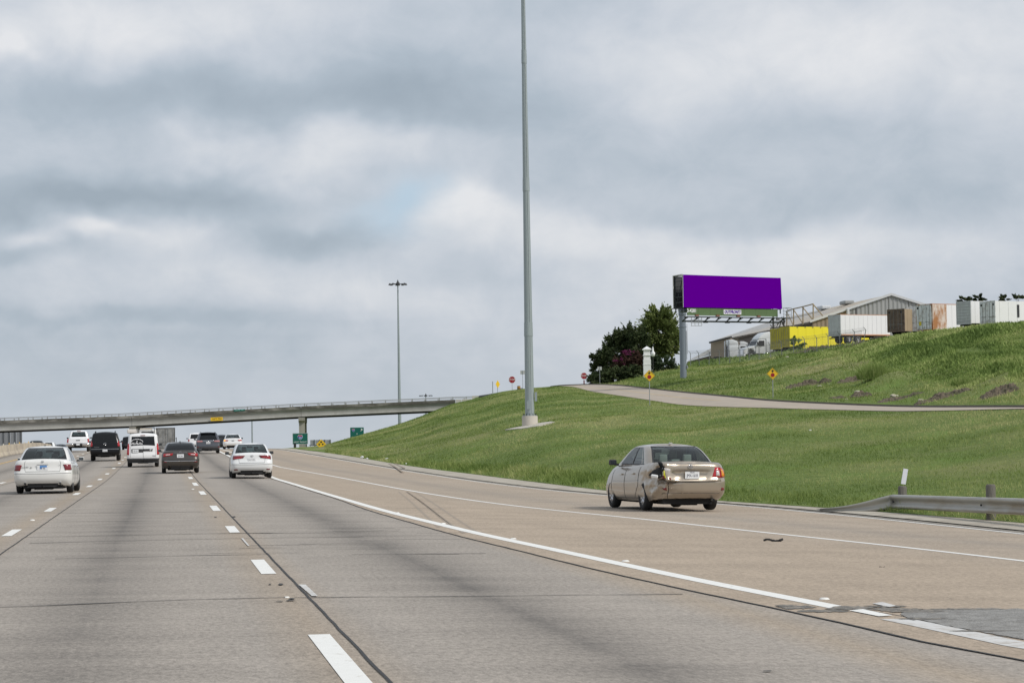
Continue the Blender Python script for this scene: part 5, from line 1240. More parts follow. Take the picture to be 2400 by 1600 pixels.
# signs fixed to the bridge
m_yel2 = pm('yellow_sign', (.82, .52, .02), .5, 0, .03, 3); m_grn = pm('green_sign', (.0, .115, .088), .45, 0, .04, 3); m_blk = pm('black_legend', (.02, .02, .02), .5); m_wht = pm('white_legend', (.82, .82, .82), .5)
m_signback = pm('sign_back', (.36, .37, .38), .5, .4, .08, 3); m_redsign = pm('stop_red', (.32, .008, .02), .45, 0, .06, 4)
rotb = math.atan2(bdh.y, bdh.x)
c = at(505.5, -.06); s = empty('clearance_sign', (c.x, c.y, P(505.5, 981.5, c.y).z), (0, -.025, rotb)); tag(s, 'yellow clearance plate fixed to the bridge girder over the lanes', 'sign')
m = MB(); m.box((0, 0, 0), (2.0, .06, .58)); m.build('panel', m_yel2, s); text('legend', "16FT 7IN", .40, m_blk, s, (0, -.036, 0), sx=1.0)
c = at(558.8, -.10); s = empty('street_name_sign', (c.x, c.y, P(558.8, 961.0, c.y).z), (0, -.04, rotb)); tag(s, 'small green street name plate on the bridge parapet', 'sign')
m = MB(); m.box((0, 0, 0), (1.85, .05, .30)); m.build('panel', m_grn, s); m = MB(); [m.box((-.62+k*.155, -.03, .01*((k*7)%3-1)), (.10, .01, .13+.03*((k*5)%3))) for k in range(9) if k != 5]; m.build('worn_legend', pm('pale_legend', (.18, .42, .36), .6), s)

# ================================================================== HIGH MASTS
def mast(name, label, base, h, r0, r1, ped=True, head=3.2, hz=None, joints=()):
    root = empty(name, base); tag(root, label, 'light mast')
    m = MB(); n = 16; v = []; K = 24
    z0 = .68 if ped else 0
    for k in range(K+1):
        z = z0+(h-z0)*k/K; r = r0+(r1-r0)*k/K
        # slip joints: the upper section grips over the lower one
        for i in range(n):
            a = 2*PI*i/n; v.append((r*math.cos(a), r*math.sin(a), z))
    m.add(v, [(k*n+i, k*n+(i+1) % n, (k+1)*n+(i+1) % n, (k+1)*n+i) for k in range(K) for i in range(n)]); o = m.build('pole', m_pole, root)
    for zj in joints:
        r = r0+(r1-r0)*(zj-z0)/(h-z0); m = MB(); m.lathe([(r, zj), (r+.022, zj), (r+.008, zj+.9), (r-.02, zj+.9)], 16); m.build('slip_joint', m_pole, root)
    # head ring with luminaires
    m = MB(); m.lathe([(.30, h-.1), (.42, h-.1), (.42, h+.25), (.15, h+.7), (.02, h+1.1)], 12); m.build('mast_head', m_dark, root)
    for k in range(8):
        a = 2*PI*k/8+.2; R = head/2; m = MB(); m.bar((.3*math.cos(a), .3*math.sin(a), h+.15), (R*math.cos(a)*.72, R*math.sin(a)*.72, h+.25), .05, 5)
        m.lathe([(.02, .28), (.14, .20), (.30, -.05), (.30, -.12), (.02, -.12)], 10, 'Z', (R*math.cos(a), R*math.sin(a), h+.1)); m.build('luminaire', m_dark, root)
    return root
mb_ = thit(1242, 997)
d0 = mb_.y; zb = mb_.z
near = mast('high_mast_pole', 'tall galvanised high mast light pole on a concrete drum on the grass slope', (mb_.x, d0, zb), 41, .305, .055, True, 3.2, joints=(5.9, 15.5, 24.0))
m = MB(); m.lathe([(.52, -.6), (.52, .60), (.50, .64), (.001, .64)], 24); o = m.build('pedestal', pm('pedestal_concrete', (.50, .46, .40), .9, 0, .1, 2), near, True); o.data.set_sharp_from_angle(angle=.6)
m = MB(); m.lathe([(.40, .64), (.44, .645), (.44, .70), (.40, .705), (.001, .706)], 16); m.build('base_flange', m_pole, near)
m = MB()
for k in range(12): a = 2*PI*k/12; m.bar((.42*math.cos(a), .42*math.sin(a), .62), (.42*math.cos(a), .42*math.sin(a), .80), .025, 6)
m.build('anchor_bolts', m_dark, near)
m = MB(); m.box((.42, -.05, 1.9), (.16, .2, .6)); m.build('service_box', m_pole, near)
m = MB(); m.box((-.06, -.30, 1.35), (.24, .05, .55)); m.build('access_door', m_pole, near)
m = MB(); m.bar((.12, -.285, .75), (.05, -.11, 36), .012, 4); m.build('weld_seam', m_steel, near)
# thin slab of concrete around the drum, following the slope
pts = [thit(x, y) for x, y in ((1184, 1008), (1222, 1005.5), (1262, 999.5), (1301, 990.5), (1292, 989), (1262, 992.5), (1205, 1003.5))]
m = MB(); v = [p+Vector((0, 0, .06)) for p in pts]+[p-Vector((0, 0, .2)) for p in pts]; n = len(pts); m.add(v, [tuple(range(n)), tuple(range(2*n-1, n-1, -1))]+[(i, (i+1) % n, n+(i+1) % n, n+i)[::-1] for i in range(n)])
o = m.build('slab', pm('pedestal_concrete', (.5, .46, .4)), near); o.data.transform(Matrix.Translation(-near.location))
d = 480; b = Vector(((934-1200)/FPX*d, d, -6)); ztop = P(927, 668, d).z
mast('high_mast_pole', 'distant high mast light with a ring of lamps rising behind the overpass', b, ztop+6, .42, .12, False, 3.2)
d = 900; ztop = P(995, 928, d).z; mast('high_mast_pole', 'very distant small lamp cluster just above the overpass rail', ((996-1200)/FPX*d, d, -20), ztop+20, .4, .16, False, 4.6)
d = 430; zt_ = P(587, 958, d).z; m = MB(); m.bar((0, 0, -3), (0, 0, zt_), .16, 8, .10); o = m.build('lamp_post', m_pole); o.location = ((588-1200)/FPX*d, d, 0); tag(o, 'thin grey post standing behind the overpass between the far white car and the green sign', 'post')

# ================================================================== SIGNS
def shield(par, r, loc):
    m = MB(); pts = []
    pts = [(-1, .72), (-.55, 1.0), (0, .86), (.55, 1.0), (1, .72), (1.05, .2), (.85, -.35), (.45, -.8), (0, -1.05), (-.45, -.8), (-.85, -.35), (-1.05, .2)]
    def poly(ps, y, mat, nm):
        m = MB(); n = len(ps); v = [(x*r, y, z*r) for x, z in ps]+[(x*r, y+.01, z*r) for x, z in ps]; m.add(v, [tuple(range(n)), tuple(range(2*n-1, n-1, -1))]+[(i, n+i, n+(i+1) % n, (i+1) % n) for i in range(n)]); o = m.build(nm, mat, par); o.location = loc; return o
    poly(pts, -.012, m_wht, 'shield_border'); poly([(x*.9, z*.9) for x, z in pts], -.022, pm('shield_blue', (.02, .09, .42), .5), 'shield')
    poly([(-.86, .62), (-.5, .88), (0, .76), (.5, .88), (.86, .62), (.92, .42), (-.92, .42)], -.030, pm('shield_red', (.55, .03, .04), .5), 'shield_band')
def sign_root(name, label, px, py_base, d, cat='sign', yaw=0.0, z=None):
    p = P(px, py_base, d); root = empty(name, (p.x, p.y, p.z if z is None else z), (0, 0, yaw)); tag(root, label, cat); return root, p
def zz(px, py, d): return P(px, py, d).z
# NEXT RIGHT
d = 300; root, p = sign_root('route_sign', 'green interstate 20 guide sign reading NEXT RIGHT beside the pier', 704, 1060, d)
zc = zz(704, 1027.5, d)-p.z; m = MB(); m.box((0, 0, zc), (1.90, .05, 1.36)); m.build('panel', m_grn, root)
m = MB()
for a, b in (((-.95, .68), (.95, .68)), ((-.95, -.68), (.95, -.68)), ((-.95, -.68), (-.95, .68)), ((.95, -.68), (.95, .68))): m.bar((a[0]*.97, -.03, zc+a[1]*.96), (b[0]*.97, -.03, zc+b[1]*.96), .016, 4)
m.build('border', m_wht, root); shield(root, .30, (0, -.03, zc+.16)); text('shield_number', '20', .36, m_wht, root, (0, -.066, zc+.10), sx=.9); text('legend', 'NEXT RIGHT', .25, m_wht, root, (0, -.032, zc-.42), sx=1.12)
m = MB(); [m.box((sx*.62, .05, zc/2-.9), (.09, .09, zc+1.8)) for sx in (-1, 1)]; m.build('posts', m_steel, root); m = MB(); m.box((-.66, -.05, .55), (.30, .25, 1.2)); m.build('control_box', m_dark, root)
# second guide sign
d = 335; root, p = sign_root('guide_sign', 'green exit guide sign with arrow, half sunk behind the grass crest', 837, 1035, d)
zc = zz(837, 1014, d)-p.z; m = MB(); m.box((0, 0, zc), (1.88, .05, 1.5)); m.build('panel', m_grn, root); shield(root, .20, (-.50, -.03, zc+.36)); text('shield_number', '20', .2, m_wht, root, (-.50, -.066, zc+.33)); 
text('legend', 'A', .26, m_wht, root, (0, -.03, zc-.12)); m = MB(); m.bar((.52, -.04, zc+.25), (.68, -.04, zc+.50), .05, 5); m.bar((.70, -.04, zc+.54), (.55, -.04, zc+.52), .05, 5); m.bar((.70, -.04, zc+.54), (.71, -.04, zc+.36), .05, 5); m.build('arrow', m_wht, root)
m = MB(); [m.box((sx*.6, .06, zc-2), (.09, .09, 3.6)) for sx in (-1, 1)]; m.build('posts', m_steel, root)
def diamond(par, z, half, mat=m_yel2, y=0):
    m = MB(); v = []
    for yy_ in (-.012, .012): v += [(0, y+yy_, z+half), (half, y+yy_, z), (0, y+yy_, z-half), (-half, y+yy_, z)]
    m.add(v, [(3, 2, 1, 0), (4, 5, 6, 7), (0, 1, 5, 4), (1, 2, 6, 5), (2, 3, 7, 6), (3, 0, 4, 7)]); return m.build('panel', mat, par)
def disc(par, c, r, mat, name, y=-.02):
    m = MB(); n = 20; v = [(c[0]+r*math.cos(2*PI*k/n), y, c[1]+r*math.sin(2*PI*k/n)) for k in range(n)]+[(c[0]+r*math.cos(2*PI*k/n), y+.008, c[1]+r*math.sin(2*PI*k/n)) for k in range(n)]
    m.add(v, [tuple(range(n)), tuple(range(2*n-1, n-1, -1))]+[(k, n+k, n+(k+1) % n, (k+1) % n) for k in range(n)]); return m.build(name, mat, par)
# yellow diamond with dots, half hidden
d = 250; root, p = sign_root('warning_sign', 'yellow diamond warning sign with black dots poking over the foot of the slope', 753, 1056, d)
zc = zz(753, 1040.5, d)-p.z; diamond(root, zc, .52); disc(root, (0, zc+.22), .10, m_blk, 'symbol'); disc(root, (-.20, zc-.02), .09, m_blk, 'symbol'); disc(root, (.16, zc-.0), .09, m_blk, 'symbol'); m = MB(); m.bar((0, .04, -1), (0, .04, zc), .035, 6); m.build('post', m_steel, root)
# back of overhead signs
def signback(label, px0, px1, py0, py1, d, nrib, truss=True):
    a, b = P(px0, py1, d), P(px1, py0, d); root = empty('overhead_sign', (a.x, d, a.z)); tag(root, label, 'sign structure')
    w, h = b.x-a.x, b.z-a.z; n = nrib
    for k in range(n):
        m = MB(); m.box(((k+.5)*w/n, 0, h/2), (w/n-.04, .06, h)); m.build('panel', m_signback, root)
        m = MB(); m.box(((k+.8)*w/n, -.10, h/2-.1), (.13, .12, h+.3)); m.build('stiffener', pm('dark_steel', (.12, .13, .14), .5, .4), root)
    if truss:
        m = MB(); m.bar((-.2, .5, -.1), (w+.3, .5, -.1), .09, 5); m.bar((-.2, .5, -1.3), (w+.3, .5, -1.3), .09, 5)
        q = int(w/.9)
        for k in range(q): m.bar((k*.9, .5, -.1), (k*.9+.45, .5, -1.3), .05, 4); m.bar((k*.9+.45, .5, -1.3), (k*.9+.9, .5, -.1), .05, 4)
        m.build('truss', pm('dark_steel', (.12, .13, .14), .5, .4), root)
    m = MB(); m.bar((w*.5, .8, -8), (w*.5, .8, h), .18, 8); m.build('sign_post', m_steel, root)
signback('back of a ribbed overhead sign seen above the barrier at far left', -30, 52, 1008, 1047, 420, 6, False)
signback('back of a distant overhead sign on a truss behind the yellow diamond', 727, 776, 1030, 1042, 460, 4, True)
# stop signs
def stop(label, px, pyc, py_base, d, R, extra=None):
    root, p = sign_root('stop_sign', label, px, py_base, d); z = tz(p.x, p.y); root.location.z = min(z, p.z)+0.0; zc = zz(px, pyc, d)-root.location.z
    def octo(r, y, mat, nm):
        m = MB(); v = []
        for yy_ in (y, y+.01): v += [(r*math.cos(PI/8+k*PI/4), yy_, zc+r*math.sin(PI/8+k*PI/4)) for k in range(8)]
        m.add(v, [tuple(range(8)), tuple(range(15, 7, -1))]+[(k, 8+k, 8+(k+1) % 8, (k+1) % 8) for k in range(8)]); return m.build(nm, mat, root)
    octo(R, -.01, m_wht, 'border'); octo(R*.94, -.022, m_redsign, 'panel'); text('legend', 'STOP', R*.86, m_wht, root, (0, -.030, zc), sx=.86, depth=.006)
    m = MB(); m.bar((0, .04, -.5), (0, .04, zc), .03, 6); m.build('post', m_steel, root); return root, zc
stop('red STOP sign left of the tall pole on the crest', 1200.5, 889.5, 911, 318, .47)
r2_, zc = stop('red STOP sign at the top of the frontage road by the trees', 1369, 880.5, 903, 318, .45)
m = MB(); m.box((0, .0, zc-.95), (.16, .03, .75)); m.build('red_post_strip', m_redsign, r2_)
d = 322; root, p = sign_root('street_name_sign', 'small green street name blade beside the farther STOP sign', 1379.5, 903, d); zc = zz(1379.5, 885, d)-p.z; m = MB(); m.box((0, 0, zc), (.32, .02, .16)); m.build('panel', m_grn, root); m = MB(); m.bar((-.0, .03, -.4), (-.0, .03, zc), .025, 5); m.build('post', m_steel, root)
def backsign(label, px0, px1, py0, py1, pyb, d, nm='traffic_sign'):
    pxc = (px0+px1)/2; root, p = sign_root(nm, label, pxc, pyb, d); z = tz(p.x, p.y); root.location.z = min(z, p.z); w = (px1-px0)*d/FPX; z0 = zz(pxc, py1, d)-root.location.z; z1 = zz(pxc, py0, d)-root.location.z
    m = MB(); m.box((0, 0, (z0+z1)/2), (w, .03, z1-z0)); m.build('panel', pm('pale_sign_back', (.50, .51, .50), .5, .2), root); m = MB(); m.bar((0, -.04, -.4), (0, -.04, z1), .035, 6); m.build('post', m_steel, root); m = MB(); m.box((0, -.03, (z0+z1)/2), (.06, .04, z1-z0)); m.build('bracket', m_steel, root)
backsign('pale back of a square sign partly behind the tall pole', 1220, 1231, 868, 877, 911, 312)
backsign('grey back of a square sign in front of the dark trees', 1401, 1411, 859, 867, 900, 312)
# narrow yellow diamond (turned) and bare post
d = 305; root, p = sign_root('warning_sign', 'narrow turned yellow diamond sign on the crest left of the STOP sign', 1167, 922, d, yaw=math.radians(58)); root.location.z = tz(p.x, p.y)-.1
zc = zz(1167, 900, d)-root.location.z; diamond(root, zc, .50); m = MB(); m.bar((0, .04, -.3), (0, .04, zc), .035, 6); m.build('post', m_steel, root)
d = 306; p = P(1155, 924, d); m = MB(); m.bar((0, 0, -.5), (0, 0, zz(1155, 893.5, d)-p.z), .055, 6); o = m.build('marker_post', m_steel); o.location = p; tag(o, 'bare grey post left of the narrow yellow diamond sign', 'post')
d = 312; p = P(1216, 912, d); root = empty('traffic_drum', (p.x, p.y, tz(p.x, p.y)-.1)); tag(root, 'small brown and orange drum on the crest just left of the tall pole', 'barrel'); m = MB(); m.lathe([(.22, 0), (.22, .35), (.20, .38), (.20, .62), (.17, .66), (.001, .66)], 12); m.build('drum', pm('brown_orange', (.16, .07, .02), .7, 0, .3, 3), root); m = MB(); m.lathe([(.215, .40), (.215, .56)], 12); m.build('band', pm('drum_band', (.5, .28, .05), .6), root)
m = MB(); m.box((.38, .1, .2), (.35, .3, .4)); o = m.build('sandbag', pm('grey_bag', (.25, .26, .28), .8), root); bevel_mesh(o, .08, 2)
# guard rail stub at the bridge end
m = MB(); a = P(1124, 929, 345); b = P(1152, 925, 330); m.bar((0, 0, 0), b-a, .16, 6); o = m.build('approach_rail', m_dark); o.location = a; tag(o, 'short dark guard rail where the overpass meets the grassy crest', 'guard rail')
# stop-ahead warning signs
def ahead(label, px, pyc, pyb, d, diag):
    p = thit(px, pyb) ; 
    if p is None: p = P(px, pyb, d)
    d = p.y; root = empty('stop_ahead_sign', p); tag(root, label, 'sign'); zc = zz(px, pyc, d)-p.z; h = diag/2*d/FPX
    diamond(root, zc, h); m = MB()
    q = [(0, zc+h*.97), (h*.97, zc), (0, zc-h*.97), (-h*.97, zc)]
    for i in range(4): a, b = q[i], q[(i+1) % 4]; m.bar((a[0]*.94, -.018, zc+(a[1]-zc)*.94), (b[0]*.94, -.018, zc+(b[1]-zc)*.94), .007, 4)
    m.build('border', m_blk, root); disc(root, (0, zc-h*.22), h*.34, m_redsign, 'red_disc')
    m = MB(); m.box((0, -.022, zc+h*.34), (h*.12, .01, h*.26)); m.prism([(-h*.26, zc+h*.38), (h*.26, zc+h*.38), (0, zc+h*.70)], -.027, -.017, xf=lambda v: Vector((v.x, v.z, v.y))); m.build('arrow', m_blk, root)
    m = MB(); m.bar((0, .03, -.4), (0, .03, zc), .034, 6); m.build('post', m_steel, root)
ahead('yellow stop ahead sign in front of the white pillar', 1523, 880, 950, 200, 27.5)
ahead('yellow stop ahead sign standing alone at the foot of the hill, right of the billboard', 1812, 875.5, 934, 195, 27.8)

# ================================================================== GUARD RAIL
m_gr = pm('weathered_guardrail', (.42, .41, .37), .5, .5, .12, 2.5, .05, 6, col2=(.30, .25, .18), c2scale=1.2, thr=(.5, .7), stretch=(.3, .3, 2)); m_wood = pm('weathered_wood', (.135, .125, .105), .9, 0, .3, 9, .5, 30, stretch=(1, 1, .2))
g1 = thit(2112, 1203) or hit(2112, 1203); g2 = thit(2320, 1217)
gdir = (g2-g1); gdir.z = 0; gl = gdir.length; gdir.normalize(); gn = Vector((gdir.y, -gdir.x, 0)); 
if gn.y > 0: gn = -gn
gr = empty('guardrail', g1); tag(gr, 'galvanised guardrail on round wooden posts whose left end bends down to the ground', 'guardrail')
S3 = FPX/g1.y
zt1 = P(2112, 1158, g1.y).z; 
wp = [(-.155, .01), (-.145, .06), (-.115, .085), (-.08, .08), (-.045, .02), (0, -.005), (.045, .02), (.08, .08), (.115, .085), (.145, .06), (.155, .01)]
def wbeam(cs, name):
    """cs: list of (point along, z centre, outward offset)"""
    v = []; 
    for q, zc, tilt in cs:
        for h, o_ in wp: v.append(q+gn*(.13+o_)+Vector((0, 0, zc+h*tilt)))
    n = len(wp); m = MB(); m.add(v, [(i*n+j, (i+1)*n+j, (i+1)*n+j+1, i*n+j+1) for i in range(len(cs)-1) for j in range(n-1)])
    o = m.build(name, m_gr, gr, True); md = o.modifiers.new('t', 'SOLIDIFY'); md.thickness = .006; o.data.transform(Matrix.Translation(-gr.location)); return o
zc1 = zt1-.155
cs = []
endp = P(1935, 1190, g1.y+1.0)
for k in range(13):
    t = k/12; a = Vector((endp.x, endp.y, 0)).lerp(Vector((g1.x, g1.y, 0))-gdir*.12, t); cs.append((a, (endp.z-.03)*(1-t)+zc1*t+(-.06*math.sin(PI*t)), .12+.88*min(1, t*1.15)))
wbeam(cs, 'rail')
slope_g = (P(2320, 1164, g2.y).z-P(2112, 1158, g1.y).z)/gl
cs = [(Vector((g1.x, g1.y, 0))+gdir*(s_-.12), zc1+slope_g*max(0, s_-.12), 1.0) for s_ in np.arange(0, 16, .5)]
wbeam(cs, 'rail')
for k in range(8):
    q = Vector((g1.x, g1.y, 0))+gdir*(gl*k); zg = tz(q.x, q.y); top = zc1+slope_g*gl*k+.40-(.06 if k == 0 else 0)
    m = MB(); m.lathe([(.001, top-g1.z), (.07, top-g1.z), (.095, top-g1.z-.03), (.10, zg-.3-g1.z)], 12); o = m.build('post', m_wood, gr, True); o.location = (q.x-g1.x-gn.x*.03, q.y-g1.y-gn.y*.03, 0); o.rotation_euler = (0, .02*(k == 0), 0)
    m = MB(); m.lathe([(.001, -.02), (.022, -.02), (.022, .0)], 8, 'X'); o = m.build('bolt', m_dark, gr); o.location = (q.x-g1.x+gn.x*.15-.15*gdir.x, q.y-g1.y+gn.y*.15, zc1+slope_g*gl*k-g1.z); o.rotation_euler = (0, 0, PI/2)
a = P(2117, 1134, g1.y); b = P(2123, 1098, g1.y); m = MB(); m.box((0, 0, 0), (.10, .03, (b-a).length)); o = m.build('delineator', pm('white_delineator', (.80, .80, .86), .5, 0, .03), gr); o.location = (a+b)/2-g1; o.rotation_euler = (0, math.atan2(b.x-a.x, b.z-a.z), 0)
# litter, tyre scrap
m_lit = pm('litter_white', (.80, .80, .82), .7)
for i, (x, y, w, lab) in enumerate(((813, 1070, .30, 'scrap of white paper at the shoulder edge, farthest up the road'), (849, 1073, .36, 'largest white scrap of litter at the grass edge'), (861, 1075, .2, 'thin upright white scrap just right of the largest one'), (908, 1077.5, .38, 'bluish white crumpled scrap on the lower grass slope'), (952, 1087, .16, 'tiny white scrap of litter nearest along the shoulder'), (1899, 1009, .14, 'white scrap of paper in the grass right of the beige car'))):
    p = thit(x, y) or hit(x, y); bm = bmesh.new(); bmesh.ops.create_icosphere(bm, subdivisions=2, radius=w/2)
    for v in bm.verts: v.co = v.co*(.6+.7*abs(mnoise.noise(v.co*9+Vector((i, 0, 0))))); v.co.z *= .6
    me = bpy.data.meshes.new('litter'); bm.to_mesh(me); bm.free(); o = link('litter', me, m_lit); o.location = p+Vector((0, 0, w*.15)); tag(o, lab, 'litter', 'scraps of litter on the verge')
def scrap(px, py, L_, lab):
    p = hit(px, py); m = MB(); last = None
    for k in range(7):
        a = Vector((-L_/2+L_*k/6, mnoise.noise(Vector((k*.9, px, 0)))*.05, L_*(.08+.06*math.sin(k*1.2))))
        if last is not None: m.bar(last, a, L_*(.05+.03*(k > 3)), 6, L_*.06)
        last = a
    o = m.build('tyre_scrap', m_black); o.location = p; tag(o, lab, 'tyre scrap')
scrap(1812, 1269, .30, 'black strip of shredded tyre lying between the two ramp lines')
scrap(2067, 1329, .07, 'tiny dark bit of rubber on the gore near the right edge')
# ================================================================== BILLBOARD
m_purple = pm('purple_vinyl', (.115, .0, .29), .9, 0, .01, 1, spec=.0); m_apron = pm('green_apron', (.095, .155, .06), .7, 0, .12, 1.2, stretch=(1, 1, 3))
dL, dR = 256.0, 263.0
bA = P(1601, 720, dL); bB = P(1832, 724, dR); bT = P(1601, 643.5, dL); bTR = P(1829, 651.5, dR)
bb = thit(1602, 887) or P(1602, 887, 258)
post_y = bb.y
bill = empty('billboard', bb); tag(bill, 'large blank purple billboard on a single thick steel post', 'billboard')
ubv = Vector((bB.x-bA.x, bB.y-bA.y, 0)); Lb = ubv.length; ubv.normalize(); nbv = Vector((-ubv.y, ubv.x, 0))   # points away from camera
yawb = math.atan2(ubv.y, ubv.x)
def bq(s, n, z): return Vector((bA.x, bA.y, 0))+ubv*s+nbv*n+Vector((0, 0, z))-Vector(bb)
def bbuild(mb, name, mat, par=bill): return mb.build(name, mat, par)
zb0, zb1 = bA.z, bT.z; zr0, zr1 = bB.z, bTR.z
# front face (very slightly out of square as photographed: a level board)
m = MB(); v = [bq(0, -.10, zb0), bq(Lb, -.10, zr0), bq(Lb-.12, -.10, zr1), bq(0, -.10, zb1), bq(0, .02, zb0), bq(Lb, .02, zr0), bq(Lb-.12, .02, zr1), bq(0, .02, zb1)]
m.add(v, [(0, 1, 2, 3), (5, 4, 7, 6), (0, 4, 5, 1), (1, 5, 6, 2), (2, 6, 7, 3), (3, 7, 4, 0)]); bbuild(m, 'advert_panel', m_purple)
Hb = zb1-zb0
m = MB()
nb_ = 1.55
for s_ in np.linspace(.1, Lb-.1, 9):
    m.bar(bq(s_, .12, zb0-.5), bq(s_, .12, zb1-.05), .07, 5); m.bar(bq(s_, nb_-.1, zb0-.5), bq(s_, nb_-.1, zb1-.05), .07, 5); m.bar(bq(s_, .12, zb1-.3), bq(s_, nb_-.1, zb0), .045, 4); m.bar(bq(s_, nb_, zb1-.3), bq(s_, .1, zb1-.3), .045, 4)
for zz_ in np.linspace(zb0, zb1-.1, 7): 
    for s_ in (.05, Lb*.5, Lb-.05): m.bar(bq(s_, .1, zz_), bq(s_, nb_, zz_), .05, 4)
bbuild(m, 'support_frame', pm('dark_frame_steel', (.05, .06, .062), .6, .3))
m = MB(); v = [bq(-.12, nb_, zb0-.1), bq(Lb-.2, nb_, zb0-.1), bq(Lb-.2, nb_, zb1-.1), bq(-.12, nb_, zb1-.1)]; v += [p+nbv*.08 for p in v]; m.add(v, [(3, 2, 1, 0), (4, 5, 6, 7), (0, 1, 5, 4), (1, 2, 6, 5), (2, 3, 7, 6), (3, 0, 4, 7)]); bbuild(m, 'rear_panel', pm('dark_backing', (.06, .065, .065), .7))
m = MB(); m.bar(bq(-.03, -.05, zb1+.02), bq(-.1, nb_, zb1-.06), .06, 5); m.bar(bq(-.03, -.08, zb0), bq(-.03, -.08, zb1), .035, 5); m.bar(bq(-.12, nb_, zb0), bq(-.12, nb_, zb1), .05, 5); bbuild(m, 'edge_trim', pm('pale_trim', (.45, .46, .43), .6))
# apron with number and name plate
za0 = P(1612, 741, dL).z; zaR = P(1820, 752.5-11, dR).z
aL = .50; aR = Lb-.55
n_ap = 8
for k in range(n_ap):
    s0 = aL+(aR-aL)*k/n_ap; s1 = aL+(aR-aL)*(k+1)/n_ap-.015; m = MB()
    zA = lambda s_: zb0+(zr0-zb0)*s_/Lb-.04; zB = lambda s_: zA(s_)-.80
    v = [bq(s0, -.02, zB(s0)), bq(s1, -.02, zB(s1)), bq(s1, -.02, zA(s1)), bq(s0, -.02, zA(s0))]; v += [p+nbv*.06 for p in v]
    m.add(v, [(0, 1, 2, 3), (7, 6, 5, 4), (0, 4, 5, 1), (1, 5, 6, 2), (2, 6, 7, 3), (3, 7, 4, 0)]); bbuild(m, 'apron_panel', m_apron)
def btext(s, size, mat, s_, z, sx=1, name='lettering', n=-.06):
    o = text(name, s, size, mat, bill, bq(s_, n, z), rot=(0, 0, yawb), sx=sx, depth=.01, bold=.012); return o
btext('3-4281', .52, m_wht, 1.08, zb0-.36, .85)
m = MB(); c = bq(Lb*.49, -.05, zb0-.42); 
for (w, h, n_, mt_, nm) in ((2.35, .48, 0, m_wht, 'name_plate'),):
    mm = MB(); mm.box((0, 0, 0), (w, .04, h)); o = mm.build(nm, mt_, bill); o.location = c; o.rotation_euler = (0, 0, yawb)
btext('OUTFRONT/', .46, pm('purple_ink', (.10, .03, .33), .6), Lb*.49, zb0-.42, .82, n=-.09)
# catwalk under the apron, floodlights, ladder
m = MB()
zc_ = lambda s_, n_=0: zb0+(zr0-zb0)*s_/Lb-1.02
for n_ in (-.75, -.1): m.bar(bq(0, n_, zc_(0)), bq(Lb+.5, n_, zc_(Lb+.5)), .045, 5)
m.bar(bq(.2, .5, zc_(0)-.42), bq(Lb, .5, zc_(Lb)-.42), .09, 6)
for s_ in np.arange(.2, Lb+.4, 1.45):
    m.bar(bq(s_, -.75, zc_(s_)), bq(s_, .5, zc_(s_)-.40), .05, 5); m.bar(bq(s_+.1, -.1, zc_(s_)), bq(s_+.1, .5, zc_(s_)-.42), .07, 5)
bbuild(m, 'catwalk', pm('dark_frame_steel', (.05, .06, .06)))
m = MB(); v = [bq(0, -.75, zc_(0)+.03), bq(Lb+.5, -.75, zc_(Lb)+.03), bq(Lb+.5, -.1, zc_(Lb)+.03), bq(0, -.1, zc_(0)+.03)]; m.add(v, [(0, 1, 2, 3)]); bbuild(m, 'catwalk_grating', m_signback)
for k in range(4):
    s_ = 1.7+k*2.75; m = MB(); m.box((0, 0, 0), (.42, .22, .16)); o = m.build('rust_bracket', pm('rusty_bracket', (.19, .07, .035), .8, 0, .3, 5), bill); o.location = bq(s_, -.12, zc_(s_)+.18); o.rotation_euler = (0, 0, yawb)
for k in range(3):
    s_ = 3.0+k*2.9; m = MB(); m.box((0, 0, 0), (.45, .3, .14)); o = m.build('floodlight', m_dark, bill); o.location = bq(s_, .1, zc_(s_)-.52); o.rotation_euler = (0, 0, yawb)
m = MB()
for zq in (0, .35, .7, 1.05): m.bar(bq(Lb-.4, -.75, zc_(Lb)+zq+.05), bq(Lb+.75, -.75, zc_(Lb)+zq+.05), .03, 5); m.bar(bq(Lb+.75, -.75, zc_(Lb)+zq+.05), bq(Lb+.75, .3, zc_(Lb)+zq+.05), .03, 5)
for s_ in (Lb-.3, Lb+.2, Lb+.75): m.bar(bq(s_, -.75, zc_(Lb)), bq(s_, -.75, zc_(Lb)+1.12), .03, 5)
bbuild(m, 'end_railing', m_steel)
m = MB()
for s_ in (.7, 1.15, 1.6, 2.05): m.bar(bq(s_, -.5, zc_(s_)-.95), bq(s_, -.5, zc_(s_)), .028, 5)
for zq in (-.95, -.65, -.3): m.bar(bq(.6, -.5, zc_(1)+zq), bq(2.05, -.5, zc_(1)+zq+.02), .028, 5)
bbuild(m, 'ladder_cage', m_signback)
pc = Vector((0, 0, 0)); topz = P(1602, 735, post_y).z-bb.z
m = MB(); v0 = P(1602, 887, post_y)-Vector(bb)
m.lathe([(.385, -.8), (.385, topz-.2), (.46, topz-.15), (.46, topz+.75), (.385, topz+.8), (.001, topz+.8)], 22); m.lathe([(.40, topz-1.6), (.44, topz-1.58), (.44, topz-1.5), (.40, topz-1.48)], 22)
o = m.build('post', pm('blue_grey_steel', (.215, .245, .29), .5, .25, .14, 1.2, stretch=(2, 2, .3)), bill, True); o.data.set_sharp_from_angle(angle=.5)
m = MB(); m.bar((.43, -.2, 2.2), (.43, -.2, topz-2.0), .03, 5); m.box((.46, -.2, 1.35), (.16, .2, .36)); m.build('conduit', m_steel, bill)
m = MB(); 
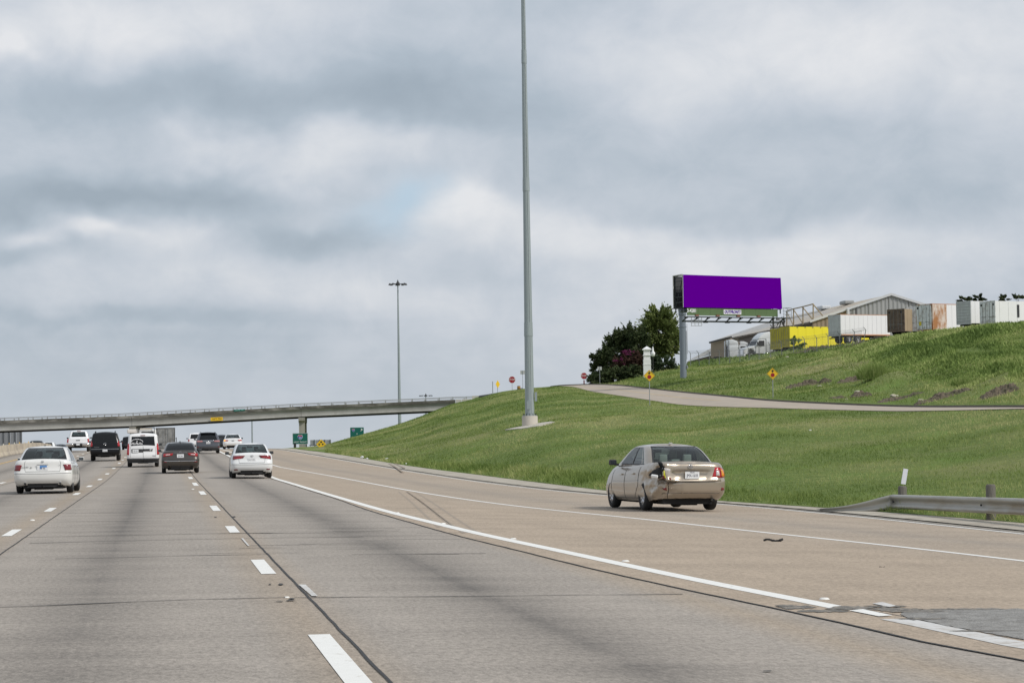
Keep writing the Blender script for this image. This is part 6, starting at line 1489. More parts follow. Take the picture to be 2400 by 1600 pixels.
for k in range(12): m.bar((.5, -.3, topz-4.6+k*.28), (.5, .0, topz-4.6+k*.28), .015, 4)
for y_ in (-.3, 0): m.bar((.5, y_, topz-4.7), (.5, y_, topz-1.2), .02, 4)
m.build('ladder', m_steel, bill)
m = MB(); m.bar((0, 0, topz+.4), bq(Lb*.5, 1.0, zb0+.2), .22, 8); m.bar(bq(Lb*.02, 1.0, zb0-.3), bq(Lb-.5, 1.0, zb0-.3), .2, 8); m.build('cross_beam', pm('blue_grey_steel', (.215, .245, .29)), bill)

# ================================================================== WAREHOUSE
m_tan = pm('tan_sheet', (.30, .235, .165), .6, .1, .06, .6); m_brn = pm('brown_sheet', (.155, .125, .10), .7, 0, .08, .6); m_grs = pm('grey_sheet', (.36, .365, .355), .5, .2, .06, .5)
m_roof = pm('pale_roof_sheet', (.46, .42, .36), .55, .1, .10, .15, col2=(.40, .41, .42), c2scale=.05, stretch=(1, .3, 1)); m_trim = pm('white_trim', (.62, .63, .64), .5)
YZ = 12.35
gC = PX(1904, 345, 17.5); gC.z = 17.5; ed = Vector((-8.6, 69.0, 0)).normalized(); gd = Vector((ed.y, -ed.x, 0))
HW = 11.6; RZ_ = P(2085, 691, 347).z; BL_ = 70.0
wh = empty('warehouse', (gC.x, gC.y, YZ)); tag(wh, 'long metal warehouse with pale gabled roof and ribbed walls behind the trailers', 'building')
def wq(a, b, z): return gd*a+ed*b+Vector((0, 0, z-YZ))     # a across the gable, b along the length
rise = RZ_-17.5
def corr_wall(p0, p1, z0f, z1f, name, mat, rib=.30, dep=.05, npanel=1, out=None):
    """ribbed sheet wall from p0 to p1 (a,b), z limits as functions of position"""
    A = wq(*p0, YZ); B = wq(*p1, YZ); d_ = (B-A); Lw = d_.length; d_.normalize(); nn = Vector((d_.y, -d_.x, 0))
    for q in range(npanel):
        s0 = Lw*q/npanel; s1 = Lw*(q+1)/npanel; m = MB(); v = []; s_ = s0; k = 0
        while s_ < s1+1e-6:
            for s2, o_ in ((s_, 0), (min(s_+rib*.25, s1), dep), (min(s_+rib*.5, s1), dep), (min(s_+rib*.75, s1), 0)):
                p = A+d_*s2+nn*o_; v += [(p.x, p.y, z0f(s2)-YZ), (p.x, p.y, z1f(s2)-YZ)]
            s_ += rib
        m.add(v, [(2*i, 2*i+2, 2*i+3, 2*i+1) for i in range(len(v)//2-1)]); m.build(name, mat, wh)
gab = lambda s_: 17.5+rise*(1-abs(s_-HW)/HW)-.05
split = 5.2
# gable end: tan part with a dark doorway, then grey ribbed part
corr_wall((0, 0), (1.9, 0), lambda s: YZ, lambda s: 17.5+rise*s/HW-.05, 'wall_panel', m_tan, .6, .05)
corr_wall((1.9, 0), (split, 0), lambda s: 16.2, lambda s: 17.5+rise*(s+1.9)/HW-.05, 'wall_panel', m_tan, .6, .05)
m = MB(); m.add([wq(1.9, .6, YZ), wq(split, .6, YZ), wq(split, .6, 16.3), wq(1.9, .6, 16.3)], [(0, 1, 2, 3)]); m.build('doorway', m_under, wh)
corr_wall((split, 0), (2*HW, 0), lambda s: YZ, lambda s: gab(s+split), 'wall_panel', m_grs, .62, .07, npanel=6)
# left side wall (brown, bays with dark openings)
nbay = 10
for k in range(nbay):
    b0, b1 = BL_*k/nbay, BL_*(k+1)/nbay; m = MB(); opened = k in (1, 3, 4, 6)
    if opened:
        m.add([wq(0, b1, 16.1), wq(0, b0, 16.1), wq(0, b0, 17.45), wq(0, b1, 17.45)], [(0, 1, 2, 3)]); m.build('wall_panel', m_brn, wh)
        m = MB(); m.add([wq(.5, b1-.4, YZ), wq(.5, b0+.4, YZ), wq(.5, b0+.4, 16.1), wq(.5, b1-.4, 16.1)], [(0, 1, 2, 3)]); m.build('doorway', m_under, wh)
        for bb_ in (b0, b1-.4): m = MB(); m.add([wq(0, bb_+.4, YZ), wq(0, bb_, YZ), wq(0, bb_, 16.1), wq(0, bb_+.4, 16.1)], [(0, 1, 2, 3)]); m.build('wall_panel', m_brn, wh)
    else:
        m.add([wq(0, b1, YZ), wq(0, b0, YZ), wq(0, b0, 17.45), wq(0, b1, 17.45)], [(0, 1, 2, 3)]); m.build('wall_panel', m_brn if k < 6 else m_tan, wh)
m = MB(); m.add([wq(0, BL_, YZ), wq(2*HW, BL_, YZ), wq(2*HW, BL_, 17.5), wq(HW, BL_, RZ_), wq(0, BL_, 17.5)], [(0, 1, 2, 3, 4)]); m.add([wq(2*HW, 0, YZ), wq(2*HW, BL_, YZ), wq(2*HW, BL_, 17.5), wq(2*HW, 0, 17.5)], [(0, 1, 2, 3)]); m.build('rear_wall', m_tan, wh)
# roof sheets with standing seams: several sheets per slope
for side in (0, 1):
    for k in range(14):
        b0, b1 = BL_*k/14-(.3 if k == 0 else 0), BL_*(k+1)/14; a0, a1 = (-.35, HW) if side == 0 else (2*HW+.35, HW)
        z0 = 17.5-.35*rise/HW; m = MB(); v = []
        for b in np.linspace(b0, b1, 9):
            for db, h in ((0, .0), (.02, .05), (.07, .05), (.09, .0)):
                v += [wq(a0, b+db, z0+h), wq(a1, b+db, RZ_+h)]
        m.add(v, [(2*i, 2*i+1, 2*i+3, 2*i+2) if side == 0 else (2*i, 2*i+2, 2*i+3, 2*i+1) for i in range(len(v)//2-1)]); m.build('roof_sheet', m_roof, wh)
m = MB()
for s_ in (0, 1):
    a0 = -.4 if s_ == 0 else 2*HW+.4; A = wq(a0, -.34, 17.5-.4*rise/HW-.12); B = wq(HW, -.34, RZ_-.12); m.add([A, B, B+Vector((0, 0, .34)), A+Vector((0, 0, .34))], [(0, 1, 2, 3)])
    m.add([A+ed*.1, B+ed*.1, B+ed*.1+Vector((0, 0, .34)), A+ed*.1+Vector((0, 0, .34))], [(3, 2, 1, 0)])
m.build('rake_trim', m_trim, wh); m = MB(); m.add([wq(-.4, 0, 17.1), wq(-.4, BL_, 17.1), wq(-.4, BL_, 17.35), wq(-.4, 0, 17.35)], [(3, 2, 1, 0)]); m.build('gutter', m_brn, wh)
for (b, w) in ((19, 3.2), (33, 3.6)):
    m = MB(); m.box((0, 0, 0), (1.5, w, .55)); o = m.build('roof_vent', m_grs if b < 25 else m_trim, wh); o.location = wq(HW-1.4, b, RZ_-.05); o.rotation_euler = (0, 0, math.atan2(ed.y, ed.x)-PI/2); bevel_mesh(o, .12, 1)
for a in (split-.1, split+1.1):
    m = MB(); m.bar(wq(a, -.5, YZ), wq(a, -.5, 19.2), .22 if a < 6 else .13, 8); m.build('downpipe', m_trim if a < 6 else pm('dark_pipe', (.1, .1, .1), .6), wh)
# tan pipe frame standing above the eave
fr = empty('pipe_frame', (gC.x, gC.y, YZ)); tag(fr, 'tan tubular steel frame rising above the warehouse eave', 'steel frame'); m_tp = pm('tan_pipe', (.34, .27, .17), .6)
def fq(px, py, d): return P(px, py, d)-Vector((gC.x, gC.y, YZ))
pp = [(1844, 768, 728, 352), (1860, 765, 723.5, 350), (1882, 760, 718.5, 348), (1906, 753, 712, 346)]
m = MB()
for px, y0, y1, d in pp: m.bar(fq(px, y0, d-.5), fq(px, y1, d-.5), .10, 5)
for a, b in zip(pp, pp[1:]): m.bar(fq(a[0], a[2], a[3]-.5), fq(b[0], b[2], b[3]-.5), .09, 5); m.bar(fq(a[0], a[2]+2, a[3]-.5), fq(b[0], b[1]-2, b[3]-.5), .08, 5); m.bar(fq(a[0], (a[1]+a[2])/2, a[3]-.5), fq(b[0], (b[1]+b[2])/2, b[3]-.5), .045, 4)
m.bar(fq(1906, 713, 345.5), fq(1931, 743, 345.5), .09, 5); m.bar(fq(1882, 720, 347.5), fq(1908, 751, 347.5), .06, 5)
m.build('frame', m_tp, fr)
# dark conveyor head with loose machinery at the left end of the frame
m = MB(); rr = random.Random(3)
for k in range(16):
    x0, y0 = rr.uniform(1810, 1842), rr.uniform(748, 772); m.bar(fq(x0, y0, 350), fq(x0+rr.uniform(-9, 9), y0+rr.uniform(-12, 12), 350+rr.uniform(-1, 1)), rr.uniform(.04, .12), 5)
m.bar(fq(1812, 742, 350), fq(1813, 782, 350), .14, 5); m.bar(fq(1836, 742, 350), fq(1838, 770, 350), .10, 5); m.bar(fq(1805, 769, 350), fq(1850, 764, 350), .10, 5)
m.build('machinery', pm('dark_machine', (.09, .085, .08), .7), fr)
# lower shed at the far left
sh = empty('shed', PX(1640, 400, 11.0)); tag(sh, 'low grey roofed shed behind the chain link fence, left of the warehouse', 'building')
def sq(px, py, d): return P(px, py, d)-sh.location
m = MB(); m.add([sq(1611, 846, 392), sq(1676, 828, 386), sq(1674, 812, 400), sq(1664, 817, 410)], [(0, 1, 2, 3)]); m.build('roof', pm('grey_roof', (.38, .37, .34), .7), sh)
m = MB(); m.add([sq(1605, 870, 393), sq(1680, 868, 386), sq(1680, 829, 386), sq(1611, 847, 392)], [(0, 1, 2, 3)]); m.build('wall', m_brn, sh)
m = MB(); v = [sq(1666, 868, 380), sq(1712, 868, 372), sq(1712, 791, 372), sq(1666, 803, 380)]; v += [p+Vector((2, 14, 0)) for p in v]; m.add(v, [(0, 1, 2, 3), (7, 6, 5, 4), (0, 4, 5, 1), (1, 5, 6, 2), (2, 6, 7, 3), (3, 7, 4, 0)])
an = empty('annex', sh.location); tag(an, 'tan sheet metal annex with flat top beside the parked white truck sleeper', 'building'); m.build('wall', m_tan, an); m = MB(); m.bar(sq(1663, 802.5, 379), sq(1714, 789.5, 371), .16, 4); m.build('roof_edge', m_dark, an)

# ================================================================== TRAILERS
m_rust = pm('rusty_side', (.66, .64, .60), .6, 0, .08, 2, col2=(.30, .12, .035), c2scale=1.3, thr=(.44, .55), stretch=(1, 1, .35))
def trailer(label, px, d, beta, L_, W_, Hh, m_side, m_end, floor=1.05, ribs=0.0, top=None, doors=2, wheels=True, rust=False, skirt=None, zbase=None, round_front=False, rods=True, name='semi_trailer', roll=0.0):
    ga = beta+(px-1200)/FPX; p = PX(px, d, 12.4); root = empty(name, (p.x, p.y, zbase or YZ), (0, roll, -ga)); tag(root, label, 'trailer')
    # px marks the near left rear corner (local x=0)
    m = MB(); m.box((W_/2, L_/2, floor+Hh/2), (W_, L_-.02, Hh)); m.build('cargo_box', m_side, root)
    if ribs:
        n = int(L_/ribs)
        for k in range(n):
            m = MB(); m.box((W_+.012, (k+.5)*L_/n, floor+Hh/2), (.03, L_/n-.035, Hh-.12)); m.build('side_panel', m_side, root)
    else:
        m = MB()
        for k in range(int(L_/1.2)): m.box((W_+.012, .6+k*1.2, floor+Hh/2), (.02, .05, Hh-.1))
        m.build('side_posts', m_side, root)
    m = MB(); [m.box((xx, .0, floor+Hh/2), (.10, .10, Hh+.08)) for xx in (.03, W_-.03)]; m.box((W_/2, 0, floor+Hh-.02), (W_, .10, .12)); m.box((W_/2, 0, floor), (W_, .12, .16)); m.build('rear_frame', m_end if rust is False else m_rust, root)
    if doors:
        w = (W_-.16)/doors
        for k in range(doors):
            m = MB(); m.box((.08+w*(k+.5), -.02, floor+Hh/2), (w-.03, .05, Hh-.22)); o = m.build('rear_door', m_end, root)
            if rods:
                m = MB(); [m.bar((.08+w*(k+a), -.07, floor+.15), (.08+w*(k+a), -.07, floor+Hh-.15), .018, 4) for a in (.3, .75)]; m.box((.08+w*(k+.5), -.06, floor+Hh*.32), (w*.7, .03, .05)); m.build('lock_rod', pm('dull_rod', (.22, .22, .21), .6), o)
    m = MB(); [m.box((xx, L_/2, floor-.12), (.16, L_-.4, .2)) for xx in (.5, W_-.5)]; m.box((W_/2, .05, .62), (W_-.1, .08, .12)); [m.box((xx, .05, .85), (.08, .08, .5)) for xx in (.55, W_-.55)]; m.build('chassis', m_under, root)
    if wheels:
        for y in (1.3, 2.6):
            for xx in (.25, W_-.25): make_wheel(root, xx, y, .5, .4, -1 if xx < 1 else 1, simple=(xx < 1))
        m = MB(); [m.box((xx, L_*.78, .45), (.12, .12, 1.0)) for xx in (.5, W_-.5)]; m.build('landing_gear', m_under, root)
    if top:
        m = MB(); m.box((W_/2, L_/2, floor+Hh+.03), (W_+.04, L_, .07)); m.build('top_rail', top, root)
    return root
D2R = math.radians
m_y = pm('yellow_container', (.80, .70, .02), .5, 0, .05, .8); m_yd = pm('yellow_door', (.50, .44, .03), .55, 0, .10, 1.5, col2=(.36, .32, .03), c2scale=2)
m_wt = pm('white_trailer', (.80, .80, .79), .5, 0, .04, .7, col2=(.70, .68, .63), c2scale=1, thr=(.58, .75)); m_gd = pm('grey_door', (.52, .54, .54), .6, 0, .08, 1.5, col2=(.44, .45, .45), c2scale=2)
m_bd = pm('brown_door', (.145, .105, .072), .7, 0, .15, 2, col2=(.08, .06, .045), c2scale=2.5); m_ts = pm('tan_side', (.36, .28, .18), .7, 0, .1, 1)
m_ld = pm('light_door', (.74, .76, .76), .6, 0, .08, 1.5, col2=(.40, .37, .33), c2scale=2.2, thr=(.5, .65)); m_orr = pm('orange_rail', (.52, .27, .15), .7, 0, .2, 2)
yA = trailer('yellow trailer with dull doors, farther left of the two, beside the white truck', 1807, 338, D2R(57), 12.2, 2.5, 2.75, m_y, m_yd, ribs=1.2, floor=1.0)
yB = trailer('bright yellow trailer with a long ribbed side, nearer one, partly behind the white trailer', 1829, 331, D2R(58), 13.0, 2.5, 2.68, m_y, m_yd, ribs=1.2, floor=1.0)
for r_ in (yB,):
    m = MB()
    for k in range(9): m.box((2.54, 1.2+k*1.25, 3.60), (.05, .14, .12))
    m.build('lashing_rings', m_bd, r_)
    m = MB(); 
    for k in range(4): m.prism([(1.8+k*3.0, 1.0), (3.2+k*3.0, 1.0), (2.5+k*3.0, .55)], 2.44, 2.5, xf=lambda v: Vector((v.z, v.x, v.y)))
    m.build('side_brace', m_y, r_)
wA = trailer('white box trailer with grey end door and evenly ribbed side, in front of the warehouse', 1943, 294, D2R(54), 7.4, 2.45, 2.45, m_wt, m_gd, ribs=.62, floor=.95, doors=1, rods=False, top=m_orr)
m = MB(); m.box((2.5, 3.7, .98), (.06, 7.3, .14)); m.build('bottom_rail', m_orr, wA)
tr_b = trailer('brown container trailer with rusty double doors, left of the pale doors', 2081, 276, D2R(34), 11, 2.3, 2.5, m_ts, m_bd, floor=.60)
for r_, z_ in ((tr_b, 2.78),):
    for xx in (.3, 1.9): m = MB(); m.lathe([(.001, 0), (.14, 0), (.14, .03)], 10, 'X'); o = m.build('vent_hole', m_under, r_, True); o.location = (xx, -.06, z_); o.rotation_euler = (0, 0, PI/2)
tr_c = trailer('pale grey container trailer mostly hidden behind the one with the rusty side', 2126, 276, D2R(20), 11, 2.2, 2.65, m_ld, m_ld, floor=.95, zbase=12.1)
tr_d = trailer('tall container trailer with pale double doors, yellow placard and orange rust down its side', 2149, 266, D2R(46), 13.6, 2.44, 2.8, m_wt, m_ld, floor=1.0, top=m_orr, rust=True, zbase=11.6)
m = MB(); m.box((2.50, 1.05, 2.4), (.04, 2.1, 2.75)); m.build('rusty_panel', pm('orange_rust', (.66, .58, .50), .7, 0, .1, 2, col2=(.38, .17, .06), c2scale=1.0, thr=(.41, .55), stretch=(1, 1, .4)), tr_d)
m = MB(); m.box((.62, -.07, 1.75), (.34, .03, .42)); m.build('yellow_placard', pm('placard_yellow', (.65, .52, .03), .5), tr_d)
for xx in (.25, ): m = MB(); m.lathe([(.001, 0), (.13, 0), (.13, .03)], 10, 'X'); o = m.build('vent_hole', m_under, tr_d, True); o.location = (xx, -.06, 3.45); o.rotation_euler = (0, 0, PI/2)
m = MB(); [m.bar((2.5, 1.3+k*.35, .3), (2.5, 1.5+k*.35, 1.0), .07, 5) for k in range(5)]; m.build('rusty_frame', pm('deep_rust', (.13, .05, .025), .8), tr_d)
tr_e = trailer('short white box trailer with roll-up grey door between two longer ones', 2243, 257, D2R(50), 8.5, 2.3, 2.35, m_wt, m_gd, floor=1.0, doors=1, rods=False, zbase=11.85)
m = MB(); [m.box((1.15, -.055, 1.25+.3*k), (2.0, .02, .025)) for k in range(7)]; m.build('door_slats', pm('slat_shadow', (.26, .27, .27), .6), tr_e)
tr_f = trailer('long white semi trailer with red and white striping, cut by the right edge', 2298, 250, D2R(48), 14.6, 2.3, 2.35, m_wt, m_ld, floor=.95, zbase=11.5)
m = MB(); [m.box((2.33, .5+k*.75, .98), (.03, .36, .07)) for k in range(18)]; m.build('reflective_tape', pm('tape_red', (.5, .03, .04), .4), tr_f)
m = MB(); m.box((2.34, 3.1, 2.3), (.03, .28, 1.3)); m.build('side_slot', m_dark, tr_f)
for xx in (.22, 2.05): m = MB(); m.lathe([(.001, 0), (.12, 0), (.12, .03)], 10, 'X'); o = m.build('vent_hole', m_under, tr_f, True); o.location = (xx, -.06, 2.95); o.rotation_euler = (0, 0, PI/2)

# ================================================================== TRUCKS IN THE YARD
m_tw = pm('truck_white', (.62, .64, .64), .35, 0, .05, 1, coat=.5); m_cg = glassmat('cab_glass', (.16, .19, .2), .4)
def tractor(label, px, d, heading, fairing=True):
    """local: front -Y... built facing +X (bonnet towards -X is left of picture)"""
    p = PX(px, d, 12.4); root = empty('semi_truck', (p.x, p.y, 12.28), (0, 0, heading)); tag(root, label, 'truck')
    def pris(poly, x0, x1, name, mat, bev=.06):    # poly in (y, z), extruded over width x
        m = MB(); n = len(poly); v = [(x0, y, z) for y, z in poly]+[(x1, y, z) for y, z in poly]
        m.add(v, [tuple(range(n-1, -1, -1)), tuple(range(n, 2*n))]+[(k, (k+1) % n, n+(k+1) % n, n+k) for k in range(n)]); o = m.build(name, mat, root)
        if bev: bevel_mesh(o, bev, 2); o.data.polygons.foreach_set('use_smooth', [True]*len(o.data.polygons)); o.data.set_sharp_from_angle(angle=.7)
        return o
    W2 = 1.15
    pris([(0, .75), (0, 1.35), (.25, 1.62), (1.6, 1.95), (1.75, 1.95), (1.75, 1.15), (1.55, 1.15), (1.40, 1.45), (1.0, 1.55), (.60, 1.42), (.42, 1.05), (.42, .75)], -W2*.92, W2*.92, 'bonnet', m_tw, .05)
    pris([(1.75, .85), (1.75, 2.0), (2.15, 2.75), (2.3, 2.85), (3.4, 2.9), (3.4, .85)], -W2, W2, 'cab', m_tw)
    pris([(3.42, .95), (3.42, 2.95), (4.9, 2.95), (4.9, .95)], -W2*1.02, W2*1.02, 'sleeper', m_tw)
    if fairing: pris([(2.2, 2.9), (2.6, 3.35), (3.3, 3.85), (4.1, 4.0), (4.9, 3.2), (4.9, 2.95)], -W2*.96, W2*.96, 'roof_fairing', m_tw, .10)
    else: pris([(3.4, 2.97), (3.6, 3.5), (4.3, 3.75), (4.9, 3.75), (4.9, 2.97)], -W2*.98, W2*.98, 'roof_fairing', m_tw, .12)
    # glass
    m = MB(); v = [(-W2*.85, 1.80, 2.05), (W2*.85, 1.80, 2.05), (W2*.80, 2.13, 2.68), (-W2*.80, 2.13, 2.68)]; m.add([Vector(q)+Vector((0, -.05, .02)) for q in v], [(3, 2, 1, 0)]); m.build('windshield', pm('dark_windshield', (.03, .035, .04), .35), root)
    for s_ in (-1, 1):
        m = MB(); v = [(s_*(W2+.02), 1.90, 1.88), (s_*(W2+.02), 3.15, 1.88), (s_*(W2+.02), 3.15, 2.70), (s_*(W2+.02), 2.3, 2.70)]; m.add(v, [(0, 1, 2, 3)]); m.build('side_window', m_dark, root)
        m = MB(); m.box((s_*(W2+.18), 1.95, 2.25), (.12, .12, .55)); m.build('mirror', m_dark, root)
        m = MB(); m.box((s_*(W2*.75), -.02, 1.12), (.35, .06, .28)); m.build('headlight', m_clearl, root)
        m = MB(); m.box((s_*(W2+.01), 2.55, 1.72), (.02, .14, .06)); m.build('door_handle', m_dark, root)
        m = MB(); m.lathe([(.001, -.55), (.30, -.55), (.30, .55), (.001, .55)], 14, 'X'); o = m.build('fuel_tank', m_chrome, root, True); o.location = (s_*.95, 3.6, .78); o.rotation_euler = (0, 0, PI/2)
        for y in (1.0, 5.9, 7.2): make_wheel(root, s_*(W2-.15), y, .52, .35, s_)
    m = MB(); m.box((0, -.04, .55), (2.25, .25, .42)); o = m.build('bumper', m_tw, root); bevel_mesh(o, .05, 2)
    m = MB(); m.box((0, -.02, 1.15), (1.1, .05, .75)); m.build('grille', m_chrome, root)
    m = MB(); [m.box((sx*.45, 4.6, .85), (.2, 6.6, .24)) for sx in (-1, 1)]; m.build('chassis', m_under, root)
    m = MB(); m.box((0, 4.93, 1.9), (1.5, .04, 1.9)); m.build('sleeper_back', m_seatd, root)
    m = MB(); [m.box((s_*(W2+.02), 3.41, 1.95), (.03, .07, 2.0)) for s_ in (-1, 1)]; m.build('cab_gap', m_dark, root)
    m = MB(); m.box((0, 6.5, 1.1), (.9, 1.0, .14)); m.build('fifth_wheel', m_under, root)
    m = MB(); [m.bar((sx*1.05, 5.05, 1.0), (sx*1.05, 5.05, 3.6), .07, 8) for sx in (-1, 1)]; m.build('exhaust_stack', m_chrome, root)
    return root
tractor('white semi truck with high roof fairing facing left, next to the yellow trailers', 1738, 349, D2R(-68))
tractor('white sleeper truck seen end-on, leftmost of the parked trucks', 1778, 372, D2R(100), False)
tractor('white sleeper truck half hidden between the other two trucks', 1802, 380, D2R(100), False)
# ================================================================== FENCE along the hill edge
m_wire = pm('fence_wire', (.22, .23, .23), .6, .4)
fence = None; prev = None
fpx = [1618, 1640, 1662, 1686, 1710, 1734, 1757, 1780, 1806, 1833, 1860, 1887, 1913, 1940, 1968, 1995, 2022]
fpts = []
for px in fpx:
    u = px; p = terr(u, 2.985); fpts.append(Vector((p[0], p[1], p[2])))
fence = empty('chain_link_fence', fpts[0]); tag(fence, 'sagging chain link fence with barbed wire arms along the top of the hill', 'fence')
fh = 1.75
F0 = fpts[0].copy()
for i, p in enumerate(fpts):
    q = p-F0; lean = mnoise.noise(Vector((i*1.7, 0, 0)))*.25+(0.5 if i > 14 else 0)
    m = MB(); top = Vector((lean, 0, fh)); m.bar(q+Vector((0, 0, -.3)), q+top, .045, 6); m.bar(q+top, q+top+Vector((-.28, -.1, .32)), .035, 5); m.build('post', m_wire, fence)
    fpts[i] = (p, lean)
m = MB(); mw = MB()
for (a, la), (b, lb) in zip(fpts, fpts[1:]):
    A = a-F0; B = b-F0; m.bar(A+Vector((la, 0, fh)), B+Vector((lb, 0, fh)), .022, 4)
    for k in (1, 2, 3): mw.bar(A+Vector((la-.09*k, -.03*k, fh+.1*k)), B+Vector((lb-.09*k, -.03*k, fh+.1*k)), .010, 3)
    Ld = (B-A).length; n = max(3, int(Ld/.22))
    for k in range(n):
        t0, t1 = k/n, (k+1.2)/n
        for s0, s1 in ((0, 1), (1, 0)):
            for zz_ in np.arange(0, fh-.2, .35):
                x0 = A.lerp(B, t0); x1 = A.lerp(B, min(t1, 1)); mw.bar(x0+Vector((0, 0, zz_+.35*s0)), x1+Vector((0, 0, zz_+.35*s1)), .0045, 3, cap=False)
m.build('top_rail', m_wire, fence); o = mw.build('fence_mesh', m_wire, fence); o['kind'] = 'stuff'

# ================================================================== WHITE PILLAR
d = 306; p = P(1517, 880, d); zg = tz(p.x, p.y); pil = empty('gate_pillar', (p.x, p.y, zg-.2)); tag(pil, 'white masonry pillar with pyramid cap in front of the dark trees', 'pillar')
topz = P(1517, 811, d).z-(zg-.2); w0 = 16.5*d/FPX
m = MB(); m.box((0, 0, (topz-.45)/2), (w0*.92, w0*.92, topz-.45)); m.box((0, 0, topz*.30), (w0*1.04, w0*1.04, topz*.6)); m.build('shaft', m_white, pil)
m = MB(); m.box((0, 0, topz-1.15), (w0*1.12, w0*1.12, .10)); m.box((0, 0, topz-2.35), (w0*1.12, w0*1.12, .08)); m.build('moulding', m_white, pil)
m = MB(); c = w0*.62; v = [(-c, -c, topz-.5), (c, -c, topz-.5), (c, c, topz-.5), (-c, c, topz-.5), (-c, -c, topz-.36), (c, -c, topz-.36), (c, c, topz-.36), (-c, c, topz-.36), (0, 0, topz)]
m.add(v, [(3, 2, 1, 0), (0, 1, 5, 4), (1, 2, 6, 5), (2, 3, 7, 6), (3, 0, 4, 7), (4, 5, 8), (5, 6, 8), (6, 7, 8), (7, 4, 8)]); m.build('cap', m_white, pil)
d = 312; p = P(1531, 872, d); zg = tz(p.x, p.y); lp = empty('lamp_post', (p.x, p.y, zg)); tag(lp, 'small post lamp with pale glass head right of the white pillar', 'lamp'); ht = P(1531, 836, d).z-zg
m = MB(); m.bar((0, 0, -.2), (0, 0, ht), .06, 6); m.build('post', m_dark, lp); m = MB(); m.lathe([(.02, ht), (.22, ht+.1), (.30, ht+.5), (.12, ht+.75), (.10, ht+1.1), (.02, ht+1.35)], 10); m.build('lamp_head', m_white, lp, True)
# ================================================================== TREES
def leafmat(name, c1, c2, c3):
    m = bpy.data.materials.new(name); m.use_nodes = True; t = m.node_tree; b = t.nodes['Principled BSDF']
    at = t.nodes.new('ShaderNodeAttribute'); at.attribute_name = 'tone'; cr = t.nodes.new('ShaderNodeValToRGB'); t.links.new(at.outputs['Fac'], cr.inputs[0])
    e = cr.color_ramp.elements; e[0].color = (*c1, 1); e[1].color = (*c3, 1); q = e.new(.5); q.color = (*c2, 1)
    t.links.new(cr.outputs[0], b.inputs['Base Color']); b.inputs['Roughness'].default_value = .75; b.inputs['Specular IOR Level'].default_value = .2
    tr = t.nodes.new('ShaderNodeBsdfTranslucent'); t.links.new(cr.outputs[0], tr.inputs[0]); mx = t.nodes.new('ShaderNodeMixShader'); mx.inputs[0].default_value = .25
    o = t.nodes['Material Output']; t.links.new(b.outputs[0], mx.inputs[1]); t.links.new(tr.outputs[0], mx.inputs[2]); t.links.new(mx.outputs[0], o.inputs[0]); return m
def fastmesh(name, V, F, mat, parent=None, tone=None):
    """V (n,3) float, F (m,k) int with constant k"""
    me = bpy.data.meshes.new(name); n = len(V); m_, k = F.shape
    me.vertices.add(n); me.vertices.foreach_set('co', V.astype(np.float32).ravel()); me.loops.add(m_*k); me.loops.foreach_set('vertex_index', F.astype(np.int32).ravel())
    me.polygons.add(m_); me.polygons.foreach_set('loop_start', np.arange(0, m_*k, k, dtype=np.int32)); me.update(calc_edges=True)
    if tone is not None: a = me.attributes.new('tone', 'FLOAT', 'POINT'); a.data.foreach_set('value', tone.astype(np.float32))
    return link(name, me, mat, parent)
def leaves(clumps, n, size, rng, flat=.0, upb=0.0, out=.55):
    """clumps: (centre, radii, weight); leaf quads near the surface of many small sub-clumps"""
    w = np.array([c[2] for c in clumps], float); w /= w.sum(); Vs = []; T = []
    for (c, r, _), k in zip(clumps, rng.multinomial(n, w)):
        c = np.array(c); r = np.array(r); ns = max(8, int(k/48))
        d = rng.normal(size=(ns, 3)); d /= np.linalg.norm(d, axis=1)[:, None]; rad = rng.uniform(.45, 1.05, ns)**.6; sc = c+d*r*rad[:, None]
        idx = rng.integers(0, ns, k); p = sc[idx]+d[idx]*rng.normal(size=(k, 1))*r*.17+rng.normal(size=(k, 3))*r*.075
        dirv = (p-c)/r; dirv /= np.linalg.norm(dirv, axis=1)[:, None]+1e-6
        ax = dirv*out+rng.normal(size=(k, 3))*(1-out)+np.array([0, 0, upb]); ax /= np.linalg.norm(ax, axis=1)[:, None]
        sd_ = np.cross(ax, rng.normal(size=(k, 3))); sd_ /= np.linalg.norm(sd_, axis=1)[:, None]+1e-6
        s = size*rng.uniform(.6, 1.35, k)[:, None]
        q = np.stack([p-ax*s*.5, p+sd_*s*.32, p+ax*s*.75, p-sd_*s*.32], 1); Vs.append(q.reshape(-1, 3))
        tone = np.clip(rng.uniform(.1, .9, ns)[idx]*.6+rng.uniform(0, .4, k), 0, 1); T.append(np.repeat(tone, 4))
    V = np.concatenate(Vs); return V, np.arange(len(V)).reshape(-1, 4), np.concatenate(T)
m_bark = pm('bark', (.10, .08, .06), .9, 0, .3, 4)
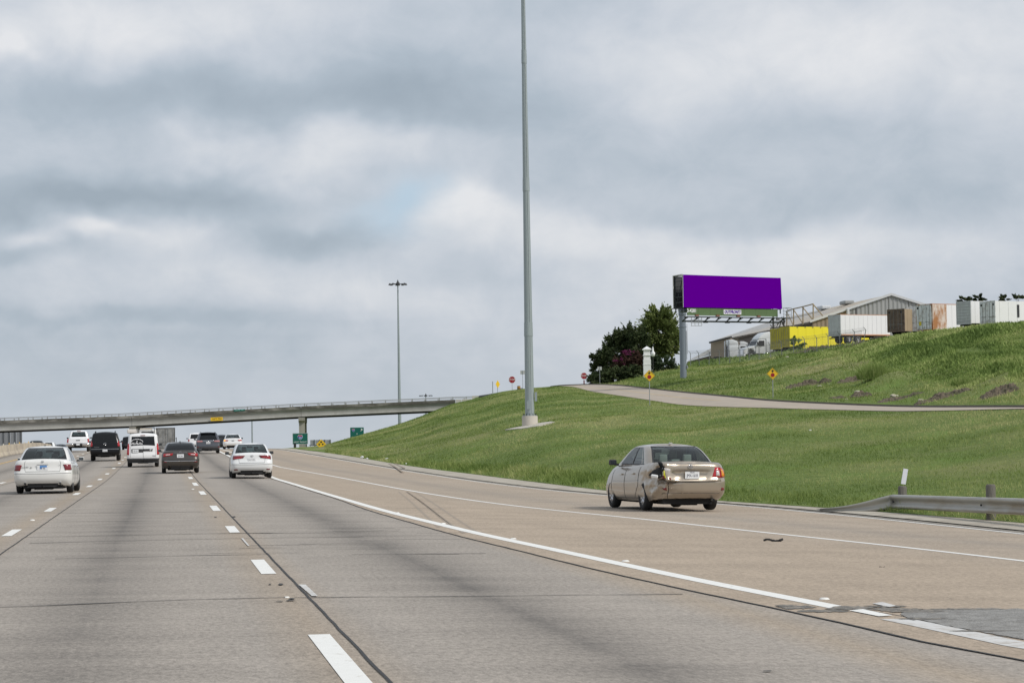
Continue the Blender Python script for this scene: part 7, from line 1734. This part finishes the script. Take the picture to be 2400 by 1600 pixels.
def tree(name, label, cat, base, clumps, n, size, mat, trunk=.18, seed=1, group=None, extra=None, **k):
    rng = np.random.default_rng(seed); root = empty(name, base); tag(root, label, cat, group)
    V, F, T = leaves(clumps, n, size, rng, **k); fastmesh('crown', V, F, mat, root, T)
    m = MB(); top = Vector(clumps[0][0]); m.bar((0, 0, -.5), (top.x*.3, top.y*.3, top.z*.55), trunk, 8, trunk*.7)
    for c, r, _ in clumps:
        c = Vector(c); s_ = Vector((top.x*.3, top.y*.3, top.z*.5)); m.bar(s_, c, trunk*.45, 5, trunk*.15)
        for j in range(5):
            e_ = c+Vector([rng.uniform(-.8, .8)*r[i] for i in range(3)]); m.bar(s_.lerp(c, .6), e_, trunk*.2, 4, trunk*.06)
    m.build('trunk', m_bark, root)
    if extra:
        cl, nn, sz, mt_, nm = extra; V, F, T = leaves(cl, nn, sz, rng, out=.3); fastmesh(nm, V, F, mt_, root, T)
    return root
g_olive = leafmat('olive_leaves', (.06, .085, .024), (.155, .20, .06), (.30, .33, .13))
g_dark = leafmat('dark_leaves', (.022, .036, .016), (.05, .072, .028), (.12, .14, .06))
g_flow = leafmat('magenta_flowers', (.09, .014, .05), (.17, .028, .095), (.27, .06, .17)); g_red = leafmat('reddish_leaves', (.04, .03, .018), (.075, .04, .03), (.10, .06, .04))
g_shr = leafmat('shrub_leaves', (.02, .035, .015), (.045, .07, .03), (.16, .19, .13))
def tb(px, d, dz=0): x = (px-1200)/FPX*d; return Vector((x, d, tz(x, d)+dz))
def off(b, px, py, d): return tuple(P(px, py, d)-b)
u_ = lambda px, d: px*d/FPX
d = 332; b = tb(1543, d)
tree('round_tree', 'tall round olive green tree with a spiky outline, just left of the billboard post', 'tree', b,
     [(off(b, 1543, 775, d), (u_(44, d), u_(42, d), u_(50, d)), 10), (off(b, 1520, 785, d), (u_(26, d), u_(30, d), u_(30, d)), 3), (off(b, 1570, 790, d), (u_(26, d), u_(30, d), u_(34, d)), 3), (off(b, 1545, 742, d), (u_(30, d), u_(28, d), u_(24, d)), 3), (off(b, 1575, 822, d), (u_(18, d), u_(20, d), u_(14, d)), 1.2), (off(b, 1548, 825, d), (u_(28, d), u_(20, d), u_(12, d)), 1.5)], 17000, .30, g_olive, .25, 3, out=.85)
for i, (px, cls, n, lab, mt, sz) in enumerate((
    (1455, [(1455, 820, 36, 42, 6), (1440, 800, 22, 22, 2), (1478, 800, 26, 34, 4), (1462, 788, 24, 18, 2)], 11000, 'large dark green tree behind the magenta shrub', g_dark, .30),
    (1420, [(1425, 845, 26, 36, 4), (1408, 838, 18, 16, 2), (1400, 862, 14, 18, 2), (1390, 838, 8, 7, .5), (1396, 886, 13, 12, 1.5)], 7600, 'dark ragged tree at the left end of the clump, above the frontage road', g_dark, .30),
    (1496, [(1498, 810, 24, 40, 4), (1500, 845, 20, 30, 3)], 5600, 'dark tree just behind the white pillar', g_dark, .30))):
    d = 336-4*i; b = tb(px, d)
    tree('dark_tree', lab, 'tree', b, [(off(b, a, c, d), (u_(rx, d), u_(rx, d), u_(ry, d)), w) for a, c, rx, ry, w in cls], n, sz, mt, .22, 11+i, out=.6)
d = 322; b = tb(1466, d)
tree('flowering_shrub', 'dark shrub with magenta blossom on its top left, left of the white pillar', 'shrub', b, [(off(b, 1468, 858, d), (u_(30, d), u_(26, d), u_(22, d)), 4), (off(b, 1486, 846, d), (u_(22, d), u_(22, d), u_(20, d)), 3)], 5000, .26, g_red, .12, 21,
     extra=([(off(b, 1456, 846, d-1), (u_(14, d), u_(10, d), u_(10, d)), 2), (off(b, 1478, 827, d-1), (u_(22, d), u_(10, d), u_(7, d)), 2)], 420, .17, g_flow, 'blossom'))
d = 318
for i, (px, py, rx, ry, lab) in enumerate(((1404, 888, 24, 15, 'low ragged bush at the far left foot of the dark trees, near the STOP sign'), (1436, 880, 26, 18, 'low dark hedge bush at the road end, under the dark trees'), (1480, 872, 26, 16, 'dense dark bush directly left of the white pillar'), (1560, 858, 26, 20, 'pale leaved shrub right of the white pillar, under the round tree'), (1536, 850, 12, 14, 'small light shrub beside the post lamp'))):
    b = tb(px, d); tree('bush', lab, 'shrub', b, [(off(b, px, py, d), (u_(rx, d), u_(rx, d), u_(ry, d)), 1)], 3000, .24, g_dark if i < 3 else g_shr, .08, 31+i)
d = 330
for i, (px, py, rx, ry, lab) in enumerate(((2264, 705, 13, 10, 'dark tree top poking above the short white trailer'), (2293, 699, 13, 12, 'round dark tree top between the last two white trailers'), (2352, 700, 20, 7, 'thin tree top over the long white trailer at the right edge'), (2388, 699, 14, 9, 'sparse leafy branches at the far right above the trailer'))):
    b = tb(px, d); tree('far_tree', lab, 'tree', b, [(off(b, px, py, d), (u_(rx, d), u_(rx, d), u_(ry, d)), 1)], 420 if i < 2 else 170, .42, g_dark, .15, 41+i, out=.8)

# ================================================================== DIRT PILES and rocks on the hill
m_dirt = pm('dirt_clods', (.145, .115, .08), .95, 0, .3, 2.5, .8, 7, col2=(.06, .055, .03), c2scale=1.6, thr=(.46, .60)); m_rock = pm('pale_rock', (.46, .42, .34), .9, 0, .15, 3, .4, 6)
def mound(px, py, rx_px, h_px, label, seed):
    p = thit(px, py); d = p.y; rx = rx_px*d/FPX; hh = h_px*d/FPX*(1.35 if seed < 50 else .8); nx, ny = 80, 26; V_ = []; 
    for i in range(nx+1):
        for j in range(ny+1):
            a, c = (i/nx*2-1), (j/ny*2-1); x = p.x+a*rx; y = p.y+c*max(1.2, rx*.45); e_ = max(0, 1-a*a)**.45*max(0, 1-c*c)**.8*(.55+.9*abs(mnoise.noise(Vector((x*.55, seed, 0)))))
            nz = mnoise.noise(Vector((x*1.3, y*1.0, seed)))*.35+abs(mnoise.noise(Vector((x*3.0, y*3, seed))))*.55+mnoise.noise(Vector((x*8, y*7, seed)))*.22
            z = tz(x, y)-.12+e_*hh*(.8+nz*1.2); V_.append((x-p.x, y-p.y, z-p.z))
    F_ = [(i*(ny+1)+j, (i+1)*(ny+1)+j, (i+1)*(ny+1)+j+1, i*(ny+1)+j+1) for i in range(nx) for j in range(ny)]
    o = mesh('dirt_pile', V_, F_, m_dirt); o.location = p; tag(o, label, 'dirt pile', 'dirt piles along the foot of the hill'); return p
mounds = [(1895, 902, 55, 14, 'long brown dirt pile right of the lone stop ahead sign'), (1998, 893, 42, 12, 'grass grown dirt pile behind the longest brown one'), (2018, 928, 28, 15, 'pale brown dirt heap at the foot of the hill, nearest the road'),
    (2110, 934, 60, 10, 'low dark clods along the road, with a pale rock in them'), (2210, 930, 70, 15, 'broad dark clod ridge between the pale rock and the last heap'), (2340, 925, 45, 24, 'tallest brown dirt heap at the right end of the hill foot'), (1960, 932, 26, 7, 'thin low clod strip at the left end of the road verge'),
    (2300, 872, 70, 5, 'bare dirt ledge across the upper hill at the right'), (1900, 822, 60, 12, 'grey rubble ridge under the yellow trailer at the hill top'), (2020, 806, 55, 16, 'grey dirt bank below the white box trailer'), (1800, 836, 40, 6, 'low rubble strip under the fence by the white truck')]
for i, a in enumerate(mounds): mound(*a, seed=i*7.3)
for i, (px, py, r_, lab) in enumerate(((2096, 929, .75, 'largest pale rock lying in the clods'), (1983, 936, .28, 'small pale stone at the verge left of the big rock'), (2160, 938, .45, 'flat pale rock right of the largest one'), (1921, 906, .5, 'pale rubble on the long dirt pile'), (2012, 919, .5, 'pale broken rock on the heap nearest the road'), (1946, 901, .3, 'small pale stone at the right end of the long dirt pile'), (1552, 866, .4, 'pale rock at the hill edge below the round tree'), (1755, 848, .5, 'pale rock below the parked white truck'), (1845, 838, .6, 'pale rock under the fence by the yellow trailers'), (1930, 824, .6, 'pale rock on the grey rubble ridge'))):
    p = thit(px, py)
    if p is None: continue
    bm = bmesh.new(); r_ *= .5; bmesh.ops.create_icosphere(bm, subdivisions=3, radius=r_)
    for v in bm.verts: v.co = Vector((v.co.x*1.25, v.co.y*.8, v.co.z*.45))*(.75+.55*mnoise.noise(v.co*2.2+Vector((i*3, 0, 0))))
    me = bpy.data.meshes.new('rock'); bm.to_mesh(me); bm.free(); o = link('rock', me, m_rock); o.location = p+Vector((0, 0, r_*.15)); tag(o, lab, 'rock', 'pale rocks on the hill')

# ================================================================== GRASS
def blademat(name, cols):
    return leafmat(name, *cols)
NC, ND = len(us), len(ws)
U = np.array(us); Wv = np.array(ws)
def surf_sample(u, w):
    """vectorised bilinear lookup in the terrain grid"""
    i = np.clip(np.searchsorted(U, u)-1, 0, NC-2); j = np.clip(np.searchsorted(Wv, w)-1, 0, ND-2)
    a = ((u-U[i])/(U[i+1]-U[i]))[:, None]; b = ((w-Wv[j])/(Wv[j+1]-Wv[j]))[:, None]
    return (V[i, j]*(1-a)+V[i+1, j]*a)*(1-b)+(V[i, j+1]*(1-a)+V[i+1, j+1]*a)*b
def npnoise(x, y, s, seed):
    rg = np.random.default_rng(seed); G = rg.random((256, 256)); xx = x*s+1000; yy = y*s+1000; xi = np.floor(xx).astype(int); yi = np.floor(yy).astype(int); fx = xx-xi; fy = yy-yi
    fx = fx*fx*(3-2*fx); fy = fy*fy*(3-2*fy); g = lambda a, b: G[a % 256, b % 256]
    return (g(xi, yi)*(1-fx)+g(xi+1, yi)*fx)*(1-fy)+(g(xi, yi+1)*(1-fx)+g(xi+1, yi+1)*fx)*fy
def blades(name, mat, n, u0, u1, w0, w1, h0, h1, wid, seed, clump=None, hmod=None, keep=None, lean=.5, kind='stuff', jitz=0):
    rg = np.random.default_rng(seed); N_ = n*5
    u = rg.uniform(u0, u1, N_); w = rg.uniform(w0, w1, N_); p = surf_sample(u, w)
    # accept by ground area / distance^1.4
    e = 1e-2; pa = surf_sample(u+4, w)-p; pb = surf_sample(u, np.clip(w+.01, w0, w1+.01))-p; area = np.abs(pa[:, 0]*pb[:, 1]-pa[:, 1]*pb[:, 0])+1e-9
    d = np.hypot(p[:, 0], p[:, 1]); wt = area/np.maximum(d, 30)**1.5; wt /= np.quantile(wt, .97); ok = rg.random(N_) < wt
    if keep is not None: ok &= keep(p, u, w, rg)
    ok = np.nonzero(ok)[0][:n]; p = p[ok]; d = d[ok]; n = len(ok)
    h = rg.uniform(h0, h1, n)*(np.clip((d/70)**.35, .8, 1.7) if h1 < .3 else 1)
    if hmod is not None: h = h*hmod(p)
    wd = wid*np.clip(d/60, .8, 4.5)*rg.uniform(.6, 1.3, n)
    an = rg.uniform(0, PI, n); sx = np.stack([np.cos(an), np.sin(an)*.35, np.zeros(n)], 1)
    ln = rg.normal(size=(n, 3))*lean; ln[:, 2] = 1; ln[:, 0] -= .15; tip = p+ln*h[:, None]
    p = p-np.array([0, 0, .03])
    q = np.stack([p-sx*wd[:, None], p+sx*wd[:, None], tip], 1).reshape(-1, 3)
    big = npnoise(p[:, 0], p[:, 1], .10, 5)*.5+npnoise(p[:, 0], p[:, 1]*.4, .45, 6)*.5
    tone = np.clip((big-.5)*1.7+.48+rg.normal(0, .16, n), 0, 1)
    o = fastmesh(name, q, np.arange(3*n).reshape(-1, 3), mat, None, np.repeat(tone, 3)); o['kind'] = kind; return o
g_turf = blademat('turf_blades', ((.115, .175, .038), (.240, .300, .086), (.45, .44, .20)))
g_tall = blademat('tall_blades', ((.11, .17, .042), (.22, .30, .08), (.40, .45, .17)))
mow = lambda p: .6+.9*npnoise(p[:, 0], p[:, 1], .35, 9)
blades('grass', g_turf, 260000, 760, 2900, 0.02, .985, .03, .08, .010, 1, hmod=mow)
blades('grass', g_turf, 130000, 1395, 2900, 2.03, 2.99, .06, .14, .012, 2, hmod=mow)
blades('tall_grass', g_tall, 14000, 1420, 2900, 2.99, 3.98, .06, .22, .03, 7)
# edge tufts creeping over the shoulder
blades('grass_edge', g_turf, 26000, 760, 2900, 0.001, .05, .08, .22, .012, 3, hmod=lambda p: .3+1.5*npnoise(p[:, 0], p[:, 1], .9, 12)**1.5)
# tall rank grass on the upper hill
hm = lambda p: .25+1.5*npnoise(p[:, 0], p[:, 1]*.5, .28, 21)**1.4
blades('tall_grass', g_tall, 150000, 1700, 2900, 2.2, 2.985, .12, .40, .035, 4, hmod=hm, lean=.38, keep=lambda p, u, w, r: ((w-2) > np.clip(1.1-(u-1780)/480, .20, 1.2)+r.normal(0, .05, len(u))) & (npnoise(p[:, 0], p[:, 1]*.6, .22, 33) > .20))
blades('tall_grass', g_tall, 9000, 1400, 2450, 2.955, 2.985, .04, .14, .03, 5, hmod=hm, lean=.4)
# one big clump of tall grass near the dirt piles, sapling at the fence
def tuft(px, py, rad, h, n, label, seed, nm='grass_clump', cat='grass clump'):
    p = thit(px, py); rg = np.random.default_rng(seed); a = rg.uniform(0, 2*PI, n); r = rad*np.sqrt(rg.random(n)); b_ = np.stack([r*np.cos(a), r*np.sin(a)*.7, np.full(n, -.1)], 1)
    ln = np.stack([np.cos(a)*.22*r/rad+rg.normal(0, .26, n), np.sin(a)*.2*r/rad+rg.normal(0, .2, n), np.ones(n)], 1); hh = h*rg.uniform(.4, 1.1, n)*(1.05-.6*(r/rad)**2); tip = b_+ln*hh[:, None]; sx = np.stack([np.full(n, .05), np.zeros(n), np.zeros(n)], 1)
    q = np.stack([b_-sx, b_+sx, tip], 1).reshape(-1, 3); o = fastmesh(nm, q, np.arange(3*n).reshape(-1, 3), g_tall, None, np.repeat(np.clip(rg.normal(.55, .22, n), 0, 1), 3)); o.location = p; tag(o, label, cat)
tuft(2048, 886, 1.3, 1.45, 1500, 'largest clump of tall green grass beside the grass grown dirt pile', 51)
tuft(2262, 900, 1.0, .7, 800, 'medium clump of tall grass above the broad clod ridge', 52)
b = thit(1866, 828) or P(1866, 828, 300)
tree('sapling', 'small bright green sapling growing at the fence before the yellow trailers', 'plant', Vector(b), [((0, 0, 1.0), (.9, .6, .9), 1), ((-.3, 0, 1.7), (.35, .3, .5), .4)], 420, .34, g_tall, .04, 61, out=.6)

# ================================================================== loose pieces become parts of their own
def split_loose(o, newname):
    me = o.data; n = len(me.vertices); par = list(range(n))
    def find(a):
        while par[a] != a: par[a] = par[par[a]]; a = par[a]
        return a
    for p in me.polygons:
        r = find(p.vertices[0])
        for v in p.vertices[1:]:
            q = find(v)
            if q != r: par[q] = r
    groups = {}
    for p in me.polygons: groups.setdefault(find(p.vertices[0]), []).append(p.index)
    if len(groups) < 2 or len(groups) > 60: return
    kids = list(o.children); first = True
    for k, ps in groups.items():
        vs = sorted({v for i in ps for v in me.polygons[i].vertices}); mp = {v: i for i, v in enumerate(vs)}
        m2 = bpy.data.meshes.new(newname); m2.from_pydata([me.vertices[v].co[:] for v in vs], [], [[mp[v] for v in me.polygons[i].vertices] for i in ps])
        m2.polygons.foreach_set('use_smooth', [me.polygons[ps[0]].use_smooth]*len(ps)); m2.update()
        for m in me.materials: m2.materials.append(m)
        q = bpy.data.objects.new(newname, m2); COL.objects.link(q); q.parent = o.parent; q.location = o.location; q.rotation_euler = o.rotation_euler; q.scale = o.scale
        if first:
            for c in kids: c.parent = q
            first = False
    bpy.data.objects.remove(o)
SPL = {'posts': 'post', 'roof_rails': 'roof_rail', 'exhaust_stack': 'exhaust_stack', 'side_posts': 'side_post', 'lock_rods': 'lock_rod', 'marker_lights': 'marker_light', 'cab_mirrors': 'cab_mirror',
       'anchor_bolts': 'anchor_bolt', 'lashing_rings': 'lashing_ring', 'side_brace': 'side_brace', 'reflective_tape': 'reflective_tape', 'door_slats': 'door_slat', 'rusty_frame': 'rusty_strut', 'landing_gear': 'landing_leg', 'window_decal': 'decal_mark', 'decal_lettering': 'decal_mark', 'worn_legend': 'legend_mark'}
for o in list(bpy.data.objects):
    b = o.name.split('.')[0]
    if b in SPL and o.type == 'MESH' and o.parent is not None: split_loose(o, SPL[b])
